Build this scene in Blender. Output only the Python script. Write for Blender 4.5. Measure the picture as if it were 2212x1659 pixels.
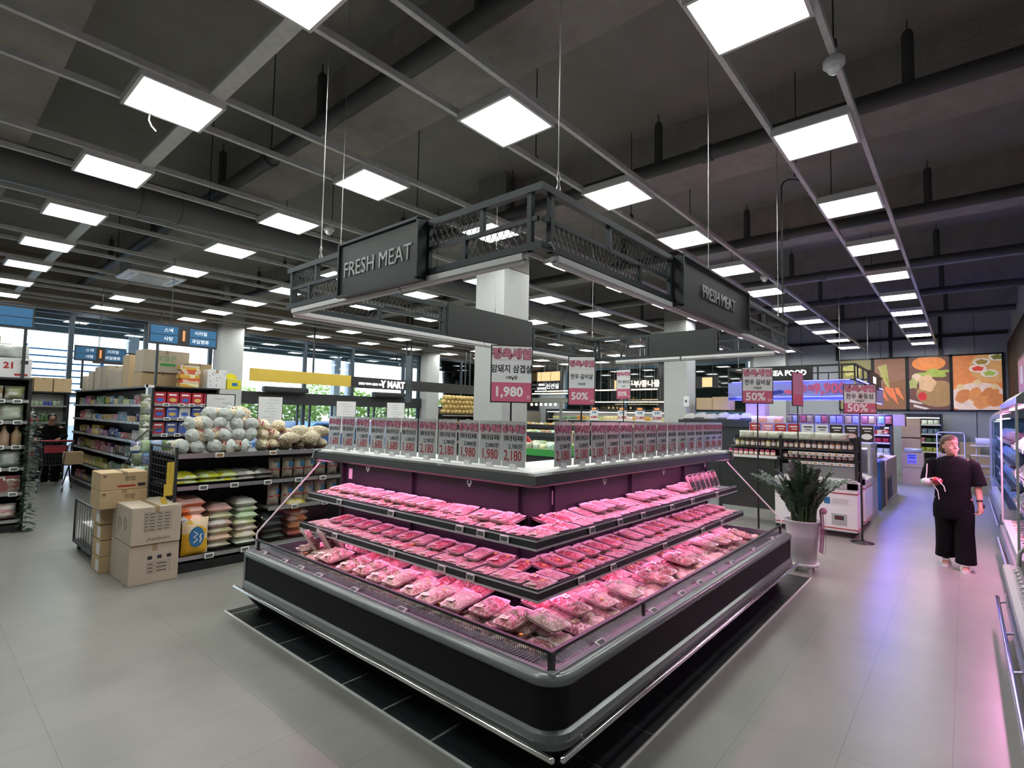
import bpy, math, random
from mathutils import Matrix, Vector, noise
random.seed(7)
PI = math.pi
S = bpy.context.scene
C = S.collection
for o in list(bpy.data.objects): bpy.data.objects.remove(o)

# ------------------------------------------------------------------ camera, world, exposure
CAMZ = 1.78
yaw, pit, rol = 0.711507, 0.05883, 0.018715
F = Vector((math.cos(yaw)*math.cos(pit), math.sin(yaw)*math.cos(pit), math.sin(pit)))
r0 = Vector((math.sin(yaw), -math.cos(yaw), 0)); u0 = r0.cross(F)
R0 = r0*math.cos(rol)+u0*math.sin(rol); U0 = -r0*math.sin(rol)+u0*math.cos(rol)
cam = bpy.data.cameras.new('camera'); cam.sensor_width = 36; cam.lens = 1133.45*36/2212
cam.clip_start = .02; cam.clip_end = 300
co = bpy.data.objects.new('camera', cam); C.objects.link(co)
mw = Matrix.Identity(4)
for i in range(3): mw[i][0] = R0[i]; mw[i][1] = U0[i]; mw[i][2] = -F[i]
mw[2][3] = CAMZ
co.matrix_world = mw; S.camera = co
S.view_settings.view_transform = 'Standard'; S.view_settings.look = 'None'
S.view_settings.gamma = 1; S.view_settings.use_curve_mapping = False
S.view_settings.exposure = 0.9
try:
    S.cycles.max_bounces = 7; S.cycles.transparent_max_bounces = 16; S.cycles.glossy_bounces = 3
    S.cycles.transmission_bounces = 5; S.cycles.diffuse_bounces = 3; S.cycles.caustics_reflective = False; S.cycles.caustics_refractive = False
    S.cycles.use_light_tree = True
except Exception: pass

def world():
    w = bpy.data.worlds.new('sky'); S.world = w; w.use_nodes = True
    nt = w.node_tree; nt.nodes.clear(); N = nt.nodes.new; L = nt.links.new
    out = N('ShaderNodeOutputWorld'); bg = N('ShaderNodeBackground'); bg.inputs[1].default_value = 2.2
    tc = N('ShaderNodeTexCoord'); sep = N('ShaderNodeSeparateXYZ'); L(tc.outputs['Generated'], sep.inputs[0])
    rp = N('ShaderNodeValToRGB'); L(sep.outputs[2], rp.inputs[0])
    e = rp.color_ramp.elements; e[0].position = 0; e[0].color = (.82,.9,1,1); e[1].position = .5; e[1].color = (.22,.45,.85,1)
    ns = N('ShaderNodeTexNoise'); ns.inputs['Scale'].default_value = 5; ns.inputs['Detail'].default_value = 6
    mp = N('ShaderNodeMapping'); mp.inputs['Scale'].default_value = (1,1,4); L(tc.outputs['Generated'], mp.inputs[0]); L(mp.outputs[0], ns.inputs['Vector'])
    r2 = N('ShaderNodeValToRGB'); L(ns.outputs[0], r2.inputs[0]); r2.color_ramp.elements[0].position=.42; r2.color_ramp.elements[1].position=.62
    mx = N('ShaderNodeMixRGB'); L(r2.outputs[0], mx.inputs[0]); L(rp.outputs[0], mx.inputs[1]); mx.inputs[2].default_value = (.95,.97,1,1)
    L(mx.outputs[0], bg.inputs[0]); L(bg.outputs[0], out.inputs[0])
world()

def area(name, loc, rot, sx, sy, power, col=(1,1,1)):
    l = bpy.data.lights.new(name, 'AREA'); l.shape = 'RECTANGLE'; l.size = sx; l.size_y = sy; l.energy = power; l.color = col
    o = bpy.data.objects.new(name, l); C.objects.link(o); o.location = loc; o.rotation_euler = rot
    return o

# ------------------------------------------------------------------ materials
M = {}
def mat(name, col=(.5,.5,.5), rough=.5, metal=0., noise_amt=0., nscale=20., bump=0., bscale=80., coat=0., emis=None, estr=0., objcol=False, spec=.5):
    if name in M: return M[name]
    m = bpy.data.materials.new(name); m.use_nodes = True; M[name] = m
    nt = m.node_tree; b = nt.nodes['Principled BSDF']; N = nt.nodes.new; L = nt.links.new
    b.inputs['Base Color'].default_value = (*col, 1); b.inputs['Roughness'].default_value = rough; b.inputs['Metallic'].default_value = metal
    b.inputs['Specular IOR Level'].default_value = spec
    if coat: b.inputs['Coat Weight'].default_value = coat; b.inputs['Coat Roughness'].default_value = .05
    src = None
    if objcol:
        oi = N('ShaderNodeObjectInfo'); src = oi.outputs['Color']; L(src, b.inputs['Base Color'])
    tc = N('ShaderNodeTexCoord')
    if noise_amt:
        n = N('ShaderNodeTexNoise'); n.inputs['Scale'].default_value = nscale; n.inputs['Detail'].default_value = 5; L(tc.outputs['Object'], n.inputs['Vector'])
        mr = N('ShaderNodeMapRange'); mr.inputs['To Min'].default_value = 1-noise_amt; mr.inputs['To Max'].default_value = 1+noise_amt; L(n.outputs[0], mr.inputs[0])
        mx = N('ShaderNodeVectorMath'); mx.operation = 'SCALE'; L(mr.outputs[0], mx.inputs['Scale'])
        if src: L(src, mx.inputs[0])
        else: mx.inputs[0].default_value = col
        L(mx.outputs[0], b.inputs['Base Color'])
    if bump:
        n = N('ShaderNodeTexNoise'); n.inputs['Scale'].default_value = bscale; n.inputs['Detail'].default_value = 4; L(tc.outputs['Object'], n.inputs['Vector'])
        bp = N('ShaderNodeBump'); bp.inputs['Strength'].default_value = bump; bp.inputs['Distance'].default_value = .01
        L(n.outputs[0], bp.inputs['Height']); L(bp.outputs[0], b.inputs['Normal'])
    if emis: b.inputs['Emission Color'].default_value = (*emis, 1); b.inputs['Emission Strength'].default_value = estr
    return m
def nodes(name, rough=.5, **k):
    m = mat(name, rough=rough, **k); nt = m.node_tree
    return m, nt, nt.nodes['Principled BSDF'], nt.nodes.new, nt.links.new
def ramp(N, L, src, stops, interp='LINEAR'):
    r = N('ShaderNodeValToRGB'); L(src, r.inputs[0]); cr = r.color_ramp; cr.interpolation = interp
    while len(cr.elements) < len(stops): cr.elements.new(.5)
    for e, (p, c) in zip(cr.elements, stops): e.position = p; e.color = (*c, 1)
    return r.outputs[0]

mat('dark_metal', (.035,.038,.04), .45, .3); mat('black_paint', (.012,.013,.013), .4); mat('charcoal', (.03,.034,.032), .38, 0, .12, 6)
mat('frame_grey', (.035,.045,.05), .45, .2); mat('chrome', (.75,.75,.72), .12, 1); mat('steel', (.5,.5,.5), .35, .9, .15, 12)
mat('galvanised', (.62,.63,.61), .5, .1, .25, 14); mat('case_black', (.009,.01,.009), .6, 0, .1, 6, spec=.2); mat('grey_plastic', (.2,.22,.215), .25, .2); mat('light_grey', (.42,.43,.42), .4)
mat('lavender_strip', (.36,.36,.4), .25, .1); mat('rail_edge', (.62,.6,.62), .3); mat('white_paint', (.75,.75,.74), .35); mat('white_gloss', (.8,.8,.8), .15); mat('cream', (.62,.56,.42), .5)
mat('column_paint', (.47,.485,.47), .6, 0, .05, 8, .1, 120); mat('wall_panel', (.4,.42,.45), .5, 0, .06, 3); mat('beige_wall', (.28,.24,.2), .6)
mat('case_inside', (.03,.024,.036), .4, .2); mat('rubber', (.015,.015,.015), .7); mat('pipe_black', (.07,.072,.07), .5, .1)
mat('slab', (.26,.25,.23), .9, 0, .18, 2.5, .2, 30); mat('rib', (.33,.31,.285), .95, 0, .25, 5, .9, 38)
mat('duct', (.14,.145,.142), .5, .35, .2, 3); mat('card_grey', (.5,.51,.51), .28, 0, 0, 1, 0, 1, .6)
mat('poster_white', (.72,.72,.72), .35); mat('poster_pink', (.6,.13,.22), .4); mat('logo_pink', (.62,.2,.3), .4); mat('logo_dark', (.13,.01,.03), .5)
mat('ink', (.02,.02,.025), .5); mat('ink_red', (.4,.02,.02), .5); mat('ink_white', (.85,.82,.82), .5); mat('sign_blue', (.03,.16,.34), .45)
mat('sign_text', (.8,.85,.9), .5, emis=(.8,.9,1), estr=.25); mat('sign_orange', (.8,.25,.08), .5, emis=(1,.35,.1), estr=.3)
mat('cardboard', (.5,.36,.2), .75, 0, .1, 8); mat('cardboard_grey', (.46,.39,.3), .75, 0, .1, 8); mat('tape', (.38,.28,.16), .2)
mat('esl_white', (.85,.86,.85), .35); mat('esl_screen', (.12,.13,.12), .3); mat('esl_orange', (.3,.17,.06), .4); mat('foam', (.72,.64,.62), .45); mat('foam_black',(.03,.02,.03),.4)
mat('label', (.8,.78,.68), .4); mat('skin', (.42,.24,.17), .5, 0, .08, 30); mat('hair', (.085,.04,.022), .4, 0, .4, 60, .5, 200); mat('hair_black', (.012,.01,.01), .4)
mat('black_cloth', (.004,.004,.005), .9, 0, .2, 30, .4, 60, spec=.15); mat('yellow_paint', (.62,.43,.05), .5, 0, .05, 6); mat('pot_white', (.6,.58,.6), .4)
mat('leaf', (.018,.05,.02), .42, 0, .4, 25); mat('stem', (.05,.09,.03), .5); mat('soil', (.03,.02,.015), .9); mat('green_plastic', (.04,.3,.06), .4)
mat('ribbon', (.55,.25,.38), .4); mat('red_paint', (.4,.03,.05), .4); mat('window_frame', (.03,.045,.06), .4, .3); mat('blue_frame', (.05,.13,.2), .4)
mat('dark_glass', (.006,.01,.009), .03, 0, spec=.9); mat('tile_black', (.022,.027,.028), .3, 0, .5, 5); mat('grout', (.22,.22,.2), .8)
mat('wood_slat', (.035,.018,.012), .5); mat('slat_light', (.3,.22,.18), .6); mat('asphalt', (.3,.3,.3), .9); mat('tree', (.42,.55,.12), .8, 0, .6, 3, 1, 6); mat('trunk', (.1,.07,.04), .9)
mat('fence_white', (.92,.93,.95), .6); mat('fence_blue', (.05,.2,.5), .5); mat('car_blue', (.1,.25,.5), .25, .3); mat('onion', (.4,.04,.05), .3); mat('porch', (.5,.62,.68), .6); mat('porch_strip', (.85,.68,.45), .6)
mat('garlic', (.68,.58,.42), .5, 0, .25, 40, .8, 45); mat('net_red', (.35,.02,.06), .5); mat('bag_clear_blue', (.5,.54,.5), .3, 0, .35, 45, .9, 30)
mat('wire', (.5,.5,.48), .3, .8); mat('cable_white', (.8,.8,.78), .5)
def emat(name, col, s):
    m = bpy.data.materials.new(name); m.use_nodes = True; M[name] = m; nt = m.node_tree; nt.nodes.clear()
    o = nt.nodes.new('ShaderNodeOutputMaterial'); e = nt.nodes.new('ShaderNodeEmission'); e.inputs[0].default_value = (*col,1); e.inputs[1].default_value = s
    nt.links.new(e.outputs[0], o.inputs[0]); return m
emat('panel_light', (.97,1,.96), 13.); emat('pink_led', (1,.32,.68), 11.); emat('blue_led', (.12,.12,1), 4.); emat('warm_led', (1,.8,.5), 4.)
emat('white_led', (1,.97,.9), 3.); emat('sign_glow', (1,1,1), 1.2); emat('amber_glow', (1,.62,.3), .7); emat('bulb', (1,.75,.4), 4.); emat('lilac_led', (.6,.45,1), 4.)

def setup_special():
    # floor: large stone-look vinyl tiles
    m, nt, b, N, L = nodes('floor', .33); tc = N('ShaderNodeTexCoord')
    br = N('ShaderNodeTexBrick'); br.offset = 0; br.inputs['Scale'].default_value = 1; br.inputs['Brick Width'].default_value = .92; br.inputs['Row Height'].default_value = .46
    br.inputs['Mortar Size'].default_value = .0018; br.inputs['Color1'].default_value = (.235,.237,.212,1); br.inputs['Color2'].default_value = (.245,.246,.22,1); br.inputs['Mortar'].default_value = (.15,.15,.135,1)
    mp = N('ShaderNodeMapping'); mp.inputs['Location'].default_value = (.3,.37,0); L(tc.outputs['Object'], mp.inputs[0]); L(mp.outputs[0], br.inputs['Vector'])
    n = N('ShaderNodeTexNoise'); n.inputs['Scale'].default_value = 2.2; n.inputs['Detail'].default_value = 8; L(tc.outputs['Object'], n.inputs['Vector'])
    c = ramp(N, L, n.outputs[0], [(.3,(.9,.9,.9)),(.7,(1.08,1.06,1.05))]); mx = N('ShaderNodeMixRGB'); mx.blend_type = 'MULTIPLY'; mx.inputs[0].default_value = 1
    L(br.outputs[0], mx.inputs[1]); L(c, mx.inputs[2]); L(mx.outputs[0], b.inputs['Base Color'])
    n2 = N('ShaderNodeTexNoise'); n2.inputs['Scale'].default_value = 90; L(tc.outputs['Object'], n2.inputs['Vector'])
    bp = N('ShaderNodeBump'); bp.inputs['Strength'].default_value = .12; bp.inputs['Distance'].default_value = .004; L(n2.outputs[0], bp.inputs['Height']); L(bp.outputs[0], b.inputs['Normal'])
    # meat
    for nm, a, bb, fat, sc in (('meat_red',(.36,.03,.04),(.55,.1,.11),.58,34),('meat_pink',(.5,.12,.13),(.66,.27,.25),.53,26),('meat_dark',(.15,.025,.025),(.27,.07,.06),.6,30),('meat_fat',(.42,.11,.1),(.62,.33,.28),.5,42)):
        m, nt, b, N, L = nodes(nm, .35, coat=.9, spec=.6); tc = N('ShaderNodeTexCoord'); oi = N('ShaderNodeObjectInfo')
        ad = N('ShaderNodeVectorMath'); L(tc.outputs['Object'], ad.inputs[0]); L(oi.outputs['Location'], ad.inputs[1])
        n = N('ShaderNodeTexNoise'); n.inputs['Scale'].default_value = sc; n.inputs['Detail'].default_value = 4; n.inputs['Distortion'].default_value = 1.2; L(ad.outputs[0], n.inputs['Vector'])
        L(ramp(N, L, n.outputs[0], [(.3,a),(fat-.06,bb),(fat,(.85,.72,.66)),(fat+.06,bb),(.85,a)]), b.inputs['Base Color'])
        n2 = N('ShaderNodeTexNoise'); n2.inputs['Scale'].default_value = 60; n2.inputs['Detail'].default_value = 3; n2.inputs['Distortion'].default_value = 2; L(ad.outputs[0], n2.inputs['Vector'])
        bp = N('ShaderNodeBump'); bp.inputs['Strength'].default_value = .7; bp.inputs['Distance'].default_value = .008; L(n2.outputs[0], bp.inputs['Height']); L(bp.outputs[0], b.inputs['Normal'])
        n3 = N('ShaderNodeTexNoise'); n3.inputs['Scale'].default_value = 26; n3.inputs['Detail'].default_value = 4; n3.inputs['Distortion'].default_value = 3; L(ad.outputs[0], n3.inputs['Vector'])
        b3 = N('ShaderNodeBump'); b3.inputs['Strength'].default_value = 1; b3.inputs['Distance'].default_value = .05; L(n3.outputs[0], b3.inputs['Height']); L(b3.outputs[0], b.inputs['Coat Normal']); b.inputs['Coat Roughness'].default_value = .12
    # printed packages: object colour with white and dark print blocks
    for nm, rough, thr in (('carton', .5, .62), ('pouch', .25, .62), ('sack', .5, .6)):
        m, nt, b, N, L = nodes(nm, rough); tc = N('ShaderNodeTexCoord'); oi = N('ShaderNodeObjectInfo')
        ad = N('ShaderNodeVectorMath'); ad.operation='ADD'; L(tc.outputs['Object'], ad.inputs[0]); L(oi.outputs['Location'], ad.inputs[1])
        mp = N('ShaderNodeMapping'); mp.inputs['Scale'].default_value = (1,1,1.6); L(ad.outputs[0], mp.inputs[0])
        v = N('ShaderNodeTexVoronoi'); v.inputs['Scale'].default_value = 7 if nm=='sack' else 11; v.distance = 'CHEBYCHEV'; L(mp.outputs[0], v.inputs['Vector'])
        sx = N('ShaderNodeSeparateXYZ'); L(v.outputs['Color'], sx.inputs[0])
        k = ramp(N, L, sx.outputs[0], [(0,(0,0,0)),(thr,(0,0,0)),(thr+.02,(1,1,1))])
        hs = N('ShaderNodeHueSaturation'); hs.inputs['Hue'].default_value = .5 if nm == 'sack' else .56; hs.inputs['Saturation'].default_value = .5; hs.inputs['Value'].default_value = 1.15; L(oi.outputs['Color'], hs.inputs['Color'])
        m1 = N('ShaderNodeMixRGB'); L(k, m1.inputs[0]); L(oi.outputs['Color'], m1.inputs[1]); L(hs.outputs[0], m1.inputs[2])
        k2 = ramp(N, L, sx.outputs[1], [(0,(1,1,1)),(.1,(1,1,1)),(.11,(0,0,0))])
        m2 = N('ShaderNodeMixRGB'); L(k2, m2.inputs[0]); L(m1.outputs[0], m2.inputs[1]); m2.inputs[2].default_value = (.62,.6,.55,1)
        L(m2.outputs[0], b.inputs['Base Color'])
        if nm != 'carton':
            n2 = N('ShaderNodeTexNoise'); n2.inputs['Scale'].default_value = 25; n2.inputs['Detail'].default_value = 3; L(ad.outputs[0], n2.inputs['Vector'])
            bp = N('ShaderNodeBump'); bp.inputs['Strength'].default_value = .5; bp.inputs['Distance'].default_value = .02; L(n2.outputs[0], bp.inputs['Height']); L(bp.outputs[0], b.inputs['Normal'])
    mat('plain', rough=.4, objcol=True); mat('plain_bump', rough=.35, objcol=True, noise_amt=.15, nscale=12, bump=.5, bscale=30)
    # thin clear sheet: mostly transparent, reflects by fresnel
    for nm, tint, gl in (('clear_glass', (.95,.97,.96), .35), ('window_glass', (.86,.93,.95), 1.), ('case_glass', (.8,.86,.9), 1.)):
        m = bpy.data.materials.new(nm); m.use_nodes = True; M[nm] = m; nt = m.node_tree; nt.nodes.clear(); N = nt.nodes.new; L = nt.links.new
        o = N('ShaderNodeOutputMaterial'); t = N('ShaderNodeBsdfTransparent'); t.inputs[0].default_value = (*tint,1); g = N('ShaderNodeBsdfGlossy'); g.inputs['Roughness'].default_value = .02
        fr = N('ShaderNodeFresnel'); fr.inputs[0].default_value = 1.5; mm = N('ShaderNodeMath'); mm.operation = 'MULTIPLY'; mm.inputs[1].default_value = gl; L(fr.outputs[0], mm.inputs[0])
        mx = N('ShaderNodeMixShader'); L(mm.outputs[0], mx.inputs[0]); L(t.outputs[0], mx.inputs[1]); L(g.outputs[0], mx.inputs[2]); L(mx.outputs[0], o.inputs[0])
    m, nt, b, N, L = nodes('garlic2', .45); tc = N('ShaderNodeTexCoord'); oi = N('ShaderNodeObjectInfo'); ad = N('ShaderNodeVectorMath'); L(tc.outputs['Object'], ad.inputs[0]); L(oi.outputs['Location'], ad.inputs[1])
    v = N('ShaderNodeTexVoronoi'); v.inputs['Scale'].default_value = 48; L(ad.outputs[0], v.inputs['Vector']); L(ramp(N, L, v.outputs['Distance'], [(.0,(.85,.78,.6)),(.5,(.72,.62,.43)),(.8,(.45,.35,.2))]), b.inputs['Base Color'])
    bp = N('ShaderNodeBump'); bp.invert = True; bp.inputs['Strength'].default_value = .9; bp.inputs['Distance'].default_value = .012; L(v.outputs['Distance'], bp.inputs['Height']); L(bp.outputs[0], b.inputs['Normal'])
setup_special()
FR = M['frame_grey']

# ------------------------------------------------------------------ mesh builder
class MB:
    def __init__(s): s.v = []; s.f = []; s.mi = []; s.sm = []; s.M = Matrix.Identity(4)
    def add(s, vs, fs, mi=0, smooth=False):
        n = len(s.v); s.v += [tuple(s.M @ Vector(p)) for p in vs]
        for f in fs: s.f.append([i+n for i in f]); s.mi.append(mi); s.sm.append(smooth)
        return s
    def box(s, a, b, mi=0):
        x0,y0,z0 = a; x1,y1,z1 = b
        return s.add([(x0,y0,z0),(x1,y0,z0),(x1,y1,z0),(x0,y1,z0),(x0,y0,z1),(x1,y0,z1),(x1,y1,z1),(x0,y1,z1)],
            [(0,3,2,1),(4,5,6,7),(0,1,5,4),(1,2,6,5),(2,3,7,6),(3,0,4,7)], mi)
    def cbox(s, c, d, mi=0):
        return s.box([c[i]-d[i]/2 for i in range(3)], [c[i]+d[i]/2 for i in range(3)], mi)
    def bevbox(s, c, d, bv=.004, mi=0):      # box with chamfered vertical and horizontal edges
        x,y,z = [k/2 for k in d]; b = min(bv, x*.9, y*.9, z*.9); rings = []
        for zz, ins in ((-z, b), (-z+b, 0), (z-b, 0), (z, b)):
            X, Y = x-ins, y-ins; q = b
            rings.append([(c[0]+px, c[1]+py, c[2]+zz) for px,py in ((-X+q,-Y),(X-q,-Y),(X,-Y+q),(X,Y-q),(X-q,Y),(-X+q,Y),(-X,Y-q),(-X,-Y+q))])
        return s.rings(rings, mi, True)
    def rings(s, R, mi=0, caps=True, closed=True, smooth=False):
        n = len(R[0]); vs = [p for r in R for p in r]; fs = []
        for k in range(len(R)-1):
            for i in range(n if closed else n-1):
                j = (i+1) % n; fs.append((k*n+i, k*n+j, (k+1)*n+j, (k+1)*n+i))
        s.add(vs, fs, mi, smooth)
        if caps: s.add(list(R[0]), [tuple(range(n))[::-1]], mi); s.add(list(R[-1]), [tuple(range(n))], mi)
        return s
    def tube(s, pts, r, n=8, mi=0, caps=True, rs=None):
        pts = [Vector(p) for p in pts]; R = []; up = None
        for k, p in enumerate(pts):
            d = (pts[min(k+1,len(pts)-1)]-pts[max(k-1,0)]).normalized()
            if up is None: up = Vector((0,0,1)) if abs(d.z) < .9 else Vector((1,0,0))
            a = d.cross(up).normalized(); b = a.cross(d).normalized(); up = b
            rr = rs[k] if rs else r
            R.append([tuple(p+a*math.cos(2*PI*i/n)*rr+b*math.sin(2*PI*i/n)*rr) for i in range(n)])
        return s.rings(R, mi, caps, True, n > 5)
    def lathe(s, prof, c=(0,0,0), n=20, mi=0, caps=True, sx=1, sy=1):
        R = [[(c[0]+r*sx*math.cos(2*PI*i/n), c[1]+r*sy*math.sin(2*PI*i/n), c[2]+z) for i in range(n)] for r, z in prof]
        return s.rings(R, mi, caps, True, True)
    def prism(s, poly, axis, a, b, mi=0):    # poly in the two other axes (cyclic), extruded a..b
        def P(u, v, w): return {'x': (w,u,v), 'y': (u,w,v), 'z': (u,v,w)}[axis]
        n = len(poly); A = [P(u,v,a) for u,v in poly]; B = [P(u,v,b) for u,v in poly]
        return s.rings([A, B], mi, True)
    def bar(s, p, q, w, h=None, mi=0):       # rectangular bar between two points
        p, q = Vector(p), Vector(q); h = h or w; d = (q-p).normalized(); up = Vector((0,0,1)) if abs(d.z) < .95 else Vector((0,1,0))
        a = d.cross(up).normalized()*w/2; b = a.normalized().cross(d)*h/2
        R = [[tuple(c+i*a+j*b) for i,j in ((-1,-1),(1,-1),(1,1),(-1,1))] for c in (p, q)]
        return s.rings(R, mi, True)
    def sphere(s, c, r, nu=12, nv=8, mi=0, sz=1, sx=1, sy=1):
        prof = [(max(1e-4, r*math.sin(PI*k/nv)), -r*math.cos(PI*k/nv)*sz) for k in range(nv+1)]
        return s.lathe(prof, c, nu, mi, False, sx, sy)
    def mesh(s, name, mats):
        me = bpy.data.meshes.new(name); me.from_pydata(s.v, [], s.f)
        for m in mats: me.materials.append(M[m] if isinstance(m, str) else m)
        for p, a, b in zip(me.polygons, s.mi, s.sm): p.material_index = a; p.use_smooth = b
        me.update(); return me
    def obj(s, name, mats, parent=None, **k):
        return link(name, s.mesh(name, mats if isinstance(mats, (list, tuple)) else [mats]), parent, **k)
def link(name, me, parent=None, loc=None, rot=None, mw=None):
    o = bpy.data.objects.new(name, me); C.objects.link(o)
    if parent: o.parent = parent
    if mw is not None: o.matrix_local = mw
    if loc: o.location = loc
    if rot: o.rotation_euler = rot
    return o
def tag(o, label, cat, group=None):
    o['label'] = label; o['category'] = cat
    if group: o['group'] = group
    return o
def thing(name, label, cat, loc=(0,0,0), rz=0, group=None):
    o = bpy.data.objects.new(name, None); C.objects.link(o); o.location = loc; o.rotation_euler = (0,0,rz); o.empty_display_size = .1
    return tag(o, label, cat, group)
def struct(name, mb, mats):
    o = mb.obj(name, mats); o['kind'] = 'structure'; return o
KIDS = {}
def dup(root, loc=None, rz=None, label=None, group=None, rot=None, col=None):
    if root.name not in KIDS: KIDS[root.name] = [(c, list(c.children)) for c in root.children]
    r = root.copy(); C.objects.link(r)
    if loc is not None: r.location = loc
    if rz is not None: r.rotation_euler = (0,0,rz)
    if rot is not None: r.rotation_euler = rot
    if label: r['label'] = label
    if group: r['group'] = group
    if col: r.color = col
    for ch, gs in KIDS[root.name]:
        c = ch.copy(); C.objects.link(c); c.parent = r
        if col: c.color = col
        for g in gs: d = g.copy(); C.objects.link(d); d.parent = c
    return r
def freeze(root): KIDS[root.name] = [(c, list(c.children)) for c in root.children]
ORD = ['first','second','third','fourth','fifth','sixth','seventh','eighth','ninth','tenth','eleventh','twelfth','thirteenth','fourteenth','fifteenth','sixteenth','seventeenth','eighteenth','nineteenth','twentieth']
def nth(i):
    if i < 20: return ORD[i]
    n = i+1; suf = {1:'st',2:'nd',3:'rd'}.get(n%10 if n%100 not in (11,12,13) else 0, 'th'); return '%d%s' % (n, suf)

TX = {}
def text_mesh(s, size, ext=.001, off=0., align='CENTER', m='ink', sx=1.):
    k = (s, size, ext, off, align, m, sx)
    if k in TX: return TX[k]
    c = bpy.data.curves.new('t', 'FONT'); c.body = s; c.size = size; c.extrude = ext; c.offset = off; c.align_x = align; c.align_y = 'CENTER'; c.resolution_u = 2
    o = bpy.data.objects.new('t', c); C.objects.link(o); bpy.context.view_layer.update()
    me = bpy.data.meshes.new_from_object(o); bpy.data.objects.remove(o)
    if sx != 1.:
        for v in me.vertices: v.co.x *= sx
    me.materials.clear(); me.materials.append(M[m]); me.name = 'lettering'; TX[k] = me; return me
def facing(pos, n, roll=0.):                # frame of a flat face: x to the viewer's right, y up, z out along n
    n = Vector(n).normalized(); up = Vector((0,0,1)); x = up.cross(n).normalized(); y = n.cross(x)
    m = Matrix(((x.x,y.x,n.x,pos[0]),(x.y,y.y,n.y,pos[1]),(x.z,y.z,n.z,pos[2]),(0,0,0,1)))
    return m @ Matrix.Rotation(roll, 4, 'Z')
def text(s, parent, pos, n, size, m='ink', off=0., ext=.001, align='CENTER', sx=1., name='lettering', roll=0.):
    o = link(name, text_mesh(s, size, ext, off, align, m, sx), parent); o.matrix_local = facing(pos, n, roll); return o
NX, NY = (-1,0,0), (0,-1,0)
# ------------------------------------------------------------------ lamps that are large: under-canopy colour of the seafood bay and meat cases
XE, YE = 22.5, 17.4
area('seafood_blue_lamp', (12.9, 2.9, 2.28), (0, -.5, 0), 1.0, 2.4, 45, (.12,.12,1))
area('seafood_blue_side_lamp', (15.2, 1.62, 2.3), (-.35, 0, 0), 4.4, .2, 150, (.13,.13,1))
area('right_case_lamp', (8.35, -.43, 1.93), (-.15, 0, 0), 2.6, .12, 55, (1,.38,.75))

# ------------------------------------------------------------------ setting
ZS = 5.55                                   # slab underside
m = MB(); m.box((-5,-1.4,-.1),(XE+.2,YE,0)); struct('floor', m, ['floor'])
m = MB(); m.box((-5,-1.4,ZS),(XE+.2,YE+.2,ZS+.2)); struct('ceiling', m, ['slab'])
for i, x in enumerate([-3.4, -.1, 3.33, 6.7, 10.2, 13.3, 16.4, 19.6]):
    m = MB(); m.prism([(x-.32,4.98),(x+.32,4.98),(x+.4,ZS),(x-.4,ZS)], 'y', -1.2, YE+.05); struct('trim_%d' % (i+1), m, ['rib'])
m = MB(); m.box((-5,8.2,4.75),(XE,8.55,4.98)) if 0 else m.box((.3,-1.2,4.7),(.75,YE,4.98)); struct('trim_9', m, ['rib'])
m = MB(); m.box((-5,YE-.15,4.24),(XE,YE+.2,ZS)); struct('wall_left', m, ['beige_wall'])
m = MB(); m.box((-5,-1.4,0),(XE,-1.15,ZS)); struct('wall_right', m, ['wall_panel'])
m = MB(); m.box((-5.2,-1.4,0),(-5,YE,ZS)); struct('wall_back', m, ['column_paint'])
m = MB(); m.box((XE,-1.4,0),(XE+.2,6.6,ZS)); m.box((XE,6.6,4.15),(XE+.2,YE+.2,ZS)); m.box((XE,6.6,0),(XE+.2,YE+.2,2.0)); m.box((XE,15.7,2),(XE+.2,YE+.2,4.15)); struct('wall_far', m, ['wall_panel'])
m = MB()
for y in (-.3, .95, 2.2, 3.45, 4.7, 5.9): m.box((XE-.012,y-.006,0),(XE+.01,y+.006,ZS), 0)
for y in (.55, 1.9, 3.5): m.box((XE-.06,y-.05,4.0),(XE,y+.05,ZS))
m.box((XE-.08,-1.1,4.62),(XE,6.5,4.72)); struct('trim_10', m, ['black_paint'])
m = MB(); m.cbox((6.2,5.58,2.02),(.6,.6,4.04)); m.cbox((6.2,5.58,4.8),(.598,.598,1.5), 1); struct('trim_11', m, ['column_paint','slab'])
m = MB(); m.cbox((13.33,5.66,2.15),(.6,.6,4.3)); m.cbox((13.33,5.66,4.92),(.598,.598,1.25), 1); struct('trim_12', m, ['column_paint','slab'])
m = MB(); m.box((6.17,16.85,0),(6.8,YE+.1,ZS)); struct('trim_13', m, ['column_paint'])
m = MB(); m.box((14.2,16.9,0),(14.85,YE+.1,ZS)); struct('trim_14', m, ['column_paint'])
m = MB(); m.box((XE-.5,5.15,0),(XE+.05,6.3,ZS)); struct('trim_15', m, ['column_paint'])
# entrance window wall on the left
def window(n, xs, z0, z1, rails, y=YE, mf='window_frame', glass='window_glass'):
    f = MB()
    for x in xs: f.box((x-.05,y-.04,z0),(x+.05,y+.08,z1))
    for z in rails: f.box((xs[0],y-.03,z-.04),(xs[-1],y+.06,z+.04))
    o = struct('window_%d' % n, f, [mf]); g = MB(); g.box((xs[0],y+.02,z0),(xs[-1],y+.026,z1)); p = g.obj('pane', glass, o); return o
window(1, [-5,-2.3,-.6,1.1,2.75,4.38,6.05], .3, 4.2, [.32,2.1,4.17])
w = window(2, [6.85,9.1,10.98,13.35,14.15], 0, 4.2, [.04,4.17])
b = MB(); b.box((6.85,YE-.2,1.98),(14.15,YE+.08,2.38)); b.obj('transom', 'dark_metal', w)
b = MB()
for x in (7.75,8.9,9.35,10.2,11.75,12.0,13.3): b.box((x-.03,YE-.02,0),(x+.03,YE+.05,2.0))
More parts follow.
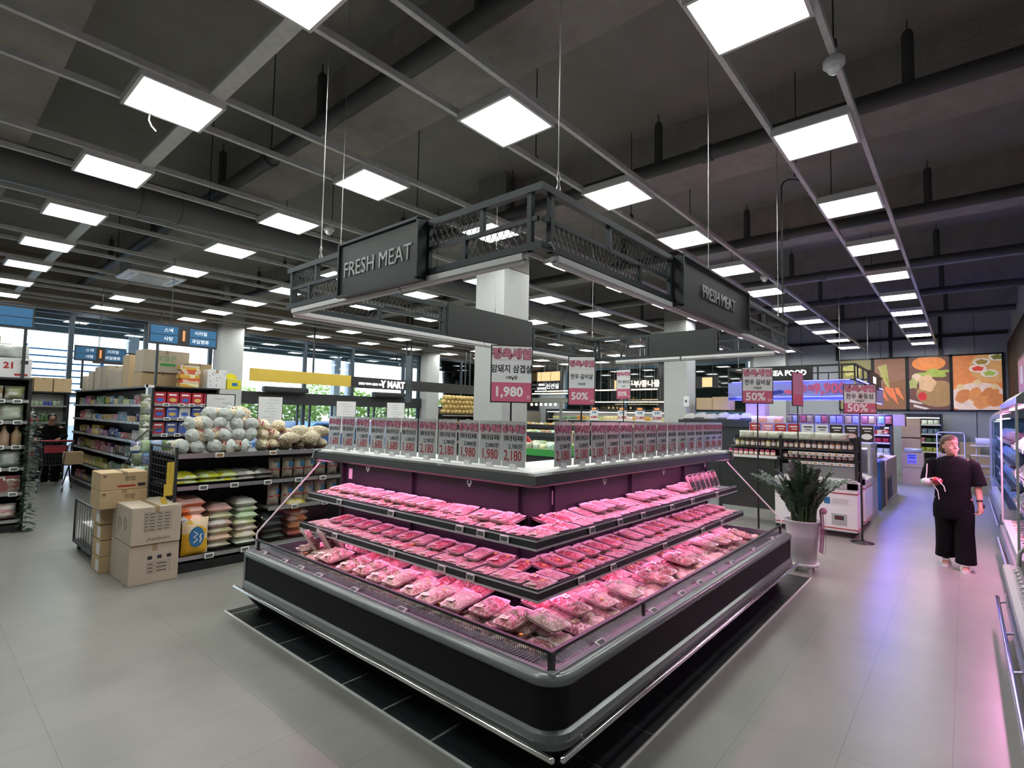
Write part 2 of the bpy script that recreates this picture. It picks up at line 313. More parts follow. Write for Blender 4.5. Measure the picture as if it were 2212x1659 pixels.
b.obj('door_frame', 'window_frame', w)
window(3, [14.9,16.6,18.3,20.2,22.4], 2.0, 4.2, [2.04,4.17])
m = MB(); m.box((14.9,YE-.1,0),(XE,YE+.1,2.0)); struct('wall_low', m, ['beige_wall'])
for i, x in enumerate((8.3, 12.45)):        # automatic doors with header boxes
    t = thing('air_curtain', '%s black air curtain box above the glass entrance doors' % ('nearer' if i == 0 else 'farther'), 'air curtain', (x,YE-.32,2.38), 0)
    b = MB(); b.bevbox((0,0,.09),(1.5,.25,.18),.03); b.obj('housing', 'dark_metal', t)
    b = MB(); b.box((-.6,-.1,-.012),(.6,.05,0)); b.obj('grille', 'black_paint', t)
# dark shop windows on the far wall
f = MB()
for y in (6.7,8.88,10.5,12.2,14.1,15.65): f.box((XE-.05,y-.05,2.0),(XE+.05,y+.05,4.15))
for z in (2.03,4.12): f.box((XE-.06,6.7,z-.05),(XE+.06,15.65,z+.05))
o = struct('window_4', f, ['blue_frame']); g = MB(); g.box((XE+.01,6.7,2.0),(XE+.03,15.65,4.15)); g.obj('pane', 'dark_glass', o)
m = MB(); m.cbox((XE-.15,10.25,2.775),(.3,.35,5.5)); struct('trim_16', m, ['black_paint'])
# black tile pad under the meat island
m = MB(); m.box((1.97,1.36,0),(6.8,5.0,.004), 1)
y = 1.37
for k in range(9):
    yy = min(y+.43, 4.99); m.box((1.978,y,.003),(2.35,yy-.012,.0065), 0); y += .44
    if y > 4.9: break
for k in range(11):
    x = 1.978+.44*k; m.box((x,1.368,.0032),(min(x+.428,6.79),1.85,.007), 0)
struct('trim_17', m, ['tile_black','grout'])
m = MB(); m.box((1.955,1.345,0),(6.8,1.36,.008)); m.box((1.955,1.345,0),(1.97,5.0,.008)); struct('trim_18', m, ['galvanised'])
# wood slat wall over the right-hand cases
m = MB(); m.box((6,-1.15,1.9),(XE,-1.12,4.3), 1)
x = 6.0
while x < XE: m.box((x,-1.12,1.9),(x+.14,-1.07,4.3), 0); x += .26
struct('trim_19', m, ['wood_slat','slat_light'])

# ------------------------------------------------------------------ ceiling services
LX = [-.64, 1.34, 3.28, 5.22, 7.13, 9.1, 11.08, 13.06, 15.05, 17.05, 19.1, 21.15]; LY = [.95, 2.95, 4.95, 6.87, 8.82, 10.82, 12.75, 14.7, 16.55]; ZT = 4.3
lt = thing('ceiling_light', 'x', 'ceiling light', (0,0,ZT), 0, 'square ceiling light panels in the track grid')
b = MB()
for s in (-1,1): b.box((-.3,s*.29-.012,0),(.3,s*.29+.012,.05)); b.box((s*.29-.012,-.3,0),(s*.29+.012,.3,.05))
b.box((-.3,-.3,.05),(.3,.3,.075)); b.obj('frame', 'white_paint', lt)
b = MB(); b.box((-.278,-.278,.012),(.278,.278,.03)); b.obj('diffuser', 'panel_light', lt)
first = True
for j, y in enumerate(LY):
    for i, x in enumerate(LX):
        if x < 1 and y > 9: continue
        if (x-3.28)**2+(y-12.1)**2 < .6: continue
        if abs(x-1.34) < .1 and y < 1.5 or (x < 0 and y < 2): continue
        lab = 'square ceiling panel, %s row from the right wall, %s from the camera end' % (nth(j), nth(i))
        if first: lt.location = (x,y,ZT); lt['label'] = lab; first = False
        else: dup(lt, (x,y,ZT), label=lab)
for j, y in enumerate(LY):
    for s in (-1,1):
        b = MB(); b.box((-5 if j > 0 else .6,-.02,0),(XE-.1 if j < 1 else XE-.05,.02,.04)); b.box((-5 if j > 0 else .6,-.02,.04),(XE-.1,-.015,.055)); b.box((-5 if j > 0 else .6,.015,.04),(XE-.1,.02,.055))
        o = b.obj('cable_track', 'galvanised', loc=(0,y+s*.31,ZT+.05)); tag(o, 'steel track of the %s row of ceiling panels, %s rail' % (nth(j), 'left' if s > 0 else 'right'), 'light track', 'steel tracks of the ceiling lights')
for k, (y0, y1) in enumerate(zip(LY[1:-1], LY[2:])):
    if k == 2: continue
    b = MB(); b.box((1.5,y0+.33,ZT+.055),(1.62,y1-.33,ZT+.065)); b.box((1.5,y0+.33,ZT+.065),(1.505,y1-.33,ZT+.09)); b.box((1.615,y0+.33,ZT+.065),(1.62,y1-.33,ZT+.09))
    tag(b.obj('cross_channel', 'galvanised'), 'perforated steel channel crossing between ceiling tracks, %s from the camera' % nth(k), 'steel channel', 'cross channels between ceiling tracks')
for k, x in enumerate((2.78, 5.95, 9.45, 12.6, 15.6, 18.9)):
    b = MB(); b.tube([(x,-1.1,4.86),(x,YE-.2,4.86)], .085, 12)
    for y in (2.2, 6.4, 10.6, 14.8): b.tube([(x,y-.06,4.86),(x,y+.06,4.86)], .1, 12)
    t = thing('ceiling_pipe', 'dark painted pipe crossing under the ceiling, %s from the camera' % nth(k), 'pipe', (0,0,0), 0, 'dark pipes under the ceiling'); b.obj('pipe', 'pipe_black', t)
    for y in (.32, 2.8, 5.2, 7.9, 11, 14):
        b = MB(); b.lathe([(.05,0),(.05,.5),(.035,.54)], (x,y,4.9), 10); b.tube([(x,y,5.42),(x,y,ZS)], .008, 5); b.obj('hanger', 'pipe_black', t)
t = thing('air_duct', 'large round dark metal duct running along under the ceiling', 'duct')
b = MB(); b.tube([(-5,8.11,4.53),(XE-.1,8.11,4.53)], .225, 24); b.obj('duct_tube', 'duct', t)
for x in (-1.2, 1.9, 2.35, 5.1, 8.2, 11.3, 14.4, 17.5):
    b = MB(); b.tube([(x-.03,8.11,4.53),(x+.03,8.11,4.53)], .235, 24); b.obj('joint_band', 'duct', t)
# hanger rods
for k, (x, y) in enumerate([(4.1,3.27),(2.3,5.27),(4.2,5.3),(6.1,3.25),(6.1,1.3),(8.1,1.3),(4.1,7.2),(2.4,7.2),(6.2,7.2),(10.1,3.27),(4.1,.63),(12,1.28),(8.1,3.27),(4.3,9.1),(2.3,11.1)]):
    b = MB(); b.tube([(x,y,ZT+.09),(x,y,ZS)], .006, 5); b.box((x-.02,y-.02,ZT+.085),(x+.02,y+.02,ZT+.13))
    tag(b.obj('hanger_rod', 'dark_metal'), 'thin threaded rod holding a steel track, %s from the camera' % nth(k), 'rod', 'threaded rods of the tracks')
# ceiling cassette, detectors
t = thing('ceiling_air_conditioner', 'white ceiling cassette air conditioner with square louvred grille', 'air conditioner', (3.02,11.9,4.28))
b = MB(); b.bevbox((0,0,.02),(.95,.95,.05),.02); b.obj('panel', 'white_paint', t)
b = MB(); b.box((-.25,-.25,-.012),(.25,.25,0)); b.obj('intake_grille', 'light_grey', t)
for s in (-1,1):
    for ax in (0,1):
        b = MB(); b.box(*(((-.3,s*.36-.03,-.01),(.3,s*.36+.03,-.003)) if ax == 0 else ((s*.36-.03,-.3,-.01),(s*.36+.03,.3,-.003)))); b.obj('louvre', 'grey_plastic', t)
b = MB(); b.box((-.42,-.42,.045),(.42,.42,.3)); b.obj('body', 'light_grey', t)
for x, y, w in ((4.17,.64,'above the right aisle'),(3.74,6.64,'left of the hanging frame'),(9.9,2.64,'beyond the hanging frame')):
    t = thing('dome_camera', 'small white dome camera on a steel track %s' % w, 'camera', (x,y,ZT-.01)); b = MB(); b.lathe([(.055,.06),(.07,.04),(.07,0),(.05,-.01)], n=16); b.obj('mount', 'white_paint', t)
    b = MB(); b.sphere((0,0,-.015),.048,14,8); b.obj('dome', 'white_gloss', t)
t = thing('dangling_cable', 'short loose white cable end hanging below a ceiling panel', 'cable', (1.25,5.0,4.31)); b = MB(); b.tube([(0,.25,0),(0,.27,-.05),(.02,.26,-.1),(.05,.24,-.14)], .006, 6); b.obj('cable', 'cable_white', t)
b = MB(); pts = [(6.2,1.47,2.86),(6.2,1.47,3.5),(6.2,1.47,4.2)]+[(6.2+.2*(1-math.cos(q)),1.47-.12*(1-math.cos(q)),4.35+.12*math.sin(q)) for q in (0,.5,1.,1.5,2.1)]+[(6.52,1.28,4.4)]
tag(b.tube(pts, .008, 6).obj('power_cable', 'rubber'), 'thin black cable looping up from the hanging frame to the ceiling track', 'cable')
# ------------------------------------------------------------------ meat island: an L of two mitred runs, x from OX along the right run, y from OY along the left run
OX, OY, LXE, LYE = 2.04, 1.46, 6.35, 4.8
def sweep(prof, mi=0, r=0., closed=True, ex=LXE, ey=LYE, b=None, smooth=False):
    """prof: (inset d, z) loop; swept from the left end round the corner to the right end; r: outer corner radius."""
    b = b or MB(); path = []
    R = [[(OX+d, ey, z) for d, z in prof]]
    if r:
        for k in range(9):
            a = PI+PI/2*k/8; R.append([(OX+r+(r-d)*math.cos(a), OY+r+(r-d)*math.sin(a), z) if d < r else (OX+d, OY+d, z) for d, z in prof])
    else: R.append([(OX+d, OY+d, z) for d, z in prof])
    R.append([(ex, OY+d, z) for d, z in prof])
    b.rings(R, mi, closed, closed, smooth); return b
isl = thing('meat_display_case', 'large black corner display case of packed meat under pink light', 'display case')
sweep([(.16,.012),(.5,.012),(.5,.2),(.03,.2),(.12,.1)], r=.1).obj('base_plinth', 'case_black', isl)
sweep([(.02,.2),(.1,.19),(.1,.3),(.02,.3),(-.012,.285),(-.02,.25),(-.012,.215)], r=.14).obj('lower_band', 'grey_plastic', isl)
sweep([(.008,.3),(.08,.3),(.08,.5),(.008,.5)], r=.14).obj('front_panel', 'case_black', isl)
sweep([(.0,.5),(.1,.5),(.1,.535),(.045,.555),(.02,.556),(-.01,.545),(-.018,.525),(-.012,.505)], r=.14, smooth=True).obj('ledge', 'grey_plastic', isl)
sweep([(.035,.552),(.1,.53),(.1,.537),(.035,.561)]).obj('label_strip', 'lavender_strip', isl)
g = sweep([(.1,.5),(.2,.5),(.2,.515),(.1,.52)])
for k in range(150):
    y = OY+.24+k*.0215
    if y < LYE-.02: g.box((OX+.105,y,.515),(OX+.195,y+.009,.526), 1)
for k in range(200):
    x = OX+.24+k*.0215
    if x < LXE-.02: g.box((x,OY+.105,.515),(x+.009,OY+.195,.526), 1)
g.obj('air_grille', ['black_paint','dark_metal'], isl)
fence = MB()
for k in range(240):
    y = OY+.22+k*.014
    if y < LYE-.03: fence.box((OX+.2,y,.515),(OX+.204,y+.004,.56))
for k in range(310):
    x = OX+.22+k*.014
    if x < LXE-.03: fence.box((x,OY+.2,.515),(x+.004,OY+.204,.56))
sweep([(.198,.556),(.206,.556),(.206,.562),(.198,.562)], b=fence).obj('wire_riser', 'dark_metal', isl)
sweep([(.2,.3),(1.0,.3),(1.0,.46),(.2,.46)]).obj('deck', 'case_inside', isl)
sweep([(.088,.55),(.092,.55),(.092,.63),(.088,.63)]).obj('guard_glass', 'clear_glass', isl)
rim = sweep([(.08,.622),(.1,.622),(.1,.637),(.08,.637)]); rim.cbox((OX+.09,OY+.09,.585),(.028,.028,.1)); rim.cbox((3.1,OY+.09,.585),(.016,.016,.09)); rim.cbox((OX+.09,LYE-.03,.585),(.02,.02,.09)); rim.cbox((LXE-.03,OY+.09,.585),(.02,.02,.09))
rim.obj('guard_rim', 'black_paint', isl)
BD = .9                                      # back panel inset
bk = sweep([(BD,.46),(BD+.03,.46),(BD+.03,1.29),(BD,1.29)])
for run in range(2):
    for row in range(5):
        z = (.58,.8,.88,1.08,1.2)[row]
        for k in range(34 if run else 26):
            s = BD+.05+k*.1+(row%2)*.05
            if s > (LXE-OX if run else LYE-OY)-.06: continue
            if run: bk.box((OX+s,OY+BD-.0015,z),(OX+s+.035,OY+BD,z+.006), 1)
            else: bk.box((OX+BD-.0015,OY+s,z),(OX+BD,OY+s+.035,z+.006), 1)
        for k in range(5): pass
bk.obj('back_panel', ['case_inside','black_paint'], isl)
po = MB()
for x, y in [(OX+BD-.012,OY+.99+1.2*k) for k in range(2)]+[(OX+BD-.012,LYE-.06),(OX+1.2,OY+BD-.012),(OX+2.4,OY+BD-.012),(OX+3.6,OY+BD-.012),(LXE-.05,OY+BD-.012)]:
    po.cbox((x,y,.88),(.03,.03,.84))
po.obj('slotted_upright', 'case_inside', isl)
# canopy cap with white top
sweep([(BD,1.265),(BD+.28,1.265),(BD+.28,1.40),(.66,1.40),(.62,1.39),(.6,1.33),(.63,1.315),(.66,1.318),(.665,1.36),(.79,1.36),(.795,1.29)], r=0).obj('canopy_cap', 'charcoal', isl)
sweep([(.66,1.4005),(BD+.28,1.4005),(BD+.28,1.409),(.68,1.409)]).obj('canopy_top', 'white_paint', isl)
e = MB()
for s in (0,1):
    P = [(d,z) for d, z in ((.59,1.33),(.62,1.3),(BD,1.26),(BD+.28,1.26),(BD+.28,1.415),(.68,1.415),(.61,1.4))]
    if s: e.prism([(OY+d,z) for d,z in P], 'x', LXE, LXE+.03)
    else: e.prism([(OX+d,z) for d,z in P], 'y', LYE, LYE+.03)
e.obj('cap_end', 'grey_plastic', isl)
led = sweep([(.69,1.35),(.76,1.35),(.76,1.358),(.69,1.358)]); led.obj('led_strip', 'pink_led', isl)
def shelf(d0, z, nm, tilt):
    d1 = BD-.01; s = sweep([(d0,z),(d1,z+tilt),(d1,z+tilt+.018),(d0,z+.018)]); o = s.obj('shelf', 'case_inside', isl)
    r = sweep([(d0-.012,z-.03),(d0+.01,z-.028),(d0+.01,z+.038),(d0-.004,z+.038)]); r.obj('price_rail', 'dark_metal', o)
    r = sweep([(d0-.0165,z-.03),(d0-.011,z-.03),(d0-.011,z-.018),(d0-.0165,z-.018)]); sweep([(d0-.0095,z+.022),(d0-.004,z+.022),(d0-.003,z+.031),(d0-.008,z+.031)], b=r); r.obj('rail_trim', 'rail_edge', o)
    br = MB()
    for y in (OY+BD+.1, OY+2.2, LYE-.07): br.prism([(OX+d0+.03,z-.01),(OX+d1,z-.08),(OX+d1,z+.0),(OX+d0+.03,z)], 'y', y, y+.006)
    for x in (OX+BD+.4, OX+2.6, LXE-.07): br.prism([(OY+d0+.03,z-.01),(OY+d1,z-.08),(OY+d1,z),(OY+d0+.03,z)], 'x', x, x+.006)
    br.obj('shelf_bracket', 'dark_metal', o)
    l = sweep([(d0+.06,z-.012),(d0+.085,z-.012),(d0+.085,z-.004),(d0+.06,z-.004)]); l.obj('led_strip', 'pink_led', o); return o
shelf(.565,.975,'upper',.0); shelf(.49,.7,'lower',.0)
# ends
for s in (0,1):
    P = [(.09,.552),(.09,.69),(.66,1.27),(BD,1.27),(BD,.46),(.12,.46)]
    Q = [(-.0,.2),(-.0,.53),(.02,.55),(BD+.1,.55),(BD+.1,.02),(.14,.02),(.06,.12)]
    g, fr, bd = MB(), MB(), MB()
    if s:
        g.prism([(OY+d,z) for d,z in P], 'x', LXE+.004, LXE+.01); bd.prism([(OY+d,z) for d,z in Q], 'x', LXE, LXE+.035)
        T = lambda d, z: (LXE+.007, OY+d, z)
    else:
        g.prism([(OX+d,z) for d,z in P], 'y', LYE+.004, LYE+.01); bd.prism([(OX+d,z) for d,z in Q], 'y', LYE, LYE+.035)
        T = lambda d, z: (OX+d, LYE+.007, z)
    fr.tube([T(.09,.555),T(.09,.68),T(.1,.7),T(.64,1.25),T(.66,1.28)], .008, 8)
    bd.obj('end_panel', 'grey_plastic', isl); o = g.obj('end_glass', 'clear_glass', isl); fr.obj('glass_edge', 'white_gloss', o)
# guard rails low round the front
for s, (a, bb) in enumerate((((OX-.05,OY-.02,.235),(OX-.05,LYE+.08,.235)), ((OX-.01,OY-.055,.235),(LXE+.12,OY-.055,.235)))):
    r = MB(); r.tube([a, bb], .0145, 14); r.sphere(a, .0155, 12, 6); r.sphere(bb, .0155, 12, 6); o = r.obj('guard_rail', 'chrome', isl)
    ps = (4.553,3.56,2.59,1.63) if s == 0 else (2.26,3.01,3.42,4.3,5.16,6.1)
    for p in ps:
        k = MB(); q = [(0,.0),(.02,-.02),(.045,-.02),(.07,.012)]
        w = .018
        for (u0,v0),(u1,v1) in zip(q, q[1:]):
            if s == 0: k.bar((OX-.05+u0,p,.235+v0),(OX-.05+u1,p,.235+v1), w, .006)
            else: k.bar((p,OY-.055+u0,.235+v0),(p,OY-.055+u1,.235+v1), w, .006)
        k.obj('rail_bracket', 'steel', o)
# electronic shelf labels, clips
esl = MB(); esl.bevbox((0,0,0),(.062,.037,.008),.003); esl_me = esl.mesh('price_label', ['esl_white'])
scr = MB(); scr.box((-.022,-.011,.0038),(.022,.011,.0048)); scr_me = scr.mesh('screen', ['esl_screen']); 
scro_me = MB().box((-.022,-.011,.0038),(.022,.011,.0048)).mesh('screen', ['esl_orange'])
def put_esl(parent, pos, n, sc=1., orange=False):
    o = link('price_label', esl_me, parent, mw=facing(pos, n) @ Matrix.Scale(sc, 4)); link('screen', scro_me if orange else scr_me, o); return o
for y in (4.617,4.245,3.977,3.696,3.226,2.695): put_esl(isl, (OX+.065,y,.553), (-.38,0,1), 1.3)
for x in (5.98,5.34,4.705,4.305,3.974,3.64,3.196,2.552): put_esl(isl, (x,OY+.065,.553), (0,-.38,1), 1.3)
for y in (4.239,3.479,2.691,2.484,2.272): put_esl(isl, (OX+.548,y,.98), (-1,0,.12), 1.25)
for y in (4.163,3.352,2.781,2.498): put_esl(isl, (OX+.473,y,.705), (-1,0,.12), 1.25)
for x in (3.224,3.625,4.005,4.561,5.037,5.701): put_esl(isl, (x,OY+.548,.98), (0,-1,.12), 1.25)
for x in (2.978,3.392,4.252,5.097,5.633): put_esl(isl, (x,OY+.473,.705), (0,-1,.12), 1.25)
hk = MB(); hk.box((-.02,-.03,0),(-.013,0,.004)); hk.box((.013,-.03,0),(.02,0,.004)); hk.box((-.02,-.03,0),(.02,-.024,.004)); hk.box((-.006,-.045,0),(.006,-.03,.004)); hk_me = hk.mesh('hanging_clip', ['white_gloss'])
for y in (3.889,2.655): link('hanging_clip', hk_me, isl, mw=facing((OX+.6,y,1.315), NX))
for x in (3.475,4.493,5.494): link('hanging_clip', hk_me, isl, mw=facing((x,OY+.6,1.315), NY))
st_me = MB().box((-.03,-.05,0),(.03,.05,.002)).mesh('notice_sticker', ['poster_white'])
link('notice_sticker', st_me, isl, mw=facing((OX+BD-.002,4.62,1.17), NX)); link('notice_sticker', st_me, isl, mw=facing((3.248,OY+BD-.002,1.166), NY))
# inside faces of the island so it is closed from behind
sweep([(BD+.03,.02),(BD+.26,.02),(BD+.26,1.27),(BD+.03,1.27)]).obj('rear_panel', 'charcoal', isl)

# ------------------------------------------------------------------ meat trays
def superquad(w, l, z, k=.25, n=20):
    P = []
    for i in range(n):
        a = 2*PI*i/n; c, s = math.cos(a), math.sin(a)
        P.append((w/2*math.copysign(abs(c)**k, c), l/2*math.copysign(abs(s)**k, s), z))
    return P
def tray_mesh(w, l, h=.024, m='foam'):
    b = MB(); b.rings([superquad(w*.82,l*.86,0),superquad(w*.97,l*.97,h*.9),superquad(w,l,h),superquad(w*.985,l*.985,h+.001),superquad(w*.93,l*.94,h-.004),superquad(w*.8,l*.84,.004)], 0, False, True, True)
    b.add(superquad(w*.82,l*.86,0)[::-1], [tuple(range(20))]); b.add(superquad(w*.8,l*.84,.004), [tuple(range(20))]); return b.mesh('foam_tray', [m])
def meat_mesh(w, l, h, seed, kind, m):
    b = MB(); nx, ny = 14, 18; V = []; rnd = random.Random(seed)
    for j in range(ny+1):
        for i in range(nx+1):
            u, v = i/nx*2-1, j/ny*2-1; e = max(0,(1-abs(u)**5))*max(0,(1-abs(v)**5)); z = noise.noise(Vector((u*2.2+seed*3, v*2.6, seed)))*.35
            if kind == 'slices': z += .35*abs(math.sin((v*4.5+u*.8+seed)*PI/2))-.1
            elif kind == 'strips': z += .3*abs(math.sin((u*3.5+v*.4+seed)*PI/2))
            elif kind == 'chops': z += .5*abs(math.sin((v*1.6+.3*u+seed)*PI/2))**.6-.1
            else: z += .25*noise.noise(Vector((u*6, v*6, seed*2)))
            V.append((u*w/2*.9, v*l/2*.92, .006+h*e*(.75+z)))
    fs = [(j*(nx+1)+i, j*(nx+1)+i+1, (j+1)*(nx+1)+i+1, (j+1)*(nx+1)+i) for j in range(ny) for i in range(nx)]
    b.add(V, fs, 0, True); return b.mesh('meat', [m])
lab_me = MB().bevbox((0,0,0),(.062,.042,.0012),.0005).mesh('price_sticker', ['label'])
lab2_me = MB().box((-.024,-.004,.0006),(.024,.004,.0012)).mesh('printed_line', ['yellow_paint'])
dot_me = MB().lathe([(.013,0),(.013,.001)], n=14).mesh('round_sticker', ['sign_orange'])
PROTO = {}
def tray_proto(key, w, l, h, kind, m, seed, tray='foam', words=''):
    t = thing('meat_tray', 'x', 'packed meat', (0,0,-5), 0); link('foam_tray', tray_mesh(w, l, .024, tray), t)
    link('meat', meat_mesh(w, l, h, seed, kind, m), t); s = link('price_sticker', lab_me, t, loc=(w*.16,l*.27,.007+h*.93), rot=(.08,0,.2)); link('printed_line', lab2_me, s)
    if seed % 3 == 0: link('round_sticker', dot_me, t, loc=(-w*.22,-l*.2,.008+h*.95))
    PROTO[key] = [t, words, False]; return t
kinds = [('slices','meat_pink','sliced pale pork'),('slices','meat_red','sliced red meat'),('strips','meat_pink','pork strips'),('strips','meat_fat','marbled meat'),('chops','meat_pink','pork cutlets'),('mince','meat_red','minced red meat'),('chops','meat_red','red meat pieces'),('slices','meat_fat','fatty sliced pork')]
for i, (k, m_, w_) in enumerate(kinds): tray_proto('a%d' % i, .135, .205, .02+.004*(i%3), k, m_, i+1, words=w_)
for i, (k, m_, w_) in enumerate([('chops','meat_dark','dark beef'),('mince','meat_dark','dark red offal'),('chops','meat_fat','bone-in ribs'),('slices','meat_red','red beef slices'),('chops','meat_pink','pork belly'),('strips','meat_fat','marbled belly strips')]):
    tray_proto('b%d' % i, .17, .25, .04, k, m_, i+11, words=w_)
def put_tray(key, loc, rot, where, grp):
    p = PROTO[key]; lab = '%s tray, %s' % (p[1], where)
    if not p[2]: o = p[0]; o.location = loc; o.rotation_euler = rot; o['label'] = lab; o['group'] = grp; p[2] = True
    else: o = dup(p[0], loc, rot=rot, label=lab, group=grp)
    return o
rt = random.Random(3)
def W(side, s, d, z): return (OX+d, OY+s, z) if side == 0 else (OX+s, OY+d, z)
SN = ('left', 'right')
def row(side, shelfname, rowname, s0, s1, step, d, z, keys, tilt=0., lie=0, jit=.012, zj=0., grp=None, skip=()):
    s = s0; i = 0; last = None
    while s < s1:
        if i not in skip:
            key = keys[(i//3+rt.randint(0,1)) % len(keys)] if rt.random() < .8 else rt.choice(keys)
            base = (0 if side else PI/2)+lie*PI/2; rz = base+rt.uniform(-.09,.09)
            R = Matrix.Rotation(rz, 4, 'Z'); e = (rt.uniform(-.05,.05)*jit/.012, tilt+rt.uniform(-.03,.03))
            # tilt towards the aisle about the run axis
            ax = Vector((1,0,0)) if side else Vector((0,-1,0))
            Q = Matrix.Rotation(-tilt+rt.uniform(-.03,.03), 4, ax) @ R
            put_tray(key, Vector(W(side, s+rt.uniform(-jit,jit), d+rt.uniform(-jit,jit), z+rt.random()*zj)), Q.to_euler(), '%s, %s run, %s, %s from corner' % (shelfname, SN[side], rowname, nth(i)), grp or 'meat trays on the %s' % shelfname)
        s += step; i += 1
A = ['a%d' % i for i in range(8)]; B = ['b%d' % i for i in range(6)]
# upper shelf
row(0, 'upper shelf', 'front row', .63, 3.25, .142, .675, .998, ['a4','a0','a2','a1'], -.04); row(0, 'upper shelf', 'rear row', .98, 3.2, .145, .81, 1.03, ['a2','a0','a4'], -.16)
row(1, 'upper shelf', 'front row', .75, 3.85, .142, .675, .998, ['a1','a7','a3','a0'], -.04); row(1, 'upper shelf', 'rear row', 1.0, 3.85, .145, .81, 1.02, ['a7','a1','a0'], -.16)
row(1, 'upper shelf', 'top layer', 1.55, 3.6, .16, .78, 1.05, ['a0','a7'], -.1, skip=(3,4,8,9))
row(0, 'upper shelf', 'top layer', 1.0, 3.1, .16, .77, 1.045, ['a4','a0'], -.12, skip=(2,3,4))
# lower shelf
row(0, 'lower shelf', 'front row', .56, 3.25, .145, .6, .722, ['a0','a7','a3','a5','a4'], -.03); row(0, 'lower shelf', 'rear row', .86, 3.25, .15, .79, .737, ['a3','a5','a1'], -.14)
row(0, 'lower shelf', 'top layer', 1.0, 3.2, .2, .73, .765, ['a5','a3','a6','a1'], -.1)
row(1, 'lower shelf', 'front row', .66, 4.2, .145, .6, .722, ['a3','a5','a1','a7','a3'], -.03); row(1, 'lower shelf', 'rear row', .9, 4.2, .15, .79, .737, ['a5','a1','a3'], -.14)
row(1, 'lower shelf', 'top layer', 1.0, 4.1, .18, .72, .765, ['a5','a1','a6','a3'], -.1, skip=(5,11))
# deck
row(0, 'bottom deck', 'front row', .36, 3.2, .178, .315, .475, ['b0','b1','b2','b4','b0'], -.02, zj=.01); row(0, 'bottom deck', 'second row', .55, 3.1, .182, .5, .5, ['b4','b5','b3','b0'], -.1, zj=.02, jit=.03); row(0, 'bottom deck', 'third row', 1.15, 3.05, .18, .68, .51, ['b3','b4','b5'], -.12, zj=.02, jit=.03)
row(0, 'bottom deck', 'top layer', .62, 2.85, .21, .42, .545, ['b3','b5','b4'], -.14, zj=.02, jit=.05)
row(1, 'bottom deck', 'front row', .5, 4.15, .178, .315, .475, ['b2','b0','b5','b2','b4'], -.02, zj=.012); row(1, 'bottom deck', 'second row', .55, 4.15, .182, .5, .495, ['b3','b5','b4','b2'], -.1, zj=.02, jit=.03); row(1, 'bottom deck', 'third row', .8, 4.1, .19, .69, .52, ['b3','b5','b3','b1'], -.12, zj=.02, jit=.03)
row(1, 'bottom deck', 'top layer', .55, 4.0, .25, .42, .54, ['b5','b4','b3'], -.12, zj=.03, jit=.06, skip=(4,9))
# upright packs standing at the right end of the upper shelf, and bagged cuts leaning at the left end of the deck
pk = thing('standing_meat_pack', 'x', 'packed meat', (0,0,0), 0, 'upright meat packs at the end of the upper shelf')
link('foam_tray', tray_mesh(.13,.19,.03), pk); link('meat', meat_mesh(.13,.19,.03,31,'mince','meat_dark'), pk); b = MB(); b.bevbox((0,-.03,.034),(.085,.09,.002),.001); b.obj('green_label', 'leaf', pk)
for i in range(6):
    o = pk if i == 0 else dup(pk); o.location = (OX+3.35+i*.13,OY+.72,1.005+.09); o.rotation_euler = (1.2,0,rt.uniform(-.15,.15)); o['label'] = 'upright meat pack with dark label standing at shelf end, %s from left' % nth(i)
bag = thing('bagged_meat', 'x', 'packed meat', (0,0,0), 0, 'bagged meat leaning at the left end of the deck')
link('meat', meat_mesh(.2,.26,.07,41,'mince','meat_dark'), bag); link('foam_tray', tray_mesh(.21,.27,.02), bag)
for i, (s, d, z, rx, rz) in enumerate([(3.05,.42,.6,1.0,1.2),(2.92,.5,.6,1.05,1.3),(2.8,.56,.6,1.1,1.35),(2.6,.66,.56,.3,1.0)]):
    o = bag if i == 0 else dup(bag); o.location = W(0, s, d, z); o.rotation_euler = (rx,0,rz); o['label'] = 'thick wrapped meat pack leaning at the left deck end, %s from glass' % nth(i)
# ------------------------------------------------------------------ price cards on the cap
cw, ch = .214, .315
card = thing('price_card', 'x', 'price card', (0,0,0), 0, 'price cards standing on the meat case')
b = MB(); b.bevbox((0,0,0),(cw,.004,ch),.003); b.obj('acrylic_board', 'card_grey', card)
b = MB(); b.box((-cw*.46,-.003,.058),(cw*.46,-.0022,.06)); b.obj('divider_line', 'ink_red', card)
b = MB(); b.prism([(-.012,-ch/2-.012),(.012,-ch/2-.012),(.012,-ch/2+.012),(.004,-ch/2+.02),(-.004,-ch/2+.02),(-.012,-ch/2+.012)], 'x', -.03, .03); b.obj('card_stand', 'white_gloss', card)
def logo(parent, pos, n, w):
    a = text('정육세일', parent, pos, n, w*.27, 'logo_dark', .0, .0006, name='heading_lettering')
    a.data = text_mesh('정육세일', w*.27, .0006, w*.02, 'CENTER', 'logo_dark'); p2 = Vector(pos)+Vector(n).normalized()*.0014
    text('정육세일', parent, p2, n, w*.27, 'logo_pink', w*.008, .0006, name='heading_lettering')
logo(card, (0,-.0035,.1), NY, cw)
freeze(card)
names = ['암돼지 생 삼겹 찌개용','암돼지 생 목살 찌개용','암돼지 생 목살 구이용','암돼지 생 전지 불고기']
def card_at(x, y, z, rz, nm, old, new, label, firstone):
    o = card if firstone else dup(card, label=label); o['label'] = label; o.location = (x,y,z); o.rotation_euler = (0,0,rz)
    text(nm, o, (0,-.003,.035), NY, .04, 'ink', .0006, .0004, sx=.5); text(old, o, (.02,-.003,-.02), NY, .042, 'ink', .0003, .0004)
    text(new, o, (-.005,-.003,-.085), NY, .1, 'ink_red', .0008, .0005, sx=.74, name='price_lettering')
    return o
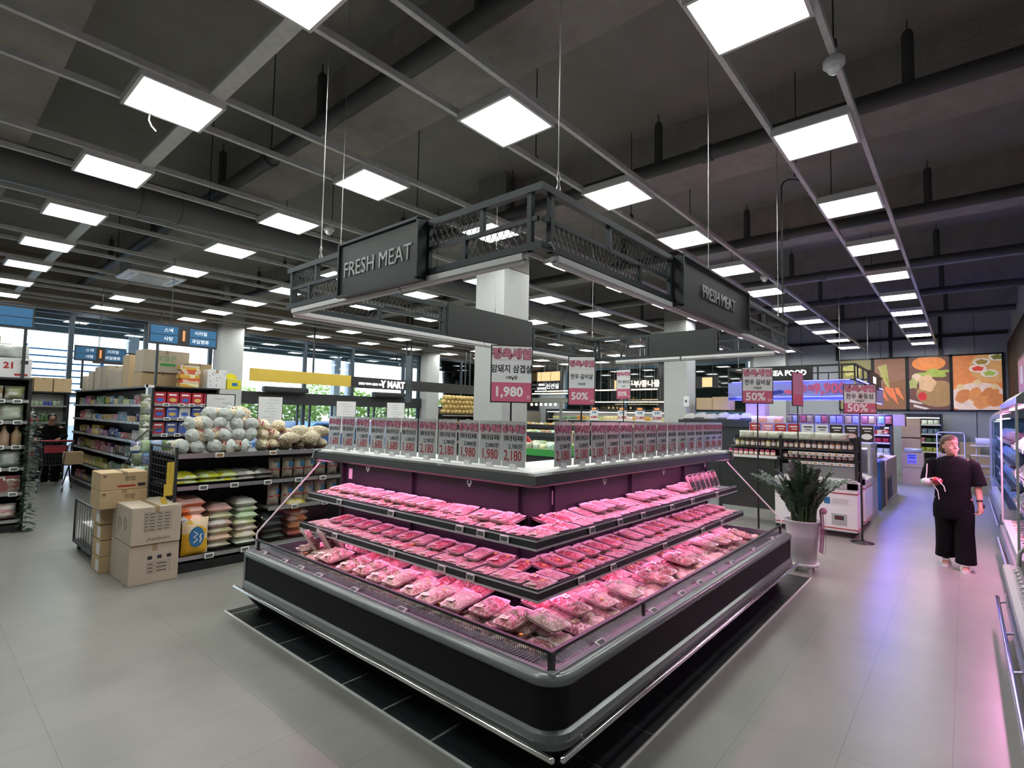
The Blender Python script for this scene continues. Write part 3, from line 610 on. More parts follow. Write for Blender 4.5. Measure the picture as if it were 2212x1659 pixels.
LP = ['1,680']*6+['2,180']*2+['1,980']*2+['2,180']; LO = ['1,880원']*6+['2,780원']*2+['2,880원']*2+['2,780원']; LN = [3,3,3,3,3,3,2,2,0,0,1]
ys = [4.694,4.456,4.216,3.981,3.758,3.535,3.298,3.058,2.827,2.601,2.381]
for i in range(11): card_at(2.79, ys[i], 1.409+.012+ch/2, -PI/2, names[LN[i]], LO[i], LP[i], '%s price card on the left run, %s from the left end' % (LP[i], nth(i)), i == 0)
RP = ['2,180']*8+['2,170','1,980','1,980']+['1,980']*4; RO = ['2,780원','3,000원','3,000원','3,000원','3,000원','2,780원','2,780원','2,780원']+['2,500원']*7
xs = [3.116,3.36,3.595,3.82,4.047,4.28,4.51,4.746,4.976,5.2,5.435,5.66,5.886,6.08,6.27]
for i in range(15): card_at(xs[i], 2.19, 1.409+.012+ch/2, 0, names[(1,3,3,3,3,2,2,2,0,0,0,1,1,1,1)[i]], RO[i], RP[i], '%s price card on the right run, %s from the corner' % (RP[i], nth(i)), False)
# ------------------------------------------------------------------ hanging frame with FRESH MEAT signs
FX0, FX1, FY0, FY1, FZ0, FZ1 = 1.905, 6.3, 1.485, 3.87, 2.55, 2.862; FM = 2.70
fr = thing('hanging_sign_frame', 'rectangular dark steel frame with mesh panels hanging over the meat case', 'hanging frame')
for z, nm in ((FZ0, 'bottom_ring'), (FZ1-.035, 'top_ring')):
    b = MB(); w = .035
    b.box((FX0-w,FY0-w,z),(FX1+w,FY0,z+.035)); b.box((FX0-w,FY1,z),(FX1+w,FY1+w,z+.035)); b.box((FX0-w,FY0,z),(FX0,FY1,z+.035)); b.box((FX1,FY0,z),(FX1+w,FY1,z+.035)); b.obj(nm, 'frame_grey', fr)
def side(n, u0, u1, fixed, segs):
    """n: 0 plane x=fixed running along y, 1 plane y=fixed running along x. segs: list of (kind, a, b)."""
    def P(u, z, o=0.): return (fixed+o, u, z) if n == 0 else (u, fixed+o, z)
    for kind, a, bb, up in segs:
        z0, z1 = (FM, FZ1-.03) if up == 1 else (FZ0+.03, FM) if up == 0 else (FZ0, FZ1)
        if kind == 'mesh':
            b = MB(); H = z1-z0; st = .042; k = a-H*.6
            while k < bb:
                for sgn in (1,-1):
                    t0, t1 = 0, 1; q0, q1 = (k, k+H*.62) if sgn > 0 else (k+H*.62, k)
                    # clip to [a,bb]
                    def cl(q0, q1):
                        A, B2 = 0., 1.
                        d = q1-q0
                        for lim, s2 in ((a, 1), (bb, -1)):
                            f0, f1 = (q0-lim)*s2, (q1-lim)*s2
                            if f0 < 0 and f1 < 0: return None
                            if f0 < 0: A = max(A, f0/(f0-f1))
                            elif f1 < 0: B2 = min(B2, f0/(f0-f1))
                        return (A, B2) if B2 > A+.02 else None
                    c = cl(q0, q1)
                    if c: b.bar(P(q0+(q1-q0)*c[0], z0+H*c[0]), P(q0+(q1-q0)*c[1], z0+H*c[1]), .0035, .0035)
                k += st
            b.obj('mesh_panel', 'black_paint', fr)
        elif kind == 'post': b = MB(); c = P(a, (z0+z1)/2); b.cbox(c, (.026,.026,z1-z0)); b.obj('post', 'frame_grey', fr)
        elif kind == 'rail': b = MB(); b.bar(P(a, FM), P(bb, FM), .022, .022); b.obj('mid_rail', 'frame_grey', fr)
c2 = FX0-.017; 
side(0, 0, 0, c2, [('rail',FY0,2.27,0),('rail',3.07,FY1,0),('post',1.53,0,2),('post',2.262,0,2),('post',1.845,0,1),('post',1.97,0,0),('mesh',1.86,2.25,1),('mesh',1.545,1.96,0),('post',3.08,0,2),('post',3.49,0,1),('post',3.58,0,0),('post',3.85,0,2),('mesh',3.5,3.84,1),('mesh',3.1,3.57,0)])
side(1, 0, 0, FY0-.017, [('rail',FX0,3.3,0),('rail',4.72,FX1,0),('post',1.96,0,2),('post',2.5,0,1),('post',2.86,0,0),('post',3.29,0,2),('mesh',2.52,3.27,1),('mesh',1.98,2.85,0),('post',4.74,0,2),('post',5.45,0,1),('post',5.7,0,0),('post',6.28,0,2),('mesh',5.47,6.26,1),('mesh',4.76,5.68,0)])
side(1, 0, 0, FY1+.017, [('rail',FX0,3.47,0),('rail',4.86,FX1,0),('post',1.93,0,2),('post',2.3,0,1),('post',2.7,0,0),('post',3.45,0,2),('mesh',2.32,3.43,1),('mesh',1.95,2.68,0),('post',4.88,0,2),('post',5.4,0,1),('post',5.75,0,0),('post',6.28,0,2),('mesh',5.42,6.26,1),('mesh',4.9,5.73,0)])
side(0, 0, 0, FX1+.017, [('rail',FY0,2.2,0),('rail',3.1,FY1,0),('post',1.53,0,2),('post',1.8,0,1),('post',2.0,0,0),('mesh',1.55,1.78,1),('mesh',1.82,2.2,0),('post',3.12,0,2),('post',3.4,0,1),('post',3.5,0,0),('post',3.84,0,2),('mesh',3.42,3.82,1),('mesh',3.14,3.48,0)])
for nm, n, c, L_, axis in (('FRESH MEAT', NX, (FX0-.045,2.66,2.69), .8, 'y'),('FRESH MEAT', NY, (4.01,FY0-.045,2.69), 1.4, 'x'),('', (0,1,0), (4.16,FY1+.045,2.72), 1.36, 'x'),('', (1,0,0), (FX1+.045,2.66,2.68), .86, 'y')):
    b = MB(); d = (.1,L_,.34) if axis == 'y' else (L_,.1,.34); b.cbox(c, d); nv = Vector(n)
    o = b.obj('sign_box', 'charcoal', fr); f = MB(); fc = Vector(c)+nv*.052
    h = .17; e = L_/2
    for s in (-1,1):
        if axis == 'y': f.cbox((fc.x,c[1]+s*e,c[2]),(.025,.016,.34)); f.cbox((fc.x,c[1],c[2]+s*h),(.025,L_+.016,.016))
        else: f.cbox((c[0]+s*e,fc.y,c[2]),(.016,.025,.34)); f.cbox((c[0],fc.y,c[2]+s*h),(L_+.016,.025,.016))
    f.obj('sign_rim', 'frame_grey', o)
    if nm: text(nm, o, tuple(Vector(c)+nv*.053+Vector((0,0,-.01))), n, .135, 'card_grey' if n == NX else 'light_grey', 0, .003, sx=.92)
    if not nm: g = MB(); g.cbox(tuple(Vector(c)-nv*.051), (.004,L_-.02,.32) if axis == 'y' else (L_-.02,.004,.32)); g.obj('back_panel', 'charcoal', o)
for (a, bb) in (((FX0-.01,FY0+.08,FZ0-.02),(FX0-.01,2.5,FZ0-.02)),((FX0-.01,2.52,FZ0-.02),(FX0-.01,FY1-.05,FZ0-.02)),((FX0+.1,FY0-.01,FZ0-.02),(3.3,FY0-.01,FZ0-.02)),((3.32,FY0-.01,FZ0-.02),(4.7,FY0-.01,FZ0-.02)),((4.72,FY0-.01,FZ0-.02),(FX1-.05,FY0-.01,FZ0-.02)),
    ((FX0+.02,FY1+.01,FZ0-.02),(4.0,FY1+.01,FZ0-.02)),((4.02,FY1+.01,FZ0-.02),(FX1-.3,FY1+.01,FZ0-.02)),((FX1+.01,FY0+.1,FZ0-.02),(FX1+.01,2.65,FZ0-.02)),((FX1+.01,2.67,FZ0-.02),(FX1+.01,FY1-.3,FZ0-.02))):
    b = MB(); b.bar(a, bb, .05, .03); b.tube([Vector(a)+Vector((0,0,-.02)), Vector(bb)+Vector((0,0,-.02))], .014, 10); b.obj('tube_lamp', 'white_paint', fr)
b = MB(); b.tube([(1.9,1.56,2.55),(1.89,1.5,2.575),(1.93,1.44,2.585),(2.0,1.46,2.55)], .004, 6); b.obj('lamp_cable', 'cable_white', fr)
for x, y in ((2.02,FY0-.017),(4.0,FY0-.017),(6.0,FY0-.017),(FX0-.017,3.45),(2.3,FY1+.017),(4.2,FY1+.017),(6.2,FY1+.017)):
    b = MB(); b.tube([(x,y,FZ1),(x,y,ZS)], .003, 6); b.lathe([(.008,0),(.012,.02),(.004,.05),(.01,.07),(.003,.1)], (x,y,FZ1), 8); b.obj('suspension_wire', 'wire', fr)

# ------------------------------------------------------------------ tall pole signs
def pole_sign(x, y, zb, w, h, yaw_, l1, l2, label, base=True, plain=False):
    t = thing('pole_sign', label, 'sign', (x,y,0), yaw_, 'pole signs round the meat case'); zc = zb+h/2
    b = MB(); b.tube([(0,0,.03),(0,0,zb)], .009, 8); b.tube([(0,0,.03),(0,0,zb*.55)], .013, 8); b.obj('pole', 'black_paint', t)
    if base: b = MB(); b.lathe([(.15,0),(.15,.008),(.03,.02),(.03,.04)], n=24); b.obj('base', 'black_paint', t)
    b = MB(); b.cbox((0,0,zc),(w+.02,.012,h+.02)); b.obj('frame', 'black_paint', t); b = MB(); b.box((-w/2,-.009,zb),(w/2,-.0055,zb+h)); b.obj('sheet', 'poster_pink' if plain else 'poster_white', t)
    if plain: 
        b = MB(); b.box((-w/2+.01,-.0095,zb+h*.34),(w/2-.01,-.009,zb+h-.01)); b.obj('faded_print', 'ribbon', t); return t
    b = MB(); b.box((-w/2,-.0095,zb),(w/2,-.0085,zb+h*.345)); b.obj('price_band', 'poster_pink', t)
    b = MB(); b.box((-w*.46,-.0092,zb+h*.745),(w*.46,-.0088,zb+h*.75)); b.obj('divider_line', 'logo_pink', t)
    logo(t, (0,-.0095,zb+h*.85), NY, w)
    text(l1, t, (0,-.0095,zb+h*.58), NY, w*.22, 'ink', w*.005, .0005, sx=.82); text('100g당', t, (0,-.0095,zb+h*.43), NY, w*.105, 'ink', .001, .0005)
    text(l2, t, (-.03*w/.4,-.01,zb+h*.17), NY, w*.33 if len(l2) > 3 else w*.4, 'ink_white', w*.011, .001, name='price_lettering')
    text('원' if len(l2) > 3 else '할인', t, (w*.43,-.01,zb+h*.08), NY, w*.1, 'ink_white', 0, .001, name='price_lettering'); return t
pole_sign(3.61, 3.12, 1.9, .365, .505, -.72, '암돼지 삼겹살', '1,980', 'largest pole sign, pink and white, reading 1,980')
pole_sign(4.6, 3.01, 1.9, .262, .495, -.98, '한우 갈비살', '50%', 'narrow pink and white 50% pole sign right of the 1,980 sign')
pole_sign(7.79, 4.27, 2.08, .25, .48, -1.6, '한우 꽃등심', '50%', 'distant pole sign seen sideways, in front of the dark windows')
pole_sign(7.42, 2.08, 2.0, .36, .465, -1.15, '한우 갈비살', '50%', 'black framed 50% pole sign just left of the seafood lettering')
pole_sign(8.69, 1.875, 2.0, .33, .48, -.2, '', '', 'faded pink pole sign seen edge-on before the seafood lettering', plain=True)
pole_sign(9.33, 1.18, 1.905, .40, .42, -1.25, '한우 꽃등심', '50%', 'lowest 50% pole sign, standing beside the white chest freezer')
# two boards on easels behind the island
for i, (x, y, zt, w) in enumerate([(3.32,9.0,2.03,.42),(5.49,12.0,2.1,.53),(7.43,12.0,2.06,.52),(8.98,12.0,2.07,.54)]):
    t = thing('notice_board', 'pale printed notice board in a black frame, %s from left behind the bags' % nth(i), 'notice board', (x,y,0), -.25, 'pale notice boards before the entrance')
    b = MB(); b.cbox((0,0,zt-.42),(w,.012,.84)); b.obj('frame', 'black_paint', t); b = MB(); b.cbox((0,-.0075,zt-.42),(w-.03,.003,.81)); b.obj('sheet', 'poster_white', t)
    b = MB()
    for k in range(11):
        q = rt.uniform(.1,.36)*w; b.box((rt.uniform(-.3,.1)*w-q*.2,-.0105,zt-.09-k*.065),(rt.uniform(.1,.4)*w,-.0095,zt-.078-k*.065))
    b.obj('printed_lines', 'light_grey', t); b = MB(); b.tube([(0,0,0),(0,0,zt-.84)], .012, 8); b.lathe([(.16,0),(.16,.01),(.02,.02)], n=20); b.obj('stand', 'black_paint', t)
t = thing('blade_sign', 'tall dark poster board on a pole beside the Y MART sign', 'sign', (10.2,13,0), -.2)
b = MB(); b.cbox((0,0,2.83),(.05,.35,1.45)); b.obj('board', 'frame_grey', t); b = MB(); b.tube([(0,0,0),(0,0,2.1)], .02, 8); b.lathe([(.2,0),(.2,.012),(.03,.02)], n=20); b.obj('pole', 'black_paint', t)

# ------------------------------------------------------------------ goods
def pillow(w, h, t, seed=0, n=9, crimp=True):
    """a filled bag standing: width x, thickness y, height z (base at z=0)"""
    b = MB(); V = []
    for sgn in (-1, 1):
        for j in range(n+1):
            for i in range(n+1):
                u, v = i/n*2-1, j/n*2-1; e = (max(0,1-abs(u)**3))*(max(0,1-abs(v)**3)); e = e**.6
                z = noise.noise(Vector((u*2+seed, v*2, sgn+seed)))*.3+1
                xx = u*w/2*(1-.06*(1-abs(v))*0-.05*math.cos(v*PI/2)); V.append((xx, sgn*t/2*e*z, (v+1)/2*h))
    m_ = (n+1)**2; fs = []
    for j in range(n):
        for i in range(n):
            a = j*(n+1)+i; q = (a, a+1, a+n+2, a+n+1); fs.append(q); fs.append(tuple(m_+k for k in q[::-1]))
    b.add(V, fs, 0, True); return b
def shape(kind, w, d, h, seed=0):
    b = MB()
    if kind == 'carton': b.bevbox((0,0,h/2), (w,d,h), .002)
    elif kind == 'pouch': b = pillow(w, h, d, seed)
    elif kind == 'jar': b.lathe([(w*.42,0),(w*.5,h*.05),(w*.5,h*.68),(w*.36,h*.8),(w*.36,h*.82)], n=14)
    elif kind == 'bottle': b.lathe([(w*.46,0),(w*.5,h*.04),(w*.5,h*.58),(w*.2,h*.78),(w*.17,h*.92),(w*.19,h*.92),(w*.19,h)], n=12)
    elif kind == 'can': b.lathe([(w*.47,0),(w*.5,h*.03),(w*.5,h*.97),(w*.46,h)], n=14)
    return b
GP = {}
def good(kind, w, d, h, name, m, seed=0):
    k = (kind, w, d, h, name, m, seed)
    if k not in GP: GP[k] = shape(kind, w, d, h, seed).mesh(name, [m])
    return GP[k]
def item(kind, dims, name, m, loc, rz, col, label, cat, grp, seed=0, rot=None):
    o = link(name, good(kind, *dims, name, m, seed)); o.location = loc; o.rotation_euler = rot if rot else (0,0,rz); o.color = (*col, 1); tag(o, label, cat, grp)
    return o
PAL = [(.5,.03,.05),(.55,.3,.03),(.6,.5,.08),(.08,.2,.06),(.05,.12,.4),(.4,.05,.25),(.55,.5,.42),(.3,.12,.05),(.12,.3,.35),(.6,.2,.25),(.2,.08,.3),(.45,.45,.12)]
CN = {0:'red',1:'orange',2:'yellow',3:'dark green',4:'blue',5:'magenta',6:'cream',7:'brown',8:'teal',9:'rose',10:'purple',11:'olive'}
def near_col(c, rnd): return tuple(max(.01, min(.9, k*rnd.uniform(.75,1.25))) for k in c)
rg = random.Random(11)
def goods_row(axis, fixed, a, b_, z, depth, kinds, pals, where, grp, rz, hmax, gap=.008, run=3, desc=None, cat=None, order='from the near end'):
    """a row of packages along one axis; front faces point along rz"""
    p = a; i = 0; K = None; left = 0
    while True:
        if left <= 0: K = rg.choice(kinds); ci = rg.choice(pals); col = near_col(PAL[ci], rg); left = rg.randint(2, run+1); sd = rg.randint(0,3); hh = round(min(hmax, K[3])*rg.uniform(.82,1), 2)
        w = K[1]
        if p+w > b_: break
        loc = (p+w/2, fixed, z) if axis == 'x' else (fixed, p+w/2, z); d = K[2]
        nm = K[4]; item(K[0], (w, d, hh), nm, K[5], loc, rz+rg.uniform(-.06,.06), col, '%s %s, %s, %s from near end' % (CN[ci], K[6], where, nth(i)), K[6].split()[-1] if cat is None else cat, grp, sd)
        p += w+gap; i += 1; left -= 1
BOX = ('carton',.13,.09,.2,'snack_box','carton','snack box'); BIGBOX = ('carton',.19,.07,.27,'cereal_box','carton','cereal box'); POUCH = ('pouch',.16,.07,.2,'snack_bag','pouch','snack bag')
CAN = ('can',.075,.075,.11,'food_can','plain','food can'); JAR = ('jar',.08,.08,.13,'jar','plain','jar'); BOT = ('bottle',.08,.08,.26,'bottle','plain','bottle'); SBOX = ('carton',.09,.09,.12,'tea_box','carton','small box')

def gondola(name, label, x0, x1, y0, y1, zs, H, face, top=True, rails=True, ends=True, depthlim=None, mesh_end=False):
    """shelving unit; face: 'S' opens to -y, 'W' opens to -x. zs shelf heights"""
    t = thing(name, label, 'shelving'); dm = 'dark_metal'
    b = MB(); b.box((x0,y0,0),(x1,y1,.1)); b.obj('base', 'black_paint', t)
    b = MB()
    if face == 'S': b.box((x0,y1-.03,.1),(x1,y1,H))
    else: b.box((x1-.03,y0,.1),(x1,y1,H))
    b.obj('back_panel', 'black_paint', t)
    for z in zs:
        b = MB(); b.box((x0+.01,y0,z-.025),(x1-.01,y1-.02,z)); o = b.obj('shelf', dm, t)
        r = MB()
        if face == 'S': r.box((x0+.01,y0-.014,z-.04),(x1-.01,y0,z+.004)); r.box((x0+.01,y0-.016,z-.038),(x1-.01,y0-.014,z-.032)); r.box((x0+.01,y0-.016,z-.002),(x1-.01,y0-.014,z+.004))
        else: r.box((x0-.014,y0+.01,z-.04),(x0,y1-.01,z+.004))
        r.obj('price_rail', 'steel' if rails else dm, o)
    b = MB()
    for e_ in (0, 1):
        b = MB(); x = (x0, x1)[e_]; y = (y0, y1)[e_]
        if face == 'S': b.box((x-.02,y0+.02,0),(x+.02,y1,H)) if ends else b.box((x-.02,y1-.05,0),(x+.02,y1,H))
        else: b.box((x0+.02,y-.02,0),(x1,y+.02,H))
        b.obj('end_panel', 'black_paint', t)
    if top: b = MB(); b.box((x0-.02,y0-.01,H),(x1+.02,y1,H+.025)); b.obj('top_board', dm, t)
    return t
def rail_labels(t, n, axis, fixed, a, b_, z, k, sc=1.15, orange=False):
    for i in range(k):
        p = a+(b_-a)*(i+.5+rg.uniform(-.15,.15))/k; pos = (p, fixed, z) if axis == 'x' else (fixed, p, z); put_esl(t, pos, n, sc, orange)

# ---- rice gondola beside the island
g = gondola('rice_shelving', 'low black shelving unit with rice sacks, powder bags and garlic on top', 1.98, 4.9, 6.46, 7.4, [.17,.93], 1.27, 'S', top=False, ends=False)
b = MB(); b.box((2.0,6.46,1.24),(4.88,7.38,1.27)); b.obj('top_shelf', 'dark_metal', g); b = MB(); b.box((1.98,6.44,1.235),(4.9,6.46,1.29)); b.box((1.98,6.436,1.24),(4.9,6.44,1.248)); b.box((1.98,6.436,1.277),(4.9,6.44,1.285)); b.obj('price_rail', 'steel', g)
b = MB(); b.box((2.98,6.46,.58),(4.88,7.38,.6)); b.box((2.98,6.44,.56),(4.9,6.46,.605)); b.obj('shelf', 'steel', g)
b = MB()
for k in range(12): b.bar((1.965,6.46,.35+k*.078),(1.965,7.3,.35+k*.078), .006)
for k in range(9): b.bar((1.965,6.47+k*.103,.3),(1.965,6.47+k*.103,1.3), .006)
b.bar((1.965,6.45,.1),(1.965,6.45,1.36), .026); b.bar((1.965,7.33,.1),(1.965,7.33,1.36), .026); b.bar((1.965,6.45,1.35),(1.965,7.33,1.35), .02)
for k in range(8): b.bar((1.965+k*.02,6.455,1.36),(1.965,6.455+.1*k,1.36), .004)
b.obj('wire_side', 'dark_metal', g)
rail_labels(g, NY, 'x', 6.43, 2.15, 2.9, .15, 2, 1.6); rail_labels(g, NY, 'x', 6.43, 2.0, 3.9, .91, 5, 1.5); put_esl(g, (2.39,6.43,1.262), NY, 1.5, True); put_esl(g, (3.0,6.43,1.262), NY, 1.4, True); rail_labels(g, NY, 'x', 6.43, 3.1, 3.9, .58, 2, 1.4)
# garlic bags: a net bag with a tied clear neck
def garlic(loc, rot, label, blue=True):
    global GAR
    key = 'b' if blue else 'w'
    if key not in GAR:
        t = thing('garlic_bag', 'x', 'garlic bag', (0,0,0), 0, 'bags of peeled garlic piled on the rice shelving')
        b = MB(); R = []
        for k in range(13):
            u = k/12; rr = .089*math.sin(PI*min(1,(u*1.02+.02)))**.55; R.append([((rr*(1+.13*noise.noise(Vector((math.cos(a)*2,math.sin(a)*2,k*.6)))))*math.cos(a), u*.36, rr*.85*(1+.15*noise.noise(Vector((math.cos(a)*2,math.sin(a)*2,k*.6+9))))*math.sin(a)) for a in [2*PI*i/14 for i in range(14)]])
        b.rings(R, 0, True, True, True); b.obj('net_bag', 'garlic2', t)
        if blue:
            b = MB(); R = []
            for k, (yy, rr) in enumerate([(.02,.089),(.002,.08),(-.012,.058),(-.02,.034),(-.026,.014),(-.04,.01),(-.055,.02),(-.06,.024),(-.054,.003)]): R.append([(rr*(1+(.16 if i % 2 else -.07)*(1 if k > 1 else .2))*math.cos(2*PI*i/20), yy, rr*.87*math.sin(2*PI*i/20)) for i in range(20)])
            b.rings(R, 0, False, True, True); b.obj('clear_end', 'bag_clear_blue', t)
        b = MB()
        for k in range(5): b.bar((.03+.01*k,.09+.03*k,.075),(.0-.008*k,.06+.035*k,.083), .012, .003)
        b.bar((-.03,.02,.06),(.03,.05,.065), .018, .004); b.obj('red_print', 'net_red', t); GAR[key] = t; o = t
    else: o = dup(GAR[key])
    o.location = loc; o.rotation_euler = rot; o['label'] = label; return o
GAR = {}
n = 0
for r, (cnt, x0, z) in enumerate([(5,2.02,1.355),(5,2.06,1.485),(5,2.1,1.61),(3,2.28,1.72)]):
    for k in range(cnt):
        x = x0+k*.168+(r%2)*.05; garlic((x, 6.46+r*.05+rg.uniform(-.02,.03), z), (rg.uniform(-.12,.12), rg.uniform(0,6), rg.choice([-.25,-.7,-1.0,.2,.8])+rg.uniform(-.15,.15)), 'peeled garlic bag with tied bluish end, layer %s, %s from left' % (('one','two','three','four')[r], nth(k)))
for r, (cnt, x0, z) in enumerate([(6,2.92,1.35),(5,2.95,1.47),(2,3.0,1.58)]):
    for k in range(cnt):
        garlic((x0+k*.165, 6.5+r*.05, z), (0, rg.uniform(0,6), rg.uniform(-.3,.3)), 'plain net garlic bag right of the bluish ones, layer %s, %s from left' % (('one','two','three')[r], nth(k)), False)
for k in range(4): garlic((3.4+k*.14, 6.55, 1.44+.07*(k%2)), (0, rg.uniform(0,6), 1.57+rg.uniform(-.4,.4)), 'loose net bag of garlic lying crosswise beside the island, %s from left' % nth(k), False)
for k, x in enumerate((2.35,2.6)): garlic((x,6.8,1.72+.02*k),(0,rg.uniform(0,6),-1.2), 'garlic bag lying lengthwise on the very top, %s from left' % nth(k), True)
# middle shelf
def flat_bag(w, l, t, name, m, loc, rz, col, label, cat, grp, tilt=0, seed=0):
    return item('pouch', (w, t, l), name, m, loc, 0, col, label, cat, grp, seed, (-PI/2+tilt, 0, rz))
for i, (x, c, d) in enumerate([(2.1,(.55,.5,.02),'yellow'),(2.32,(.5,.52,.05),'yellow'),(2.52,(.55,.5,.03),'yellow'),(2.74,(.42,.4,.35),'grey'),(2.95,(.16,.15,.15),'black and white')]):
    for k in range(2): flat_bag(.23,.32,.07, 'powder_bag', 'pouch', (x,6.49,.965+k*.05), .12 if i > 2 else -.08, c, '%s powder bag lying on the middle shelf, %s from left, %s one' % (d, nth(i), ('lower','upper')[k]), 'bag', 'powder bags on the middle shelf', .12, i)
for i, x in enumerate((3.1,3.27,3.42,3.56,3.72,3.9,4.1)):
    for zz, nm in ((.935,'middle'),(.605,'lower right')):
        t = thing('grain_bag', 'standing grain bag with red band on the %s shelf, %s from left' % (nm, nth(i)), 'grain bag', (x,6.6,zz), rg.uniform(-.15,.15), 'standing grain bags on the rice shelving'); pillow(.14,.25,.09,i).obj('bag', 'plain_bump', t).color = (.42,.36,.28,1)
        b = MB(); b.box((-.066,-.046,.1),(.066,-.04,.115)); b.obj('red_band', 'ink_red', t); b = MB(); b.box((0,-.045,.13),(.055,-.038,.2)); b.obj('blue_patch', 'sign_blue', t)
# rice sacks
def sack_stack(x, y, z0, n, w, l, t, col, words, grp):
    for k in range(n):
        o = flat_bag(w, l, t*1.5, 'rice_sack', 'sack', (x+rg.uniform(-.015,.015), y+rg.uniform(-.02,.02), z0+t*.5+k*t), rg.uniform(-.06,.06), near_col(col, rg), '%s rice sack, %s up in its stack' % (words, nth(k)), 'rice sack', grp, 0, k)
sack_stack(2.17,6.5,.52,3,.26,.42,.085,(.75,.17,.03),'orange','orange rice sacks behind the yellow sack')
item('pouch', (.27,.12,.4), 'rice_sack', 'sack', (2.2,6.5,.175), 0, (.72,.42,.02), 'big yellow and orange rice sack standing at the front, with a blue oval', 'rice sack', None, 2); 
t = [o for o in C.objects if o.get('label','').startswith('big yellow')][0]; b = MB(); R = [[(.075*math.cos(a)*s, -.058-.004*s2, .2+.11*math.sin(a)*s) for a in [2*PI*i/20 for i in range(20)]] for s, s2 in ((1,0),(1,2))]; b.rings(R); b.obj('blue_oval', 'sign_blue', t); b = MB(); b.tube([(-.03,-.064,.14),(.01,-.066,.17),(-.03,-.066,.2),(.01,-.066,.23),(-.03,-.064,.26)], .006, 5); b.tube([(.03,-.064,.14),(.045,-.066,.17),(.03,-.066,.2),(.045,-.066,.23)], .008, 5); b.obj('white_print', 'ink_white', t)
sack_stack(2.47,6.5,.18,6,.26,.4,.082,(.52,.47,.3),'cream','cream rice sacks in the middle stack'); sack_stack(2.76,6.5,.18,7,.25,.38,.076,(.5,.55,.36),'pale green','pale green rice sacks in the right stack'); sack_stack(3.08,6.5,.18,4,.26,.4,.08,(.03,.04,.04),'glossy black','black sacks right of the green stack'); sack_stack(3.4,6.5,.18,4,.26,.4,.085,(.4,.12,.05),'red brown','red brown sacks behind the island glass')
flat_bag(.28,.3,.08,'grain_bag','sack',(3.4,6.47,.58),.2,(.6,.45,.05),'yellow and orange grain bag on top of the red brown stack','bag',None,.25)
# bent yellow card strip on the wire side
b = MB(); b.tube([(1.9,6.42,1.2),(1.9,6.42,.95),(1.87,6.42,.9)], .02, 4); b.box((1.87,6.405,.98),(1.935,6.415,1.21)); b.box((1.85,6.40,.86),(1.93,6.41,.98)); b.bar((1.84,6.4,.85),(1.89,6.4,.68), .05, .008); tag(b.obj('hanging_card_strip', 'yellow_paint'), 'yellow hanging card strip on the wire side of the shelving', 'card strip')
# ---- cardboard boxes
def carton(x0, y0, z0, w, d, h, label, m='cardboard', prints=(), name='cardboard_box', grp=None, tape=True, rz=0., cat='box'):
    t = thing(name, label, cat, (x0+w/2,y0+d/2,z0), rz, grp); b = MB(); b.bevbox((0,0,h/2),(w,d,h),.005); b.obj('carton', m, t)
    if tape: b = MB(); b.box((-.022,-d/2-.0008,h*.82),(.022,-d/2+.001,h)); b.box((-.022,-d/2-.0008,h-.0005),(.022,d/2+.0008,h+.0008)); b.obj('tape', 'tape', t)
    for (s, u, v, size, m_) in prints: text(s, t, (u*w,-d/2-.001,v*h), NY, size, m_, 0, .0003)
    return t
def table_print(t, x0, z0, w, h, rows, cols, y):
    b = MB()
    for k in range(rows+1): z = z0+h*k/rows; b.box((x0,y,z-.001),(x0+w,y+.0006,z+.001))
    for x in cols: b.box((x0+w*x-.001,y,z0),(x0+w*x+.001,y+.0006,z0+h))
    for k in range(rows):
        for c0, c1 in zip(cols, cols[1:]): b.box((x0+w*(c0+.15*(c1-c0)),y,z0+h*(k+.35)/rows),(x0+w*(c0+(c1-c0)*.8),y+.0006,z0+h*(k+.6)/rows))
    b.obj('printed_table', 'ink', t)
t = carton(1.555,6.32,0,.44,.68,.395,'large plain cardboard box on the floor, under another one',  'cardboard_grey'); table_print(t,-.06,.1,.2,.11,3,[0,.3,1],-.341)
for k in range(3): b = MB(); b.box((-.06+k*.085,-.341,.24),(-.02+k*.085,-.3405,.275)); b.obj('handling_mark', 'ink', t)
t = carton(1.555,6.30,.4,.44,.7,.375,'large plain cardboard box stacked on another, a printed table on its front', 'cardboard_grey', (('(주)비엔비푸드',.05,.12,.035,'ink'),)); table_print(t,-.11,.13,.24,.19,6,[0,.14,.45,.7,1],-.351)
b = MB()
for pts in ([(-.2215,-.2,.17),(-.2215,-.16,.25),(-.2215,-.12,.26),(-.2215,-.1,.2),(-.2215,-.14,.14),(-.2215,-.2,.17)],[(-.2215,.0,.15),(-.2215,.03,.24),(-.2215,.09,.24),(-.2215,.1,.16),(-.2215,.04,.12)]): b.tube(pts, .002, 4)
b.obj('printed_drawing', 'ink', t)
for i, (x, y, z, w, d, h) in enumerate([(1.47,7.05,.0,.38,.34,.17),(1.47,7.05,.175,.38,.34,.17),(1.47,7.05,.35,.38,.34,.17),(1.45,7.03,.525,.38,.34,.18)]):
    t = carton(x,y,z,w,d,h,'flat white and brown noodle box in the rear stack, %s from the floor' % nth(i), 'cardboard', grp='flat boxes stacked behind the large boxes'); b = MB(); b.box((-w/2-.001,-d/2+.02,.02),(-w/2,-.02,h-.03)); b.obj('white_print', 'poster_white', t); b = MB(); b.box((w*.25,-d/2-.001,.03),(w*.45,-d/2,.08)); b.obj('red_print', 'ink_red', t)
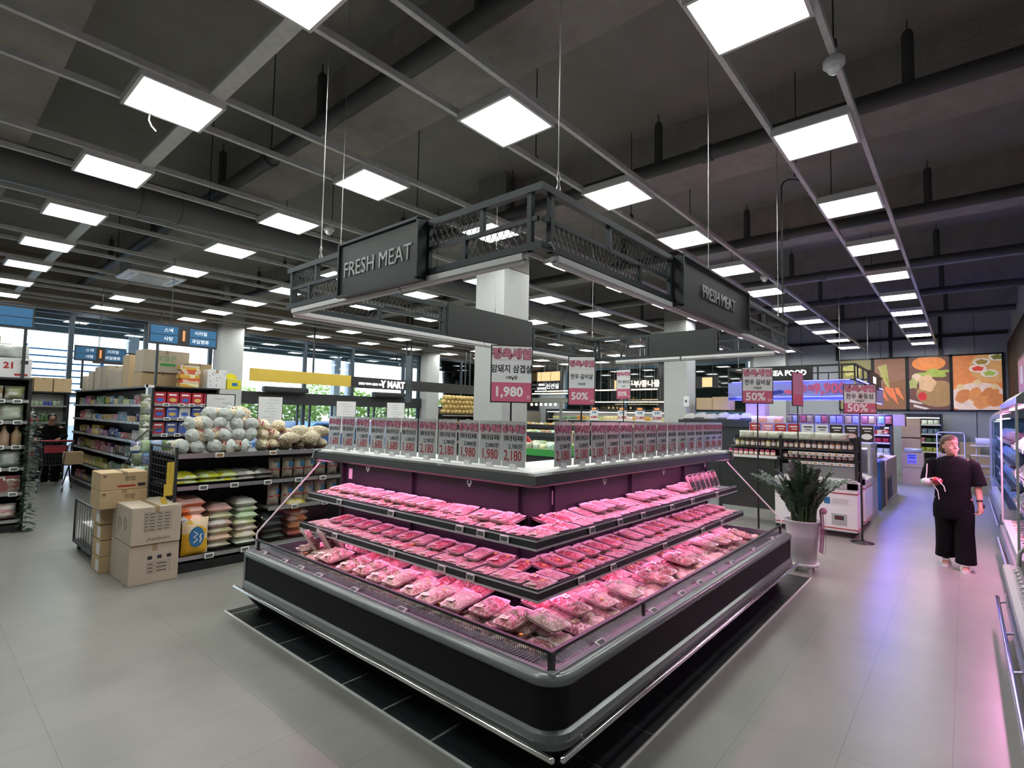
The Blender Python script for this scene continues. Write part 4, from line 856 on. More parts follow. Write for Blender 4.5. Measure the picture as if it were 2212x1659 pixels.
for i, z in enumerate((.71,.9)):
    t = carton(1.4,6.85+.01*i,z,.42,.4,.19-.003,'%s of two long brown rice boxes printed with red and black words' % ('lower','upper')[i], 'cardboard', (('흰밥',.12,.62,.055,'ink'),))
    b = MB(); b.box((-.06,-.2012,.03),(.1,-.2,.05)); b.obj('red_print', 'ink_red', t); b = MB(); b.box((.12,-.2012,.03),(.19,-.2,.065)); b.box((-.19,-.2012,.14),(-.16,-.2,.148)); b.box((-.19,-.2012,.155),(-.16,-.2,.163)); b.obj('black_print', 'ink', t)
# tall wire roll cage with white packs behind the boxes
t = thing('roll_cage', 'dark wire roll cage on wheels loaded with white packs', 'cage trolley', (1.5,7.5,0)); b = MB()
for x in (0,.4):
    for y in (0,1.0): b.bar((x,y,.1),(x,y,.62), .02)
    b.bar((x,0,.62),(x,1.0,.62), .02); b.bar((x,0,.12),(x,1.0,.12), .03)
    for k in range(7): b.bar((x,.13*k+.1,.12),(x,.13*k+.1,.62), .005)
b.box((0,0,.1),(.4,1.0,.13)); b.obj('frame', 'dark_metal', t)
for x, y in ((.05,.05),(.35,.05),(.05,.95),(.35,.95)): b = MB(); b.tube([(x-.015,y,.045),(x+.015,y,.045)], .045, 12); b.obj('wheel', 'rubber', t)
for i in range(16): item('carton', (.15,.2,.1), 'tissue_pack', 'carton', (1.64+.19*(i%2), 7.66+.24*((i//2)%4), .131+.103*(i//8)), 0, (.55,.55,.52), 'white pack in the roll cage, %s layer, %s along, %s side' % (('lower','upper')[i//8], nth((i//2)%4), ('left','right')[i%2]), 'pack', 'white packs in the roll cage')
# ------------------------------------------------------------------ left gondola (end facing the camera) and the candy aisle gondola
zs = [.17,.55,.9,1.21,1.56,1.86]
g = gondola('snack_shelving', 'black shelving at the left edge filled with big snack and noodle packs', .2, 1.2, 10.21, 10.75, zs, 2.15, 'S')
for z in zs[1:]: rail_labels(g, NY, 'x', 10.19, .3, 1.15, z-.018, 5, 1.6)
rows = [(.17,'lowest','pouch',(.3,.2,.22),(.55,.38,.25),'pink and beige snack bag'),(.55,'second','carton',(.22,.2,.24),(.2,.07,.06),'dark red carton'),(.9,'third','pouch',(.24,.14,.24),(.35,.4,.5),'blue and white noodle pack'),(1.21,'fourth','bottle',(.12,.12,.28),(.42,.3,.16),'tall brown cracker pack'),(1.56,'fifth','pouch',(.26,.14,.25),(.6,.5,.48),'white and red snack bag'),(1.86,'top','pouch',(.22,.14,.2),(.35,.3,.15),'mixed green and brown pack')]
for z, nm, k, dm, c, w_ in rows:
    x = 1.16-dm[0]/2; i = 0
    while x > .25: item(k, dm, 'snack_pack', 'plain' if k == 'bottle' else 'pouch', (x,10.34,z), rg.uniform(-.1,.1), near_col(c, rg), '%s, %s left-edge shelf, %s from right' % (w_, nm, nth(i)), 'pack', 'packs on the left edge shelving', i % 3); x -= dm[0]+.01; i += 1
t = thing('snack_carton', 'white carton with a red number 21 on top of the left shelving', 'box', (.86,10.42,2.176)); b = MB(); b.bevbox((0,0,.14),(.68,.36,.28),.006); b.obj('carton', 'poster_white', t); text('21', t, (.1,-.183,.17), NY, .12, 'ink_red', .005, .001); b = MB(); b.prism([(-.3,.0),(.0,.0),(-.3,.07)], 'y', -.1815, -.1805); b.box((.16,-.182,.03),(.3,-.1805,.06)); b.obj('red_print', 'ink_red', t)
b = MB(); b.box((.22,-.182,.2),(.3,-.1805,.25)); b.obj('barcode', 'ink', t)
item('pouch', (.5,.3,.2), 'clear_bag', 'bag_clear_blue', (.95,10.42,2.46), .2, (1,1,1), 'crumpled clear plastic bag lying on the white carton', 'bag', None, 5)
carton(.4,10.3,2.46,.46,.3,.3,'brown box standing high on the left shelving', 'cardboard'); carton(.72,10.75,2.4,.3,.3,.3,'brown carton behind the white carton on the left shelving', 'cardboard')
t = thing('hanging_garland', 'green leafy strip garland hanging down the end of the left shelving', 'garland', (1.24,10.2,0)); b = MB()
for k in range(520):
    z = 1.72-1.6*k/300; a = rg.uniform(0,6.28); r = rg.uniform(.01,.09); p = Vector((r*math.cos(a), r*math.sin(a)-.03, z)); q = Vector((math.cos(a),math.sin(a),-.4))*.07; s_ = q.cross(Vector((0,0,1)))  .normalized()*.026
    b.add([p, p+q*.5+s_, p+q, p+q*.5-s_], [(0,1,2,3)])
b.obj('leaves', 'leaf', t); b = MB(); b.tube([(0,0,1.75),(0,0,.1)], .004, 5); b.obj('string', 'wire', t)

zc = [.14,.52,.88,1.2,1.53,1.84]
g = gondola('candy_shelving', 'long black shelving of boxed snacks along the left aisle', 2.72, 3.12, 10.6, 16.3, zc, 2.13, 'W')
for z in zc:
    for k in range(24): put_esl(g, (2.702,10.8+k*.23,z-.018), NX, 1.0)
for ri, z in enumerate(zc): goods_row('y', 2.84, 10.68, 16.2, z, .1, [BOX,POUCH,SBOX,BOX], list(range(12)), 'aisle shelving, %s shelf up' % nth(ri), 'small boxes and bags on the long aisle shelving', -PI/2, .27, run=4)
g2 = gondola('cereal_shelving', 'end unit of the long shelving stacked with red cereal boxes', 2.72, 3.72, 10.2, 10.58, [.17,.55,.95,1.35,1.62,1.86], 2.13, 'S')
for z in (1.35,1.62,1.86): rail_labels(g2, NY, 'x', 10.18, 2.8, 3.6, z-.018, 4, 1.5)
for z, nm, pal in ((1.86,'top',[(.45,.02,.04)]*5),(1.62,'second',[(.4,.03,.05),(.08,.14,.5),(.55,.55,.55),(.04,.08,.3),(.3,.05,.05)]),(1.35,'third',[(.4,.05,.06),(.1,.12,.3),(.1,.12,.3),(.4,.3,.2),(.3,.3,.35)]),(.95,'fourth',[(.3,.1,.05)]*5)):
    for i in range(5):
        t = thing('cereal_box', '%s cereal box on the %s shelf of the end unit, %s from left' % ('red' if nm == 'top' else 'coloured', nm, nth(i)), 'cereal box', (2.83+i*.19,10.28,z), 0, 'cereal boxes on the end unit')
        b = MB(); b.bevbox((0,0,.1),(.17,.06,.2),.003); b.obj('carton', 'plain', t).color = (*pal[i],1); b = MB(); b.lathe([(.055,0),(.055,.002)], n=16, sy=.6); o = b.obj('picture', 'plain', t, rot=(PI/2,0,0), loc=(0,-.031,.065)); o.color = (.6,.42,.12,1) if i % 2 else (.05,.12,.45,1); b = MB(); b.box((-.06,-.0315,.14),(.05,-.0305,.165)); b.obj('brand_print', 'ink_white', t)
# strip of hanging crisps, bags heaped in a wire bin at the gondola end
for i in range(9):
    item('pouch', (.16,.07,.13), 'crisp_bag', 'pouch', (2.6,10.14,1.0+i*.11), .2, (.35,.36,.2) if i % 2 else (.15,.17,.12), 'small silver and green bag in the hanging strip, %s from the bottom' % nth(i), 'snack bag', 'bags in the hanging strip', i%4)
b = MB(); b.box((2.585,10.115,.95),(2.615,10.12,2.16)); b.box((2.585,10.115,2.12),(2.7,10.2,2.16)); tag(b.obj('clip_strip', 'white_paint'), 'narrow white clip strip holding small bags at the shelving corner', 'strip')
t = thing('dump_bin', 'dark wire dump bin heaped with green and blue bags at the gondola end', 'wire bin', (2.35,9.55,0)); b = MB()
for k in range(8): b.bar((k*.1,0,.1),(k*.1,0,.95), .006); b.bar((k*.1,.5,.1),(k*.1,.5,.95), .006); b.bar((0,0,.1+k*.12),(.7,0,.1+k*.12), .006); b.bar((0,0,.1+k*.12),(0,.5,.1+k*.12), .006)
b.tube([(-.02,.25,.95),(.05,.25,1.25),(.2,.25,1.42),(.4,.25,1.46)], .012, 8); b.box((0,0,.08),(.7,.5,.1)); b.bar((.03,.03,0),(.03,.03,.1),.03); b.bar((.67,.03,0),(.67,.03,.1),.03); b.bar((.03,.47,0),(.03,.47,.1),.03); b.bar((.67,.47,0),(.67,.47,.1),.03); b.obj('wire_frame', 'dark_metal', t)
for i in range(30):
    c = [(.12,.16,.06),(.1,.16,.28),(.3,.34,.16),(.35,.38,.42)][i%4]; r_, q = divmod(i, 5); item('pouch', (.17,.08,.2), 'snack_bag', 'pouch', (2.42+q*.135+rg.uniform(-.02,.02), 9.6+.12*(r_%3)+rg.uniform(-.03,.03), .12+.19*r_), rg.uniform(-.6,.6), near_col(c, rg), 'green or blue crisp bag heaped in the wire bin, layer %s, %s from left' % (nth(r_), nth(q)), 'snack bag', 'bags heaped in the wire bin', i%4)
# cartons on top of the aisle gondola
for i, (y, w, h, dp) in enumerate([(15.6,.4,.34,.34),(14.9,.4,.42,.34),(14.3,.36,.5,.34),(13.75,.36,.5,.34),(13.1,.36,.4,.34),(12.6,.3,.36,.34)]):
    carton(2.74,y-.25,2.156,dp,.46,h,'tall beige carton on top of the aisle shelving, %s from the far end' % nth(i), 'cardboard_grey', grp='beige cartons on top of the aisle shelving')
carton(2.74,11.85,2.156,.36,.45,.62,'brown carton with dark print high on the aisle shelving', 'cardboard')
t = carton(2.72,10.95,2.156,.66,.5,.26,'low brown printed carton under the big beige carton', 'cardboard'); t = carton(2.72,10.9,2.42,.72,.5,.40,'big beige carton with green lettering on top of the shelving', 'cardboard_grey', (('꼬깔콘',.0,.62,.11,'green_plastic'),)); b = MB(); b.box((-.1,-.2515,.12),(.14,-.25,.17)); b.obj('green_print', 'green_plastic', t)
for i in range(5): item('carton', (.3,.2,.075), 'noodle_pack', 'carton', (3.28+.02*(i%2),10.42,2.156+.077*i), 0, (.6,.1,.04) if i%2 else (.65,.35,.04), 'orange and red multipack in the pile behind the pole, %s up' % nth(i), 'pack', 'multipacks beside the sign pole')
carton(3.36,10.72,2.156,.4,.3,.46,'brown and green carton on top of the end unit', 'cardboard')
t = carton(3.55,10.28,2.156,.32,.24,.34,'white carton with brown polka dots on top of the end unit', 'poster_white'); b = MB()
for k in range(14): b.tube([(rg.uniform(-.14,.14),-.1205,rg.uniform(.04,.3))]*1+[(0,0,0)]*0, .01) if 0 else b.cbox((rg.uniform(-.14,.14),-.1205,rg.uniform(.04,.3)),(.014,.002,.014))
b.obj('dot_print', 'trunk', t)
t = thing('yellow_display_box', 'yellow card display box with rounded header on the end unit', 'box', (4.0,10.35,2.156)); b = MB(); b.bevbox((0,0,.09),(.24,.2,.18),.004); b.prism([(.115*math.cos(a),.2+.1*math.sin(a)) for a in [PI*k/10 for k in range(11)]], 'y', .08, .1); b.obj('card_box', 'sign_blue' if 0 else 'plain', t).color = (.7,.62,.02,1); b = MB(); b.box((-.04,-.102,.06),(.06,-.1,.12)); b.obj('blue_print', 'sign_blue', t)
# ---- blue aisle signs
def aisle_sign(x0, x1, y, z0, z1, L_, Rr, num, label, pole=None, cable=()):
    t = thing('aisle_sign', label, 'aisle sign', (0,y,0)); w = x1-x0; zc_ = (z0+z1)/2
    b = MB(); b.box((x0-.02,0,z0-.02),(x1+.02,.05,z1+.03)); b.obj('backing', 'dark_metal', t)
    cols = ((x0,x0+w*.4),(x0+w*.58,x1)) if num else ((x0,x1),)
    for k, (a, c) in enumerate(cols):
        for r in range(2):
            za, zb = (z0+.01, zc_-.005) if r == 0 else (zc_+.005, z1); b = MB(); b.box((a,-.008,za),(c,0,zb)); p = b.obj('name_plate', 'sign_blue', t)
            s = (L_ if k == 0 else Rr)[r]
            if s: text(s, p, ((a+c)/2+(.06 if k == 0 else -.04),-.009,(za+zb)/2), NY, .075, 'sign_text', .001, .001)
    if num: text(num, t, (x0+w*.49,-.004,zc_), NY, .24, 'sign_orange', .006, .002)
    if pole is not None: b = MB(); b.bar((pole,.03,2.16),(pole,.03,z1), .035); b.obj('pole', 'dark_metal', t)
    for x in cable: b = MB(); b.tube([(x,.03,z1),(x,.03,4.35)], .006, 5); b.obj('hanging_rod', 'dark_metal', t)
aisle_sign(2.6, 3.6, 10.12, 2.87, 3.16, ('사탕','스넥'), ('과일잼류','시리얼'), '1', 'nearest blue aisle sign with an orange 1 on the end unit pole', 2.72, (2.9,))
aisle_sign(.2, 1.16, 10.15, 2.9, 3.17, ('','과자'), ('',''), None, 'blue aisle sign cut by the left edge of the photo', 1.1, (.4,))
aisle_sign(2.3, 3.15, 14.0, 2.77, 3.04, ('사탕','스넥'), ('과일잼류','시리얼'), '1', 'farther blue aisle sign with an orange 1 over the cartons', 2.43, (2.7,))
t = thing('drinks_sign', 'black hanging sign with glowing white lettering and an orange picture end', 'sign', (3.6,16.2,3.02)); b = MB(); b.box((-.6,0,-.16),(.9,.06,.16)); b.obj('board', 'black_paint', t); text('음료행사', t, (-.05,-.01,.02), NY, .2, 'sign_glow', .003, .004); b = MB(); b.box((.5,-.012,-.2),(.92,-.002,.14)); b.obj('picture_panel', 'amber_glow', t); b = MB(); b.tube([(-.5,.03,.16),(-.5,.03,1.4)], .008, 6); b.tube([(.8,.03,.16),(.8,.03,1.4)], .008, 6); b.obj('hanging_rod', 'dark_metal', t)
# ---- shelving under the window at the end of the aisle
g = gondola('bottle_shelving', 'white lit shelving of bottles and jars below the far left window', .9, 2.66, 16.75, 17.2, [.17,.6,1.0,1.4,1.8], 2.1, 'S')
for ri, z in enumerate([.6,1.0,1.4,1.8]): goods_row('x', 16.9, .95, 2.6, z, .1, [BOT,JAR,CAN], [0,3,7,10,6,4], 'window shelving, %s shelf up' % nth(ri), 'bottles and jars on the window shelving', 0, .26, run=3)
b = MB(); b.box((.92,17.1,.2),(2.64,17.16,2.08)); b.obj('light_back', 'white_paint', g)
for i in range(5): carton(.95+i*.36,16.8,2.13,.34,.3,.34,'open brown carton on top of the window shelving, %s from left' % nth(i), 'cardboard', grp='brown cartons on the window shelving')
# ---- yellow and black fascia before the entrance
t = thing('entrance_fascia', 'long hanging fascia, blank yellow on the left and black with Y MART lettering', 'sign', (0,15.12,0))
b = MB(); b.box((6.32,0,2.6),(9.5,.08,2.96)); b.obj('yellow_board', 'yellow_paint', t); b = MB(); b.box((9.5,0,2.58),(17.2,.1,2.94)); o = b.obj('black_board', 'black_paint', t)
text('Y MART', o, (11.17,-.005,2.74), NY, .33, 'sign_glow', .012, .006, sx=.85); text('건강한 먹거리 신선한 식탁', o, (10.25,-.005,2.72), NY, .085, 'sign_glow', .003, .004)
b = MB()
for x in (8.2,11.75,11.95,14.7,14.95): b.bar((x,.04,2.94),(x,.04,ZS), .045)
b.obj('hanging_post', 'dark_metal', t); b = MB(); b.box((16.1,-.02,2.84),(16.4,0,2.98)); b.obj('exit_light', 'amber_glow', t)

# ------------------------------------------------------------------ outside the windows
m = MB(); m.box((-30,YE+.2,-.25),(70,70,-.15)); o = m.obj('car_park', 'asphalt'); o['kind'] = 'structure'
t = thing('porch_canopy', 'corrugated metal porch roof outside the entrance windows', 'canopy'); b = MB()
for k in range(140): x = -6+k*.25; b.box((x,YE+.3,4.35+(k%2)*.04),(x+.25,YE+4.2,4.4+(k%2)*.04))
b.obj('corrugated_sheet', 'porch', t)
for y in (YE+.9, YE+2.2, YE+4.1): b = MB(); b.box((-6,y,4.1),(29,y+.14,4.35)); b.obj('beam', 'grey_plastic', t)
b = MB(); b.box((-6,YE+.35,4.28),(29,YE+.5,4.34)); b.obj('wood_strip', 'porch_strip', t)
for x in (-2,4.9,12.6,13.3,20): b = MB(); b.box((x,YE+4.0,-.2),(x+.3,YE+4.3,4.2)); b.obj('post', 'fence_white', t)
b = MB()
for k in range(9): b.bar((-6,YE+5.5,1.9+k*.22),(7.0,YE+5.5,1.9+k*.22), .05)
for k in range(7): b.bar((-5.5+k*2,YE+5.5,-.2),(-5.5+k*2,YE+5.5,3.8), .09)
tag(b.obj('louvre_screen', 'sign_blue'), 'blue steel louvre screen standing outside the left windows', 'screen')
for i, (x, y, h, r) in enumerate([(11,27,3.4,1.35),(14,27.5,3.2,1.4),(17,27,3.6,1.5),(20.2,28,3.4,1.5),(24,28.5,3.5,1.6),(28.2,29,3.9,1.7),(33,29,4.0,1.8),(13,40,5,2.0),(23,42,4.8,2.0)]):
    t = thing('tree', 'sunlit green tree outside the entrance, %s from left' % nth(i), 'tree', (x,y,-.2), 0, 'trees outside the entrance'); b = MB(); b.tube([(0,0,0),(0,0,h*.6)], .12, 8); b.obj('trunk', 'trunk', t); b = MB(); rr = random.Random(i)
    for k in range(1500):
        v = Vector((rr.gauss(0,1),rr.gauss(0,1),rr.gauss(0,1))).normalized()*r*(rr.random()**.33); v.z *= .75; p = Vector((0,0,h*.6))+v; q = Vector((rr.uniform(-1,1),rr.uniform(-1,1),rr.uniform(-.3,1)))*.22; w_ = q.cross(Vector((0,0,1))).normalized()*.1; b.add([p,p+q*.5+w_,p+q,p+q*.5-w_], [(0,1,2,3)])
    b.obj('foliage', 'tree', t)
t = thing('site_fence', 'white and blue hoarding fence across the car park', 'fence', (0,24,0)); b = MB(); b.box((9,0,-.2),(34,.06,1.3)); b.obj('panels', 'fence_white', t)
b = MB(); b.prism([(9,.2),(13,.6),(16,.3),(20,.7),(25,.3),(34,.6),(34,0),(9,0)], 'y', -.03, -.01); b.obj('blue_wave', 'fence_blue', t)
t = thing('parked_car', 'blue car parked outside the glass entrance', 'car', (13.2,23.1,-.15)); b = MB(); b.prism([(-2.1,.3),(2.1,.3),(2.15,.75),(1.5,.9),(.9,1.35),(-.9,1.4),(-1.6,.95),(-2.1,.8)], 'y', -.85, .85); b.obj('body', 'car_blue', t)
b = MB(); b.prism([(.95,.93),(1.35,.93),(.85,1.28),(-.8,1.33),(-1.35,.95)], 'y', -.86, .86); b.obj('windows', 'dark_glass', t)
for x in (-1.35,1.35):
    for y in (-.86,.7): b = MB(); b.tube([(x,y,.32),(x,y+.16,.32)], .32, 18); b.obj('wheel', 'rubber', t)

# ------------------------------------------------------------------ produce hall beyond the island
def lit_deck(name, label, x, y0, y1, z, depth=.7, H=2.0, zs=(.5,.9,1.3,1.62), face='W', back='white_paint'):
    t = thing(name, label, 'refrigerated shelving', (0,0,0)); b = MB(); b.box((x,y0,0),(x+depth,y1,.35)); b.obj('base', 'charcoal', t); b = MB(); b.box((x+depth-.06,y0,.3),(x+depth,y1,H)); b.obj('back_panel', back, t)
    b = MB(); b.box((x,y0,H),(x+depth,y1,H+.12)); b.obj('canopy', 'dark_metal', t); b = MB(); b.box((x+.05,y0+.05,H-.03),(x+.12,y1-.05,H-.005)); b.obj('led_strip', 'white_led', t)
    for y in (y0, y1): b = MB(); b.box((x,y-.02,0),(x+depth,y+.02,H+.1)); b.obj('end_panel', 'charcoal', t)
    for z in zs: b = MB(); b.box((x+.12,y0,z-.02),(x+depth-.06,y1,z)); b.box((x+.105,y0,z-.035),(x+.12,y1,z+.01)); b.obj('shelf', 'white_paint', t)
    return t
lit_deck('produce_case', 'long bright refrigerated produce case along the far dark windows', 21.5, 9.0, 16.2, 0)
for ri, z in enumerate((.5,.9,1.3,1.62)): goods_row('y', 21.74, 9.1, 16.1, z, .1, [('pouch',.2,.1,.16,'produce_bag','pouch','produce bag'),('pouch',.16,.1,.2,'produce_bag','plain_bump','produce bag')], [6,2,3,11,1,6], 'far produce case, %s shelf up' % nth(ri), 'produce bags in the far produce case', -PI/2, .22, run=4)
# stacked melons in net bags near the window
g = gondola('melon_shelving', 'dark shelving of yellow melons and bottles by the far window', 14.95, 17.0, 16.75, 17.25, [.6,1.0,1.35,1.72], 1.74, 'S')
for r in range(4):
    for k in range(9-r%2):
        t = thing('melon', 'pale yellow melon by the window, %s row up, %s from left' % (nth(r), nth(k)), 'melon', (15.08+k*.225+.11*(r%2),16.86,1.875+r*.2), 0, 'yellow melons stacked by the window')
        if 'mel' not in GAR: GAR['mel'] = MB().sphere((0,0,0),.115,16,10,sy=1.35).mesh('melon', [mat('melon_skin', (.62,.45,.17), .5, 0, .12, 30)]); GAR['stm'] = MB().tube([(0,-.15,0),(0,-.18,.01)],.01,6).mesh('stem', ['stem'])
        link('fruit', GAR['mel'], t); link('stem', GAR['stm'], t)
goods_row('x', 16.88, 15.0, 16.9, 1.35, .1, [BOT,JAR], [6,0,1,2], 'upper shelf under the melons', 'bottles under the melons', 0, .3); goods_row('x', 16.88, 15.0, 16.9, 1.0, .1, [BOT,CAN], [6,2,1], 'lower shelf under the melons', 'bottles under the melons', 0, .3)
# fresh vegetable sign and amber panels in the far corner
t = thing('vegetable_sign', 'dark glowing sign reading FRESH VEGETABLE under three amber panels', 'sign', (22.35,16.85,0)); b = MB(); b.box((0,-.98,3.0),(.14,1.05,4.2)); b.obj('backing', 'black_paint', t)
for k in range(3): b = MB(); b.box((-.02,-.88+.62*k,3.62),(0,-.3+.62*k,4.1)); b.obj('amber_panel', 'amber_glow', t)
text('신선실', t, (-.01,-.42,3.32), NX, .3, 'sign_glow', .004, .004); text('FRESH', t, (-.01,.32,3.42), NX, .15, 'sign_glow', .004, .004); text('VEGETABLE', t, (-.01,.42,3.22), NX, .15, 'sign_glow', .004, .004)
b = MB(); b.box((-.012,.0,3.12),(-.004,.012,3.52)); b.obj('divider_bar', 'sign_glow', t)
t = thing('counter_kiosk', 'grey topped kiosk counter with six round bulbs under its fascia', 'kiosk', (19,13.5,0)); b = MB(); b.box((0,0,2.4),(1.5,2.3,2.58)); b.obj('fascia', 'grey_plastic', t)
for y in (0.05,2.25): b = MB(); b.box((.02,y-.05,0),(.12,y+.05,2.4)); b.obj('post', 'grey_plastic', t)
b = MB(); b.box((0,0,0),(.1,2.3,1.0)); b.obj('counter_front', 'dark_metal', t)
for k in range(6): b = MB(); b.sphere((.02,.32+k*.27,2.28), .06, 10, 6); o = b.obj('bulb', 'bulb', t)
# linear lamps over the produce hall
for i, (x, y0_, n_, z) in enumerate([(17.6,8.6,9,2.78),(18.4,12.0,5,2.72),(20.6,9.2,8,2.42)]):
    for k in range(n_):
        t = thing('linear_lamp', 'slim hanging lamp over the produce hall, line %s, %s along' % (('one','two','three')[i], nth(k)), 'lamp', (x+.06*(k%2),y0_+k*.62,z), 0, 'linear lamps over the produce hall'); b = MB(); b.box((-.02,-.3,0),(.02,.3,.035)); b.obj('tube', 'warm_led', t); b = MB(); b.tube([(0,-.2,.035),(0,-.2,ZS-z)], .003, 5); b.tube([(0,.2,.035),(0,.2,ZS-z)], .003, 5); b.obj('wire', 'wire', t)
t = thing('tofu_sign', 'black sign strip with small amber panels and glowing Korean lettering', 'sign', (18.9,9.4,0)); b = MB(); b.box((0,-2.8,2.9),(.05,1.6,3.3)); b.obj('board', 'black_paint', t); text('두부/콩나물', t, (-.005,.1,3.08), NX, .28, 'warm_led', .004, .004)
for y in (1.2,-1.2,-2.4): b = MB(); b.box((-.01,y-.18,2.92),(0,y+.18,3.26)); b.obj('amber_panel', 'amber_glow', t)
b = MB(); b.tube([(.02,-2.6,3.3),(.02,-2.6,4.4)], .01, 6); b.tube([(.02,1.4,3.3),(.02,1.4,4.4)], .01, 6); b.obj('hanging_rod', 'dark_metal', t)
for i, (y, p) in enumerate([(9.0,'4,800'),(8.0,'21,800'),(7.4,'21,800'),(6.85,'22,800'),(6.25,'29,800')]):
    t = thing('hanging_price_sign', 'hanging price sign reading %s with orange top, %s from left' % (p, nth(i)), 'price sign', (14.5,y,1.68), 0, 'hanging price signs over the produce'); b = MB(); b.box((0,-.15,0),(.01,.15,.36)); b.obj('sheet', 'poster_white', t); text(p, t, (-.002,0,.08), NX, .11, 'ink_red', .004, .001); text('수박', t, (-.002,0,.22), NX, .09, 'sign_blue', .003, .001)
    b = MB(); b.box((-.003,-.15,.3),(.0,.15,.4)); b.obj('header', 'ink', t); b = MB(); b.box((-.006,-.08,.32),(-.003,.08,.38)); b.obj('orange_patch', 'sign_orange', t); b = MB(); b.tube([(.005,0,.36),(.005,0,ZS-1.68)], .003, 5); b.obj('wire', 'wire', t)
# produce islands
def veg_island(x, y, w, l, label, hz=.95, green=False):
    t = thing('produce_island', label, 'produce stand', (x,y,0)); b = MB(); b.box((0,0,0),(w,l,hz-.15)); b.obj('base', 'charcoal', t); b = MB(); b.box((-.05,-.05,hz-.15),(w+.05,l+.05,hz-.1)); b.box((-.05,-.05,hz-.1),(0,l+.05,hz)); b.box((w,-.05,hz-.1),(w+.05,l+.05,hz)); b.box((0,-.05,hz-.1),(w,0,hz)); b.box((0,l,hz-.1),(w,l+.05,hz)); b.obj('tray_top', 'green_plastic' if green else 'dark_metal', t)
veg_island(9.7, 6.95, 1.2, 1.6, 'green edged produce stand seen between the price cards', 1.0, True); veg_island(14.3, 9.6, 1.2, 3.5, 'long produce stand of vegetables in the middle of the hall', 1.2); veg_island(14.6, 6.4, 1.1, 2.4, 'dark produce stand under the hanging price signs', 1.45); veg_island(17.5, 10.5, 1.0, 5, 'farther produce stand of bagged vegetables', 1.4)
VC = {'green':(.16,.32,.04),'pale green':(.4,.45,.25),'white':(.6,.58,.5),'orange':(.6,.25,.05),'beige':(.45,.33,.18),'red':(.5,.05,.04)}
def heap(x, y, z, nx, ny, st, where, grp, cols, m_='plain_bump', sz=(.17,.13,.15)):
    for i in range(nx):
        for j in range(ny):
            c = rg.choice(cols); item('pouch', sz, 'vegetable_pack', m_, (x+i*st+rg.uniform(-.02,.02), y+j*st+rg.uniform(-.02,.02), z+rg.uniform(0,.04)), rg.uniform(-1.8,-1.3), near_col(VC[c], rg), '%s vegetable pack %s, %s row, %s from right' % (c, where, nth(i), nth(j)), 'vegetable pack', grp, rg.randint(0,3))
heap(9.8, 7.05, .91, 5, 8, .2, 'on the green edged stand', 'packs on the green edged stand', ['green','pale green','white'], sz=(.2,.16,.2)); heap(14.4, 9.7, 1.1, 4, 16, .21, 'on the long middle stand', 'packs on the long middle stand', ['green','white','beige','orange','pale green']); heap(14.7, 6.5, 1.35, 4, 11, .21, 'on the price sign stand', 'packs under the hanging price signs', ['beige','white','pale green']); heap(17.6, 10.6, 1.3, 3, 22, .22, 'on the farther stand', 'packs on the farther stand', ['white','orange','beige','pale green'])
t = thing('watermelon_slice', 'cut red watermelon wedge on the green edged stand', 'watermelon', (9.95,8.05,1.12)); b = MB(); b.prism([(-.14,0),(.14,0),(0,.16)], 'x', -.03, .03); b.obj('flesh', 'ink_red', t, rot=(0,0,0)); b = MB(); b.box((-.032,-.15,-.02),(.032,.15,0)); b.obj('rind', 'leaf', t)
# mushroom bags and cartons behind the island's right end
veg_island(12.8, 3.4, .9, 2.0, 'dark stand carrying clear bags of mushrooms and cartons', 1.75)
for i in range(6): flat_bag(.36,.4,.24,'mushroom_bag','plain_bump',(12.85+.05*(i%2),5.2-.27*i,1.78+.03*(i%2)),-PI/2+.2,(.33,.32,.3),'big clear bag of grey mushrooms on the dark stand, %s from left' % nth(i),'mushroom bag','clear bags of mushrooms')
for i, (y, z, h) in enumerate([(4.75,2.0,.3),(4.35,2.0,.32),(3.55,1.86,.5)]): carton(13.2,y,z,.42,.42,h,'brown carton above the mushroom bags, %s from left' % nth(i), 'cardboard', cat='box')
for i in range(4): item('pouch', (.2,.14,.2), 'snack_bag', 'plain_bump', (12.7,3.6-.16*i,1.66), -PI/2, (.65,.3,.15) if i % 2 else (.6,.5,.35), 'orange and cream bag in the basket right of the carton, %s from left' % nth(i), 'bag', 'orange bags in the basket', i)
# ------------------------------------------------------------------ seafood bay
t = thing('seafood_canopy', 'hanging black frame with SEA FOOD sign and blue lit banner skirt', 'hanging frame')
SX, SY0, SY1, SZ = 13.0, 1.72, 4.3, 2.65
b = MB()
for z in (SZ, 2.98):
    b.bar((SX,SY0,z),(SX,SY1,z), .04); b.bar((SX,SY0,z),(17.9,SY0,z), .04); b.bar((17.9,SY0,z),(17.9,SY1,z), .04); b.bar((SX,SY1,z),(17.9,SY1,z), .04)
for y in (1.72,1.95,2.4,3.6,3.9,4.3): b.bar((SX,y,SZ),(SX,y,2.98), .03)
for y in (2.2,2.65): b.bar((SX,y,SZ),(SX,y,2.82), .02)
b.bar((SX,1.72,2.82),(SX,2.5,2.82), .025)
for x in (13.4,14.2,15.0,15.8,16.6,17.4): b.bar((x,SY0,SZ),(x,SY0,2.98), .03)
b.obj('frame', 'black_paint', t)
b = MB(); b.box((SX-.06,2.5,2.66),(SX+.04,3.62,3.0)); o = b.obj('sign_box', 'black_paint', t); text('SEA FOOD', o, (SX-.065,2.97,2.83), NX, .16, 'sign_glow', .006, .005, sx=.95)
